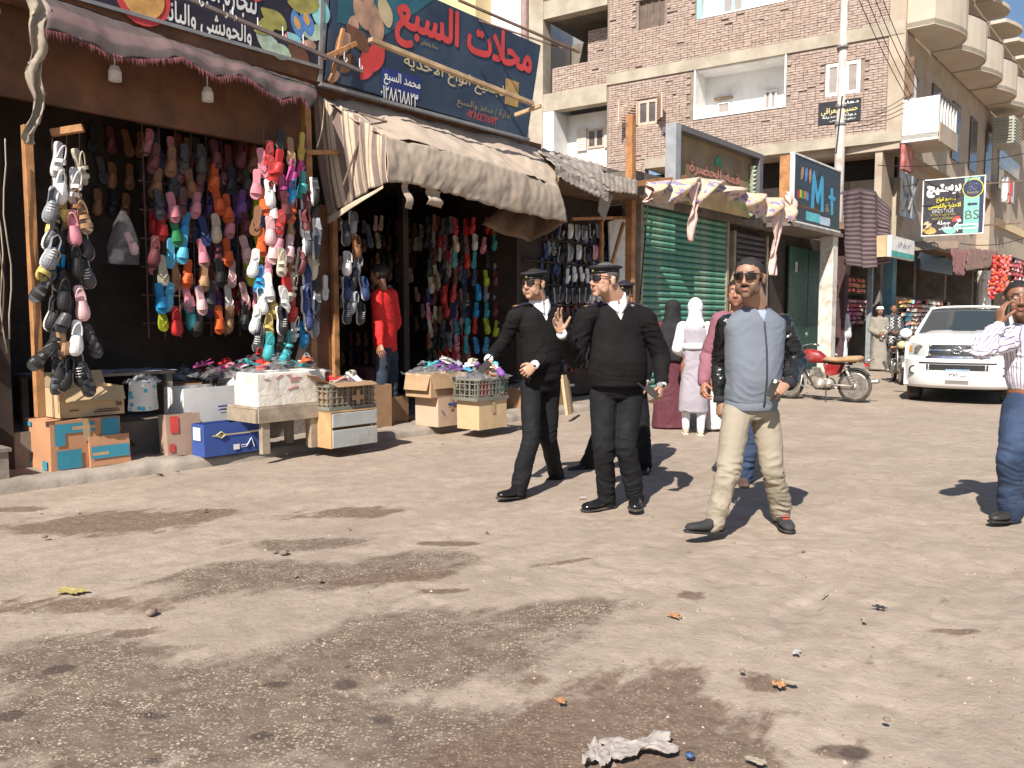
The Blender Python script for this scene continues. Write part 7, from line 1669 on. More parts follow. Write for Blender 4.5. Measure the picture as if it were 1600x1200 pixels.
def shoe_on(root, ank, toe, pitch, mat_, sole_m, L=.28, name='shoe', trim=None, w=1.0):
    T = Vector(toe).normalized(); T = (T*math.cos(pitch)+Vector((0, 0, 1))*math.sin(pitch)).normalized(); X = T.cross(Vector((0, 0, 1))).normalized(); U = X.cross(T).normalized()
    if U.z < 0: U = -U
    c = Vector(ank)-U*.085
    def sec(u, hw_, h, z0=0): # a flat bottomed section
        p = c+T*u; pts = []
        for j in range(16):
            a = 2*PI*j/16; ca, sa = math.cos(a), math.sin(a); z_ = h*(.5+.5*sa) if sa > 0 else h*.5*(1+sa*.98)
            pts.append(p+X*hw_*w*math.copysign(abs(ca)**.75, ca)+U*(z0+max(.0, z_)))
        return pts
    k = L/.28; m = MB(); m.ring([sec(u*k, a, h, .018) for u, a, h in ((-.068, .018, .03), (-.062, .030, .062), (-.045, .037, .082), (-.01, .038, .092), (.035, .038, .088), (.07, .042, .066), (.11, .047, .054), (.15, .047, .048), (.185, .040, .041), (.205, .027, .032), (.213, .012, .02))])
    up = remesh(m, .007, 3); folds(up, [], .004, .5, 40, 40, 3); s_ = link(name, up, root, mat_)
    m = MB(); m.ring([sec(u*k, a*1.06, .026 if u < .0 else .02) for u, a in ((-.072, .022), (-.064, .034), (-.045, .040), (0, .040), (.05, .040), (.10, .049), (.15, .050), (.19, .043), (.212, .028), (.22, .012))]); m.build('sole', sole_m, s_)
    if trim:
        for q in range(4): m = MB(); p = c+T*(.05+.022*q)*k+U*(.108-.011*q); m.bar(p-X*.022, p+X*.022, .006); m.build('lace', trim, s_)
    return s_

def proj(V): V = Vector(V); V.z = 0; return V.normalized()
def person(label, base, J, fwd, head, clothes, build=1.0, vox=.008, group=None, skin=(.42, .235, .15), hair_c=(.012, .010, .009), hands={}, detail=1):
    """J holds world joints: head neck sa sb ea eb wa wb pel ha hb ka kb aa ab (a is the side on the left of the picture)"""
    base = Vector(base); o = thing('person', label, 'person', base, 0, group)
    J = {k: Vector(v)-base for k, v in J.items()}
    X = proj(J['sb']-J['sa']); Y = Vector((0, 0, 1)).cross(X); 
    if Y.dot(Vector(fwd)) < 0: Y = -Y
    sk = skin_mat('skin_%d' % (len(bpy.data.materials)), skin); stub = pm('stubble_%d' % len(bpy.data.materials), tuple(a*head.get('stub', .62) for a in skin), .7, .2, 60); lip = pm('lips_%d' % len(bpy.data.materials), (skin[0]*.86, skin[1]*.66, skin[2]*.66), .5, .1); hr = pm('hair_%d' % len(bpy.data.materials), hair_c, .75, .4, 90, .8, 240)
    # body under the clothes
    m = MB(); b = build; pel, nk = J['pel'], J['neck']
    torso(m, pel-Vector((0, 0, .08)), nk, X, Y, [(0, .12, .09, 0), (.15, .16*b, .105*b, 0), (.42, .145*b, .10*b, .01*b), (.7, .165*b, .11*b, .01), (.88, .15, .085, 0), (.96, .09, .06, 0), (1.0, .055, .055, 0)])
    for q in 'ab':
        chain(m, [J['s'+q]-Vector((0, 0, .015)), J['e'+q], J['w'+q]], [.038, .036, .027]); chain(m, [J['h'+q], J['k'+q], J['a'+q]], [.085, .055, .04])
    hc = J['head']; hf = Vector(head.get('f', fwd)).normalized(); HM = Matrix.Translation(hc) @ (frame(hf, head.get('u', (0, 0, 1))).to_4x4()) @ Matrix.Scale(head.get('s', 1.0), 4)
    chain(m, [HM @ Vector((0, -.022, -.035)), nk+Vector((0, 0, .01)), nk-Vector((0, 0, .05))], [.054*head.get('nk', 1), .058*head.get('nk', 1), .06])
    parts = [(remesh(m, .010 if detail else .016, 4), 0)]
    hm = head_mesh(wide=head.get('w', 1.0), vox=.0042 if detail else .008); mask = head_regions(hm, head.get('line', .070), head.get('beard', True))
    if head.get('bald'):
        P = centers(hm); mask = mask & ~((P[:, 1] > head['bald']) & (P[:, 2] > .03) & (np.abs(P[:, 0]) < .058))
    if head.get('hair', True): hh = xf(hair_mesh(hm, mask, head.get('th', .004)), HM); link('hair', hh, o, hr)
    parts.append((xf(hm, HM), None))
    for q, hd in hands.items():
        el, wr = J['e'+q], J['w'+q]; d = (wr-el).normalized() if 'd' not in hd else Vector(hd['d']).normalized()
        parts.append((hand_mesh(wr+d*.015, d, hd.get('palm', -X if q == 'b' else X), hd.get('thumb', Y), hd.get('curl', (.35, .4, .45, .5)), hd.get('tc', .3), hd.get('spread', .09), hd.get('size', 1.02)), 0))
    link('body', join(parts, 'body'), o, [sk, stub, lip, hr])
    if head.get('eyes'):
        for s_ in (-1, 1):
            m = MB(); ball(m, HM @ Vector((s_*.031, .0765, .0085)), .0095, 12); e_ = m.build('eye', whitep, o, True); m = MB(); ball(m, HM @ Vector((s_*.031, .0835, .0085)), .0045, 10); m.build('iris', pm('iris', (.03, .018, .012), .2), e_, True)
    if head.get('shades'):
        lm = NT('sunglass_lens').out((.012, .008, .009), .06); fm = pm('glasses_frame', (.02, .012, .010), .3)
        m = MB(); m.tube([HM @ Vector(p) for p in ((-.066, .070, .024), (-.035, .096, .026), (0, .102, .024), (.035, .096, .026), (.066, .070, .024))], .0035, 6); g_ = m.build('sunglasses', fm, o, True)
        for s_ in (-1, 1):
            m = MB(); m.grid(lambda u, v: HM @ Vector((s_*(.006+.056*u), .1035-.030*u**2.2-.0*v, .027-.038*v*(1-.25*abs(u-.45)**1.5*2))), 8, 6); solidify(m.build('lens', lm, g_, True), .002)
            m = MB(); m.tube([HM @ Vector(p) for p in ((s_*.066, .072, .022), (s_*.080, .03, .020), (s_*.083, -.015, .016))], .0035, 6); m.build('temple_arm', fm, g_, True)
    if head.get('cap'):
        cm = pm('cap_cloth', (.013, .013, .016), .7, .2, 10, .3, 200)
        tl = Matrix.Rotation(head.get('tilt', -.12), 4, 'X'); CM = HM @ Matrix.Translation((0, -.008, .060)) @ tl
        m = MB(); m.ring([ell_ring(CM @ Vector((0, 0, z_)), (CM.to_3x3() @ Vector((1, 0, 0))), (CM.to_3x3() @ Vector((0, 1, 0))), a, b_, 32, 1) for z_, a, b_ in ((-.014, .080, .1), (.010, .082, .102), (.016, .090, .112), (.024, .102, .124), (.032, .103, .125), (.039, .085, .105), (.042, .03, .04))]); c_ = m.build('cap', cm, o, True)
        m = MB(); m.tube([CM @ Vector((.081*math.cos(a), .101*math.sin(a), -.006)) for a in np.linspace(0, 2*PI, 33)], .006, 6); m.build('cap_band', pm('cap_band', (.006, .006, .007), .4), c_, True)
        m = MB(); m.lathe([(0, 0), (.013, 0), (.011, .005), (0, .007)], CM @ Vector((0, .103, .006)), 12, (CM.to_3x3() @ Matrix.Rotation(-PI/2, 3, 'X'))); m.build('cap_badge', pm('badge_gold', (.45, .36, .16), .4, .2, metal=.6), c_, True)
    clothes(o, J, X, Y, HM, vox)
    return o

def garment(name, m, vox, mat_, root, joints, amp=.010, base=.3, fz=24, seed=1, sm=7, keep=None, r=.12):
    me = remesh(m, vox, sm); folds(me, joints, amp, base, fz, 8, seed, r)
    if keep is not None: me = cut(me, keep(centers(me))); me.shade_smooth()
    return link(name, me, root, mat_)
def trousers(o, J, X, Y, mat_, vox, b=1.0, rad=(.098, .078, .066), seed=2, waist=.14, belt=None, amp=.013, hem=.03):
    m = MB(); pel = J['pel']
    torso(m, pel-Vector((0, 0, .10)), pel+Vector((0, 0, waist)), X, Y, [(0, .115*b, .10*b, 0), (.3, .165*b, .118*b, 0), (.6, .168*b, .12*b, 0), (1, .155*b, .118*b, .01)])
    for q in 'ab':
        h, k, a = J['h'+q], J['k'+q], J['a'+q]; a2 = a+(a-k).normalized()*hem
        chain(m, [h, h.lerp(k, .5), k, k.lerp(a2, .5), a2], [rad[0]*b, (rad[0]*.92+.0)*b, rad[1]*b**.5, (rad[1]+rad[2])/2, rad[2]], 16)
    g_ = garment('trousers', m, vox, mat_, o, [J['ka'], J['kb'], J['aa'], J['ab'], J['aa']+Vector((0, 0, .1)), J['ab']+Vector((0, 0, .1)), pel-Vector((0, 0, .08))], amp, .25, 20, seed)
    if belt:
        m = MB(); m.ring([ell_ring(pel+Vector((0, 0, waist+dz))+Y*.008, X, Y, .160*b+.006, .125*b+.004, 32, .9) for dz in (-.045, -.005)]); bl_o = m.build('belt', belt, o, True)
        m = MB(); p = pel+Vector((0, 0, waist-.025))+Y*(.125*b+.018); m.bar(p-X*.025, p+X*.025, .035, .008); m.build('buckle', galv, bl_o)
    return g_
def top_mesh(J, X, Y, secs, r=(.078, .062, .045), low=.02, sleeves=True, hem_n=28, n=30):
    m = MB(); pel, nk = J['pel'], J['neck']
    torso(m, pel+Vector((0, 0, low)), nk+Vector((0, 0, .005)), X, Y, secs, n=n)
    if sleeves:
        for q in 'ab':
            s_, e_, w_ = J['s'+q], J['e'+q], J['w'+q]; chain(m, [s_+(nk-s_)*.25, s_, s_.lerp(e_, .5), e_, e_.lerp(w_, .55), w_], [r[0]*.9, r[0], (r[0]+r[1])/2, r[1], (r[1]+r[2])/2+.002, r[2]], 16)
    return m
def cuff(o, J, q, mat_, r=.034, L=.035, name='cuff'):
    d = (J['w'+q]-J['e'+q]).normalized(); m = MB(); m.tube([J['w'+q]-d*.01, J['w'+q]+d*L*.5, J['w'+q]+d*L], [r, r*1.03, r*.98], 14); return m.build(name, mat_, o, True)
def collar(o, J, X, Y, mat_, r=.062, h=.045, vdrop=.075, name='collar', lean=.0):
    """shirt collar: a stand round the neck that opens into two points"""
    nk = J['neck']
    for s_ in (-1, 1):
        def f(u, v):
            a = PI/2*0+(-PI/2)+s_*(PI*.97*u); c = nk+X*(r*math.cos(a)*1.12)+Y*(r*1.10*math.sin(a)+.006)
            op = u**3; z_ = .028-.040*op+h*(v*(1-.30*op))
            out = (X*math.cos(a)+Y*math.sin(a))*(.012*(1-v)+.022*op*(1-v)); return c+out+Vector((0, 0, z_-(1-v)*(.02+.055*max(0, u-.62)/.38)))
        m = MB(); m.grid(f, 16, 4); solidify(m.build(name, mat_, o, True), .004)

knit = NT('black_knit'); kn = knit.n('TexWave', {'Vector': knit.scale((1, 1, .2)), 'Scale': 90.0, 'Distortion': 1.5}); knit.out(knit.mix(knit.ramp(knit.noise(4, 4), .35, .65), (.008, .0072, .0078), (.014, .0125, .013)), .9, None, knit.bump(kn.outputs[1], .35, .003), Specular_IOR_Level=.15); knit = knit.m
blktr = pm('black_trousers', (.0095, .0095, .011), .85, .2, 5, .25, 240, Specular_IOR_Level=.25); blkshoe = pm('black_leather', (.012, .012, .013), .18, .2, 6, .1, 30); rubber = pm('black_rubber', (.02, .019, .018), .7, .2, dirt=(.12, .09, .07), dsc=8)
wshirt = pm('white_shirt', (.74, .74, .77), .8, .04, 4, .2, 90)

def officer_clothes(belly, seed, pads=True):
    def f(o, J, X, Y, HM, vox):
        k = belly; pel, nk = J['pel'], J['neck']
        secs = [(0, .158*k, .128*k, .012), (.05, .168*k, .138*k, .016), (.14, .176*k, .146*k, .020), (.30, .176*k, .148*k, .024), (.50, .178*(.4+.6*k), .138*(.4+.6*k), .018), (.70, .190, .130*(.6+.4*k), .008), (.84, .186, .112, 0), (.92, .135, .088, -.004), (.97, .090, .070, -.004), (1.0, .068, .062, 0)]
        m = top_mesh(J, X, Y, secs, (.070*(.5+.5*k), .060*(.5+.5*k), .043), low=-.01)
        Lt = (nk-pel).length
        def keep(P):
            d = P-np.array(nk); x = d@np.array(X); y = d@np.array(Y); z_ = P[:, 2]-nk.z
            return ~((y > .0) & (np.abs(x) < .062*np.clip((z_+.135)/.135, 0, 1.2)) & (z_ > -.135)) & ~((z_ > -.012) & (np.abs(x) < .07))
        sw = garment('sweater', m, vox, knit, o, [J['ea'], J['eb'], J['sa']-Vector((0, 0, .06)), J['sb']-Vector((0, 0, .06)), pel+Vector((0, 0, .05)), J['wa'], J['wb']], .013, .28, 19, seed, keep=keep)
        m = MB(); m.ring([ell_ring(pel+Vector((0, 0, z_))+Y*.014, X, Y, .162*k+a, .130*k+a, 36, .9) for z_, a in ((-.012, .008), (.0, .016), (.045, .018), (.055, .010))]); m.build('hem', knit, sw, True)
        m = MB(); torso(m, pel+(nk-pel)*.55, nk+Vector((0, 0, .012)), X, Y, [(0, .12, .09, .02), (.45, .13, .112, .012), (.75, .115, .088, .004), (.88, .082, .070, .002), (1, .060, .060, 0)]); link('shirt', remesh(m, .007, 4), o, wshirt)
        collar(o, J, X, Y, wshirt, r=.064)
        for q in 'ab': cuff(o, J, q, wshirt, .036, .032)
        trousers(o, J, X, Y, blktr, vox, .98*(.55+.45*k), seed=seed+1, waist=.06)
        if pads:
            for q in 'ab':
                p = J['s'+q].lerp(nk, .25)+Vector((0, 0, .068)); d = (J['s'+q]-nk); d.z *= .6; d.normalize(); m = MB(); m.box(p+d*.015, (.12, .05, .010), frame(Y, Vector((0, 0, 1))) if 0 else Matrix((d, Y, d.cross(Y))).transposed()); ep = m.build('epaulette', pm('epaulette_navy', (.015, .015, .035), .6), o)
                m = MB(); m.box(p+d*.055+Vector((0, 0, .002)), (.026, .040, .012), Matrix((d, Y, d.cross(Y))).transposed()); m.build('gold_badge', pm('badge_yellow', (.45, .24, .04), .5), ep)
    return f
def JJ(**k):
    """joints given as picture x, y and distance down the view"""
    return {n: D(*v) for n, v in k.items()}
def legs_shoes(o, J, toes, mat_=None, sole_m=None, L=.28, trim=None, w=1.0):
    for q, (t_, p_) in toes.items(): shoe_on(o, J['a'+q]-o.location, t_, p_, mat_ or blkshoe, sole_m or rubber, L, trim=trim, w=w)

# slim officer
J = JJ(head=(834, 444, 6.62), neck=(842, 475, 6.70), sa=(806, 494, 6.62), sb=(872, 492, 6.82), ea=(786, 538, 6.72), eb=(891, 546, 6.90), wa=(765, 560, 6.42), wb=(838, 569, 6.52), pel=(845, 592, 6.75), ha=(829, 604, 6.70), hb=(860, 603, 6.83), ka=(830, 682, 6.52), kb=(856, 682, 6.86), aa=(811, 762, 6.47), ab=(869, 742, 7.22))
gb = G(835, 770); 
o1 = person('slim police officer in black sweater, cap and sunglasses, walking with a small radio', gb, J, (-.45, -.9, 0), dict(f=(-.62, -.78, .0), shades=1, cap=1, s=1.02, w=1.05, nk=1.2, stub=.85), officer_clothes(.90, 1), .92,
    hands={'a': dict(d=(-.25, -.45, -.9), palm=(.6, .3, 0), thumb=(.3, -1, .2), curl=(.75, .8, .85, .9), tc=.5), 'b': dict(d=(-.75, -.35, -.55), palm=(-.2, .6, -.2), thumb=(-.4, -.3, .9), curl=(.9, .95, 1.0, 1.0), tc=.7)}, skin=(.46, .265, .175))
legs_shoes(o1, J, {'a': ((-.75, -.65, 0), .10), 'b': ((-.85, -.45, 0), -.22)})
def radio(label, p, d, par=None):
    o = thing('handheld_radio', label, 'radio', p); m = MB(); z_ = Vector(d).normalized(); x = z_.cross(Vector((0, 1, 0.1))).normalized(); y = z_.cross(x)
    Rm = Matrix((x, y, z_)).transposed(); m.box((0, 0, 0), (.05, .03, .11), Rm); bev(m.build('case', plast_dk, o), .006, 2); m = MB(); m.tube([Rm @ Vector((.015, 0, .05)), Rm @ Vector((.015, 0, .12))], .005, 6); m.build('antenna', plast_dk, o); m = MB(); m.box(Rm @ Vector((0, -.017, .02)), (.035, .004, .03), Rm); m.build('display', pm('silver_grey', (.4, .4, .42), .3), o)
radio("small black radio held low in the slim officer's hand", D(757, 573, 6.32), (.5, -.2, .6))
# heavy officer
J = JJ(head=(944, 438, 6.02), neck=(961, 471, 6.10), sa=(914, 497, 6.02), sb=(1008, 497, 6.12), ea=(899, 562, 6.04), eb=(1034, 556, 6.18), wa=(879, 524, 5.82), wb=(1034, 598, 6.00), pel=(964, 600, 6.12), ha=(943, 614, 6.12), hb=(984, 614, 6.14), ka=(943, 700, 6.0), kb=(977, 697, 6.02), aa=(948, 777, 6.12), ab=(992, 772, 6.10))
gb = G(968, 800)
o2 = person('heavy police officer in black sweater and cap, one hand raised while talking', gb, J, (-.2, -1, 0), dict(f=(-.86, -.50, .03), shades=1, cap=1, s=1.06, w=1.10, nk=1.42, tilt=-.05, stub=.88), officer_clothes(1.20, 5), 1.12,
    hands={'a': dict(d=(-.35, -.25, .9), palm=(.35, -.6, .1), thumb=(.6, -.2, .2), curl=(.18, .22, .28, .34), tc=.15, spread=.14), 'b': dict(d=(-.15, -.3, -.95), palm=(-.7, .4, 0), thumb=(-.3, -1, 0), curl=(.5, .6, .7, .75), tc=.4)}, skin=(.48, .28, .19), hair_c=(.09, .085, .08))
legs_shoes(o2, J, {'a': ((-.85, -.5, 0), 0), 'b': ((-.12, -1, 0), 0)}, L=.29, w=1.1)
radio("black radio with antenna held low in the heavy officer's hand", D(1018, 612, 5.88), (-.6, -.1, .5))
m = MB(); wj = D(1034, 600, 6.0); m.lathe([(.037, -.012), (.041, -.008), (.041, .008), (.037, .012)], (0, 0, 0), 18); wt_ = thing('wristwatch', "dark wristwatch on the heavy officer's lowered wrist", 'watch', wj); m.build('strap', plast_dk, wt_, True); m = MB(); m.lathe([(0, 0), (.019, 0), (.019, .008), (0, .009)], (-.02, -.040, 0), 16, Matrix.Rotation(PI/2, 3, 'X')); m.build('dial', galv, wt_)
# third officer behind
J = JJ(head=(975, 459, 7.55), neck=(975, 484, 7.6), sa=(945, 498, 7.6), sb=(1004, 498, 7.6), ea=(938, 548, 7.65), eb=(1012, 548, 7.65), wa=(940, 590, 7.55), wb=(1010, 592, 7.55), pel=(978, 585, 7.6), ha=(963, 598, 7.6), hb=(993, 598, 7.6), ka=(945, 665, 7.5), kb=(1003, 665, 7.55), aa=(918, 724, 7.75), ab=(1007, 724, 7.62))
o3 = person('third officer in black almost hidden behind the heavy officer', G(975, 740), J, (-.3, -1, 0), dict(f=(-.3, -1, 0), cap=1, shades=1), officer_clothes(1.0, 9), 1.0, vox=.011, detail=0, hands={'a': {}, 'b': {}})
legs_shoes(o3, J, {'a': ((-.9, -.4, 0), 0), 'b': ((-.2, -1, 0), 0)})

# man in the grey jacket
def jacket_clothes(o, J, X, Y, HM, vox):
    greyj = pm('grey_blue_fleece', (.15, .17, .205), .9, .10, 3, .35, 160); lea = NT('black_leatherette'); lea = lea.out(lea.mix(lea.ramp(lea.noise(5), .4, .6), (.010, .011, .012), (.02, .021, .022)), .24, None, lea.bump(lea.noise(60, 5), .25, .005, lea.bump(lea.noise(22, 4), .5, .012)))
    ribm = pm('black_ribbing', (.015, .015, .018), .85, .2, 40, .5, 200); pel, nk = J['pel'], J['neck']
    secs = [(0, .155, .122, .01), (.04, .166, .132, .012), (.14, .180, .142, .016), (.30, .184, .146, .020), (.48, .186, .140, .018), (.68, .196, .130, .010), (.80, .215, .118, 0), (.87, .200, .104, 0), (.94, .130, .084, -.004), (.975, .095, .074, -.002), (1.0, .076, .068, 0)]
    m = top_mesh(J, X, Y, secs, low=-.03, sleeves=False)
    def keep(P):
        d = P-np.array(nk); x = d@np.array(X); y = d@np.array(Y); z_ = P[:, 2]-nk.z
        return ~((y > .0) & (np.abs(x) < .045*np.clip((z_+.085)/.085, 0, 1.2)) & (z_ > -.085)) & ~((z_ > -.008) & (np.abs(x) < .07))
    jk = garment('jacket', m, vox, greyj, o, [pel+Vector((0, 0, .08))+X*.12, pel+Vector((0, 0, .25))+X*.15, pel+Vector((0, 0, .08))-X*.12, J['sb']-Vector((0, 0, .12)), pel+Vector((0, 0, .02))], .015, .22, 15, 21, keep=keep)
    P = coords(jk.data); front = []
    for z_ in np.linspace(pel.z-.01, nk.z-.095, 24):
        d = P-np.array(nk); x = d@np.array(X); y = d@np.array(Y); s_ = (np.abs(P[:, 2]-z_) < .012) & (np.abs(x) < .02); front.append(nk*1.0+X*.0+Y*(float(y[s_].max()) if s_.any() else .15)+Vector((0, 0, z_-nk.z)))
    m = MB(); m.tube([p+Y*.001 for p in front], .0065, 6); m.build('zip', pm('zip_dark', (.03, .03, .035), .5, .2, 60), jk, True)
    m = MB(); m.ring([ell_ring(pel+Vector((0, 0, z_-.03))+Y*.010, X, Y, .160+a, .128+a, 36, .9) for z_, a in ((-.012, .004), (.0, .010), (.045, .012), (.056, .004))]); m.build('waistband', pm('grey_blue_fleece', (0, 0, 0)), jk, True)
    m = MB(); m.ring([ell_ring(nk+Vector((0, 0, z_))-Y*.004, X, Y, .072+a, .068+a, 30, .95) for z_, a in ((-.012, .012), (.012, .006), (.03, .0), (.03, -.006), (.0, -.006))], cap=False); cr_ = m.build('neckband', ribm, jk, True); cr_.data = cut(cr_.data, [not ((Vector(c)-nk).dot(Y) > .052 and abs((Vector(c)-nk).dot(X)) < .030) for c in centers(cr_.data)])
    m = MB(); torso(m, pel+(nk-pel)*.6, nk+Vector((0, 0, .01)), X, Y, [(0, .12, .09, .01), (.45, .12, .105, .008), (.75, .11, .085, .004), (.88, .08, .068, .002), (1, .058, .058, 0)]); link('shirt', remesh(m, .008, 4), o, pm('pale_blue_shirt', (.30, .36, .5), .85, .05))
    for q in 'ab':
        s_, e_, w_ = J['s'+q], J['e'+q], J['w'+q]; m = MB(); chain(m, [s_+(nk-s_)*.10-Vector((0, 0, .012)), s_+Vector((0, 0, -.01)), s_.lerp(e_, .5), e_, e_.lerp(w_, .55), w_-(w_-e_)*.08], [.058, .066, .068, .064, .058, .046], 16)
        garment('sleeve', m, vox*.9, lea, jk, [e_, s_, w_, s_.lerp(e_, .6), e_.lerp(w_, .5)], .016, .45, 26, 30+ord(q), r=.16)
        cuff(o, J, q, ribm, .044, .03, 'ribbed_cuff')
    trousers(o, J, X, Y, pm('khaki_trousers', (.30, .258, .195), .85, .08, 4, .3, 160), vox, 1.0, (.095, .072, .064), seed=14, waist=.04, amp=.017, hem=.02)
J = JJ(head=(1170, 435, 5.28), neck=(1181, 480, 5.38), sa=(1137, 503, 5.37), sb=(1220, 503, 5.46), ea=(1127, 566, 5.62), eb=(1244, 566, 5.55), wa=(1125, 622, 5.58), wb=(1233, 598, 5.26), pel=(1172, 630, 5.40), ha=(1151, 648, 5.36), hb=(1195, 648, 5.44), ka=(1137, 738, 5.22), kb=(1208, 735, 5.40), aa=(1117, 814, 5.20), ab=(1221, 802, 5.55))
o4 = person('man in sunglasses wearing a grey zip jacket with black leather sleeves and khaki trousers', G(1165, 835), J, (-.2, -1, 0), dict(f=(-.50, -.86, -.02), shades=1, s=1.10, beard=2, line=.080, bald=.066, th=.003, w=1.04, stub=.42, nk=1.32), jacket_clothes, 1.0,
    hands={'a': dict(d=(-.05, -.1, -1), palm=(.9, .2, 0), thumb=(.2, -1, 0), curl=(.5, .55, .6, .6)), 'b': dict(d=(-.85, -.3, -.42), palm=(-.2, .6, -.5), thumb=(-.3, -.5, .8), curl=(.5, .55, .6, .7), tc=.35, spread=.06)}, skin=(.35, .20, .13), hair_c=(.022, .018, .016))
legs_shoes(o4, J, {'a': ((-.88, -.45, 0), .16)}, pm('dark_canvas', (.03, .03, .032), .8, .2), rubber, .29)
legs_shoes(o4, J, {'b': ((-.05, -1, 0), 0)}, pm('dark_canvas', (0, 0, 0)), rubber, .28, trim=foamc((.55, .10, .06)))
ph = thing('mobile_phone', "dark phone held at the hip by the man in the grey jacket", 'phone', D(1207, 607, 5.12)); m = MB(); m.box((0, 0, 0), (.055, .012, .11), Matrix.Rotation(.4, 3, 'Y') @ Matrix.Rotation(.3, 3, 'Z')); bev(m.build('case', plast_dk, ph), .004, 2); m = MB(); m.lathe([(0, 0), (.012, 0), (.012, .003), (0, .003)], (.012, -.008, .045), 14, Matrix.Rotation(PI/2, 3, 'X')); m.build('camera_ring', whitep, ph)

# man on the phone at the right edge
def stripe_mat(axis_attr):
    t = NT('striped_shirt_'+axis_attr); x = t.attr('st').outputs['Fac']; s_ = t.math('SINE', t.math('MULTIPLY', x, 2*PI)); col = t.mix(t.ramp(s_, .62, .80), (.74, .72, .76), (.20, .14, .30)); return t.out(col, .85, None, t.bump(t.noise(180, 2), .2, .002))
def striped_clothes(o, J, X, Y, HM, vox):
    sm_ = stripe_mat('body'); pel, nk = J['pel'], J['neck']
    secs = [(0, .160, .125, .012), (.12, .176, .142, .020), (.30, .182, .150, .026), (.5, .184, .142, .02), (.70, .188, .126, .008), (.84, .185, .108, 0), (.92, .135, .088, -.004), (.97, .09, .070, -.002), (1, .070, .064, 0)]
    m = top_mesh(J, X, Y, secs, low=.045, sleeves=False)
    for q in 'ab': m.tube([nk.lerp(J['s'+q], .4), J['s'+q]+(J['s'+q]-nk)*.06], [.07, .078], 14); ball(m, J['s'+q], .076)
    g_ = garment('shirt', m, vox, sm_, o, [pel+Vector((0, 0, .08)), J['sa']-Vector((0, 0, .1)), J['sb']-Vector((0, 0, .1))], .016, .25, 15, 41, keep=lambda P: ~((P[:, 2]-nk.z > -.006) & (np.abs((P-np.array(nk))@np.array(X)) < .07)))
    P = coords(g_.data); d = P-np.array(nk); a = np.arctan2(d@np.array(Y), d@np.array(X)); put_attr(g_.data, 'st', a*.165/.030+vn3(P*4)*.25)
    for q in 'ab':
        s_, e_, w_ = J['s'+q], J['e'+q], J['w'+q]; m = MB(); chain(m, [s_+(s_-nk)*.03, s_.lerp(e_, .5), e_, e_.lerp(w_, .55), w_-(w_-e_)*.02], [.078, .070, .064, .052, .040], 16)
        sl_ = garment('sleeve', m, vox*.9, sm_, g_, [e_, s_, w_, s_.lerp(e_, .6)], .018, .45, 24, 50+ord(q))
        P = coords(sl_.data); out = np.zeros(len(P))
        best = np.full(len(P), 1e9)
        for A, B in ((s_, e_), (e_, w_)):
            A_, B_ = np.array(A), np.array(B); L = B_-A_; u = np.clip(((P-A_)@L)/(L@L), 0, 1); dv = P-(A_+u[:, None]*L); ds = np.sqrt((dv**2).sum(1)); z_ = L/np.linalg.norm(L); x_ = np.cross(z_, [0, 0, 1.]); x_ /= np.linalg.norm(x_); y_ = np.cross(z_, x_)
            an = np.arctan2(dv@y_, dv@x_); sel = ds < best; out[sel] = (an*2.1)[sel]; best = np.minimum(best, ds)
        put_attr(sl_.data, 'st', out)
    collar(o, J, X, Y, wshirt, r=.066, h=.04)
    trousers(o, J, X, Y, DENIM, vox, 1.05, (.102, .084, .075), seed=44, waist=.055, belt=pm('brown_belt', (.22, .07, .03), .45, .2), amp=.018)
dn = NT('blue_denim'); DENIM = dn.out(dn.mix(dn.ramp(dn.noise(3, 5), .4, .65), (.018, .034, .075), (.050, .080, .150)), .9, None, dn.bump(dn.noise(220, 3), .35, .003)); 
J = JJ(head=(1592, 468, 5.55), neck=(1604, 512, 5.65), sa=(1574, 530, 5.55), sb=(1648, 528, 5.78), ea=(1531, 546, 5.42), eb=(1672, 590, 5.85), wa=(1562, 511, 5.47), wb=(1660, 640, 5.7), pel=(1612, 620, 5.68), ha=(1592, 636, 5.62), hb=(1634, 636, 5.76), ka=(1580, 718, 5.50), kb=(1640, 718, 5.75), aa=(1580, 797, 5.62), ab=(1650, 780, 6.0))
o5 = person('man in a purple striped shirt and blue jeans holding a phone to his ear', G(1590, 826), J, (-.6, -.8, 0), dict(f=(-.38, -.92, 0), eyes=1, s=1.04, w=1.06, beard=True, th=.004, line=.082), striped_clothes, 1.0,
    hands={'a': dict(d=(.10, .22, 1), palm=(.9, .1, 0), thumb=(.2, -1, .3), curl=(.32, .36, .4, .45), tc=.3), 'b': {}}, skin=(.24, .115, .065))
legs_shoes(o5, J, {'a': ((-.85, -.5, 0), .10), 'b': ((-.5, -.9, 0), -.2)}, pm('worn_leather', (.04, .036, .034), .45, .3), rubber, .30)
ph = thing('mobile_phone', 'black phone pressed to the ear of the man in the striped shirt', 'phone', D(1572, 483, 5.50)); m = MB(); m.box((0, 0, 0), (.012, .07, .14), Matrix.Rotation(.15, 3, 'Y')); bev(m.build('case', plast_dk, ph), .004, 2)

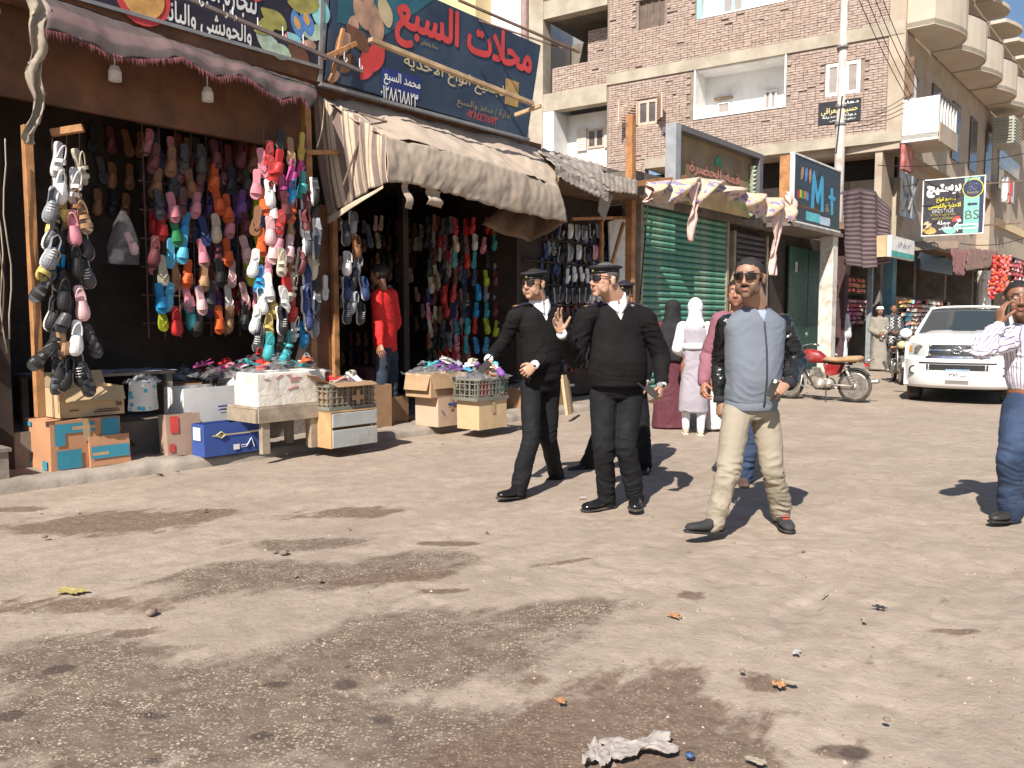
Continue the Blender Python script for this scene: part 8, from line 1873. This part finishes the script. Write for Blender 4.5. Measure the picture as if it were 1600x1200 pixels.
# man in mauve behind the grey jacket
def shirt_simple(top_c, leg_c, seed, k=1.0, low=-.02):
    def f(o, J, X, Y, HM, vox):
        secs = [(0, .158*k, .122*k, .01), (.15, .172*k, .134*k, .014), (.45, .176*k, .134*k, .014), (.70, .188, .124, .006), (.84, .185, .108, 0), (.92, .135, .088, -.004), (.97, .09, .070, 0), (1, .068, .062, 0)]
        m = top_mesh(J, X, Y, secs, low=low); garment('shirt', m, vox, top_c, o, [J['ea'], J['eb'], J['pel'], J['wa'], J['wb']], .016, .3, 19, seed)
        trousers(o, J, X, Y, leg_c, vox, k, seed=seed+2, waist=.05, amp=.017)
    return f
J = JJ(head=(1152, 458, 6.95), neck=(1152, 487, 7.0), sa=(1125, 500, 6.95), sb=(1180, 500, 7.05), ea=(1106, 556, 7.02), eb=(1190, 556, 7.1), wa=(1100, 596, 6.88), wb=(1185, 600, 7.0), pel=(1155, 592, 7.05), ha=(1141, 604, 7.05), hb=(1169, 604, 7.05), ka=(1143, 676, 7.1), kb=(1174, 676, 6.98), aa=(1150, 735, 7.6), ab=(1163, 746, 7.02))
o6 = person('man in a mauve shirt and jeans walking half hidden behind the grey jacket', G(1158, 760), J, (-.25, -1, 0), dict(f=(-.4, -.9, 0), eyes=1), shirt_simple(pm('mauve_shirt', (.25, .10, .13), .85, .1), DENIM, 61), .98, vox=.010, hands={'a': dict(curl=(.6, .6, .7, .8), thumb=(0, -1, 0)), 'b': {}}, detail=0, skin=(.40, .19, .12))
legs_shoes(o6, J, {'a': ((-.2, -1, 0), -.3), 'b': ((-.3, -1, 0), 0)}, pm('brown_shoe', (.09, .055, .04), .6), rubber)
# man in the red top inside the right shop doorway
J = JJ(head=(592, 430, 10.30), neck=(598, 454, 10.35), sa=(588, 462, 10.20), sb=(612, 460, 10.60), ea=(591, 500, 10.15), eb=(620, 505, 10.65), wa=(594, 536, 10.00), wb=(600, 535, 10.50), pel=(604, 545, 10.40), ha=(598, 556, 10.30), hb=(610, 556, 10.50), ka=(594, 618, 10.25), kb=(612, 614, 10.45), aa=(601, 674, 10.25), ab=(613, 668, 10.50))
o7 = person('man in a bright red top and dark jeans standing sideways in the right shop doorway', G(606, 672, 0), J, (-1, .2, 0), dict(f=(-1, .3, -.1), th=.008, s=1.12), shirt_simple(pm('red_top', (.62, .015, .012), .8, .1), pm('dark_denim', (.022, .032, .05), .85, .3), 71, 1.0, -.03), 1.0, vox=.012, hands={'a': {}, 'b': {}}, detail=0, skin=(.30, .15, .09))
legs_shoes(o7, J, {'a': ((-1, -.1, 0), 0), 'b': ((-1, .1, 0), 0)}, pm('grey_trainer', (.20, .23, .28), .7), whitep)

# robed and veiled people: one gown over the body, tapering from the shoulders
def robed(label, px, ytop, yfoot, dep, robe, fwd=(0, -1, 0), width=1.0, head='turban', hc=None, skin=(.28, .14, .085), sleeves=None, skirt=1.0, slim=1.0, flo=.03, gown_low=.04, vox=.014, arms='down', zf=0):
    g = D(px, yfoot, dep); g.z = zf; H = D(px, ytop, dep).z-zf; X = Vector((1, 0, 0)); k = H/1.75
    def P(x, y, z_): return g+Vector((x*k, y*k, z_*k))
    f = Vector(fwd).normalized(); xx = Vector((-f.y, f.x, 0)) if f.y < 0 else Vector((f.y, -f.x, 0)); 
    def Q(a, b_, z_): return g+(xx*a+f*b_)*k+Vector((0, 0, z_*k))
    J = dict(head=Q(0, .01, 1.635), neck=Q(0, 0, 1.48), sa=Q(-.16, 0, 1.40), sb=Q(.16, 0, 1.40), ea=Q(-.22, -.03, 1.12), eb=Q(.22, -.03, 1.12), pel=Q(0, 0, .95), ha=Q(-.09, 0, .9), hb=Q(.09, 0, .9), ka=Q(-.10, .03, .5), kb=Q(.10, 0, .5), aa=Q(-.09, .06, .085), ab=Q(.09, -.06, .085))
    if arms == 'front': J.update(wa=Q(-.08, .22, 1.02), wb=Q(.08, .22, 1.02))
    else: J.update(wa=Q(-.22, .05, .86), wb=Q(.22, .05, .86))
    def clothes(o, J, X_, Y, HM, vx):
        nk = J['neck']; bs = Vector((0, 0, gown_low*k)); m = MB(); w = slim
        torso(m, bs, nk, X_, Y, [(0, .24*skirt*w*k, .20*skirt*w*k, 0), (.25, .215*skirt**.7*w*k, .18*w*k, 0), (.55, .18*w*k, .15*w*k, 0), (.75, .185*w*k, .14*w*k, 0), (.90, .175*k, .115*k, 0), (.97, .11*k, .08*k, 0), (1, .06*k, .06*k, 0)])
        sl = sleeves is None
        mm = m if sl else MB()
        for q in 'ab': chain(mm, [J['s'+q], J['e'+q], J['w'+q]], [.075*k, .07*k, .06*k])
        garment('gown', m, vx, robe, o, [J['pel'], bs, J['ea'], J['eb']], .022*k, .5, 7, px*.01)
        if not sl: garment('blouse', mm, vx, sleeves, o, [J['ea'], J['eb']], .012, .4, 20, 3)
        if head == 'turban':
            m = MB(); 
            for i in range(4): m.tube([HM @ Vector((.082*math.cos(a)*(1-.06*i), -.01+.10*math.sin(a)*(1-.06*i), .045+.016*i+.012*math.sin(a+i*2))) for a in np.linspace(0, 2*PI, 21)], .020, 8)
            ball(m, HM @ Vector((0, -.01, .085)), (.07, .085, .04)); m.build('turban', hc or wshirt, o, True)
        if head == 'veil':
            m = MB(); ball(m, HM @ Vector((0, -.01, .02)), (.100*k, .118*k, .125*k)); chain(m, [HM @ Vector((0, -.03, -.03)), nk, nk-Vector((0, 0, .05))], [.085*k, .10*k, .13*k]); g2 = remesh(m, vx*.8, 6)
            if (Vector(fwd).y < 0): g2 = cut(g2, [not ((HM.inverted() @ Vector(c)).y > .06 and abs((HM.inverted() @ Vector(c)).x) < .055 and -.10 < (HM.inverted() @ Vector(c)).z < .07) for c in centers(g2)])
            link('headscarf', g2, o, hc or wshirt)
        if head == 'khimar':
            m = MB(); ball(m, HM @ Vector((0, -.01, .02)), (.105*k, .12*k, .13*k)); torso(m, J['pel']-Vector((0, 0, .02)), HM @ Vector((0, -.01, .03)), X_, Y, [(0, .25*k, .20*k, 0), (.35, .24*k, .19*k, 0), (.62, .20*k, .15*k, 0), (.75, .13*k, .12*k, 0), (1, .09*k, .10*k, 0)]); garment('khimar', m, vx, hc, o, [J['pel'], J['ea'], J['eb']], .02, .5, 6, 77)
    return person(label, g, J, fwd, dict(f=fwd, s=1.0*k, hair=head in ('none', 'bare'), beard=head in ('turban', 'bare')), clothes, .9, vox=vox, detail=0, skin=skin, hands={} if head in ('khimar',) else {'a': dict(size=k), 'b': dict(size=k)}), J, k
greypin = pm('grey_pinafore', (.34, .31, .35), .85, .06, 4, .2, 60); blackv = pm('black_veil', (.012, .012, .014), .85, .2); maroon_d = pm('maroon_dress', (.10, .022, .035), .85, .15, 4)
ro, RJ, rk_ = robed('girl in a white headscarf and long grey pinafore with a white belt, seen from behind', 1083, 468, 681, 10.1, greypin, (.15, 1, 0), head='veil', sleeves=wshirt, slim=.80, skirt=1.0, gown_low=.30, arms='front', vox=.010)
g_ = ro.location; X_ = Vector((1, -.15, 0)).normalized(); Y_ = Vector((.15, 1, 0)).normalized(); zb_w = D(1083, 541, 10.1).z-g_.z
m = MB(); m.ring([ell_ring(Vector((0, 0, zb_w+a)), X_, Y_, .152, .130, 28, .95) for a in (-.035, .035)]); m.build('belt', wshirt, ro, True)
for q, dx in (('a', -.05), ('b', .03)):
    ak = RJ['a'+q]-ro.location; m = MB(); chain(m, [RJ['k'+q]-ro.location, ak], [.066, .046]); link('stocking', remesh(m, .008, 3), ro, wshirt)
    shoe_on(ro, ak, (.2, 1, 0), 0, pm('beige_shoe', (.50, .42, .33), .6), pm('cream_sole', (.6, .52, .42), .7), .24)
robed('woman in a long black veil and full maroon dress standing by the girl in grey', 1048, 470, 676, 10.7, maroon_d, (.1, 1, 0), head='khimar', hc=blackv, skirt=1.15, slim=1.0, gown_low=.02)
robed('man in pale robe mostly hidden between the girl and the grey jacket', 1121, 486, 690, 10.4, pm('pale_robe', (.6, .58, .58), .85, .05), (-.2, -1, 0), head='bare', slim=.7)
robed('man in a long white robe with a dark head beside the white pillar', 1311, 473, 562, 24.0, pm('white_robe', (.66, .68, .74), .85, .05), (.6, .8, 0), head='bare', slim=.95, vox=.02)
robed('man in a sandy grey robe and white turban in front of the blue pillar', 1372, 479, 572, 22.8, pm('sandy_robe', (.27, .24, .20), .85, .1), (-.2, -1, 0), head='turban', arms='front', vox=.02)
ro, RJ, rk_ = robed('man in a dark robe with a checked scarf standing next to the turbaned man', 1393, 475, 571, 23.4, pm('charcoal_robe', (.05, .05, .055), .85, .1), (-.2, -1, 0), head='bare', arms='front', vox=.02)
t = NT('checked_scarf'); ckk = t.n('TexChecker', {'Vector': t.co, 'Scale': 22.0}); t.out(t.mix(ckk.outputs[1], (.6, .6, .58), (.03, .03, .035)), .9); ckm = t.m
for s_ in (-1, 1): m = MB(); m.grid(lambda u, v: (s_*(.05+.09*u+.02*v), -.17+.03*u-.02*v*(1-v), 1.47-.75*v+.02*u), 5, 12); solidify(m.build('scarf', ckm, ro, True), .012)
robed('man in an olive grey robe standing in shade left of the iron post', 1346, 482, 560, 28.0, pm('olive_robe', (.10, .11, .10), .85, .1), (.3, -1, 0), head='turban', hc=pm('blue_turban', (.28, .38, .48), .85), vox=.022)

# ---------------------------------------------------------------- litter and stones on the ground
def gz(p): return p
def lit(name, label, cat, px, py, build, mat_, smooth=True):
    p = G(px, py, .012); o = build(MB()).build(name, mat_, None, smooth, loc=p); o.rotation_euler = (0, 0, random.random()*6); return tag(o, label, cat)
def scrap(rx, ry, h, sd_, n=12):
    def f(m):
        m.grid(lambda u, v: ((u-.5)*rx*2*(1+.5*fn3(v*3, sd_, 0)), (v-.5)*ry*2*(1+.6*fn3(u*3, sd_, 5)), .004+h*abs(fn3(u*4, v*4, sd_, 1.2))), n, n); return m
    return f
bagm = pm('dirty_plastic', (.36, .32, .29), .5, .15, 8, .4, 40, dirt=(.30, .25, .21), dsc=5)
o = lit('plastic_bag', 'flattened dirty grey plastic bag lying at the bottom edge of the road', 'bag', 1000, 1168, scrap(.12, .055, .022, 3, 22), bagm); o.rotation_euler = (0, 0, .18)
o = lit('plastic_bag', 'smaller crumpled end of dirty plastic beside the flattened bag', 'bag', 935, 1180, scrap(.04, .06, .03, 8, 14), bagm)
lit('yellow_wrapper', 'flat yellow wrapper on the road at the left', 'wrapper', 110, 925, scrap(.075, .035, .012, 5), foamc((.38, .31, .12)))
lit('orange_peel', 'orange peel on the road below the man in the jacket, the upper one', 'peel', 1054, 964, scrap(.028, .018, .02, 1), foamc((.42, .21, .10)))
lit('orange_peel', 'orange peel on the road, the lower one nearer the bottom edge', 'peel', 1218, 1072, scrap(.024, .016, .02, 2), foamc((.42, .21, .10)))
lit('orange_peel', 'orange peel in the damp dirt at the bottom middle', 'peel', 876, 1097, scrap(.02, .015, .015, 4), foamc((.42, .21, .10)))
lit('bottle_cap', 'small blue bottle cap near the bottom edge', 'bottle cap', 1078, 1182, lambda m: m.lathe([(0, 0), (.014, 0), (.014, .010), (0, .012)], (0, 0, 0), 14), foamc((.05, .10, .22)))
for i, (px, py, rx, ry, cc) in enumerate([(1375, 950, .03, .02, 'dark grey'), (1245, 1020, .03, .012, 'white'), (1232, 1068, .035, .02, 'cream'), (910, 778, .03, .015, 'white'), (690, 692, .04, .012, 'white'), (1350, 970, .04, .008, 'cream'), (60, 800, .02, .01, 'white'), (120, 800, .02, .01, 'white'), (250, 742, .04, .02, 'black'), (278, 738, .02, .01, 'black'), (230, 715, .05, .02, 'black'), (1180, 1190, .03, .014, 'cream'), (1290, 930, .05, .004, 'cream')]):
    lit('paper_scrap', f'{cc} scrap of litter on the road, {ORDN[i % 16]} of the {"scattered" if i < 16 else "last few"} scraps', 'litter', px, py, scrap(rx, ry, .008, i*3.1, 8), foamc(tuple(x*.6 for x in COL[cc])))
stone_m = pm('road_stone', (.22, .165, .13), .9, .3, 20, .5, 60)
for i, (px, py, r_) in enumerate([(236, 960, .032), (444, 866, .03), (430, 864, .018), (462, 902, .014), (500, 908, .016), (545, 826, .012), (1160, 1050, .014), (1386, 1126, .014), (1255, 862, .012), (760, 832, .014), (320, 798, .02), (70, 840, .02)]):
    def f(m, r_=r_, i=i):
        ball(m, (0, 0, r_*.35), (r_, r_*.8, r_*.55), 10); m.v = [(x*(1+.3*fn3(x*60, y*60, i)), y*(1+.3*fn3(x*60, y*60, i+5)), z_) for x, y, z_ in m.v]; return m
    lit('stone', f'brown stone lying on the dusty road, {ORDN[i]} of the loose stones', 'stone', px, py, f, stone_m)
# fine grit, far too much to count
m = MB(); rnd = random.Random(3)
for i in range(2600):
    px = rnd.uniform(-40, 1640); py = rnd.uniform(720, 1200)**1.0; p = G(px, py, 0); r_ = rnd.uniform(.003, .009)*(1 if rnd.random() < .93 else 1.8)
    a = rnd.random()*6; q = Matrix.Rotation(a, 3, 'Z'); m.m = 0 if rnd.random() < .85 else 1; b = len(m.v)
    k_ = fn3(p.x, p.y, 0, 1.2)
    if k_ < -.15 and rnd.random() < .6: continue
    vs = [q @ Vector((x*r_*rnd.uniform(.6, 1.2), y*r_*rnd.uniform(.5, 1), z_*r_*.7)) for x, y, z_ in ((1, 0, 0), (0, 1, 0), (-1, 0, 0), (0, -1, 0), (0, 0, 1))]
    m.add([v+p+Vector((0, 0, GH(p.x, p.y))) for v in vs], [(0, 1, 4), (1, 2, 4), (2, 3, 4), (3, 0, 4)])
tag(m.build('gravel', [stone_m, pm('pale_grit', (.42, .34, .26), .9, .2)]), kind='stuff')
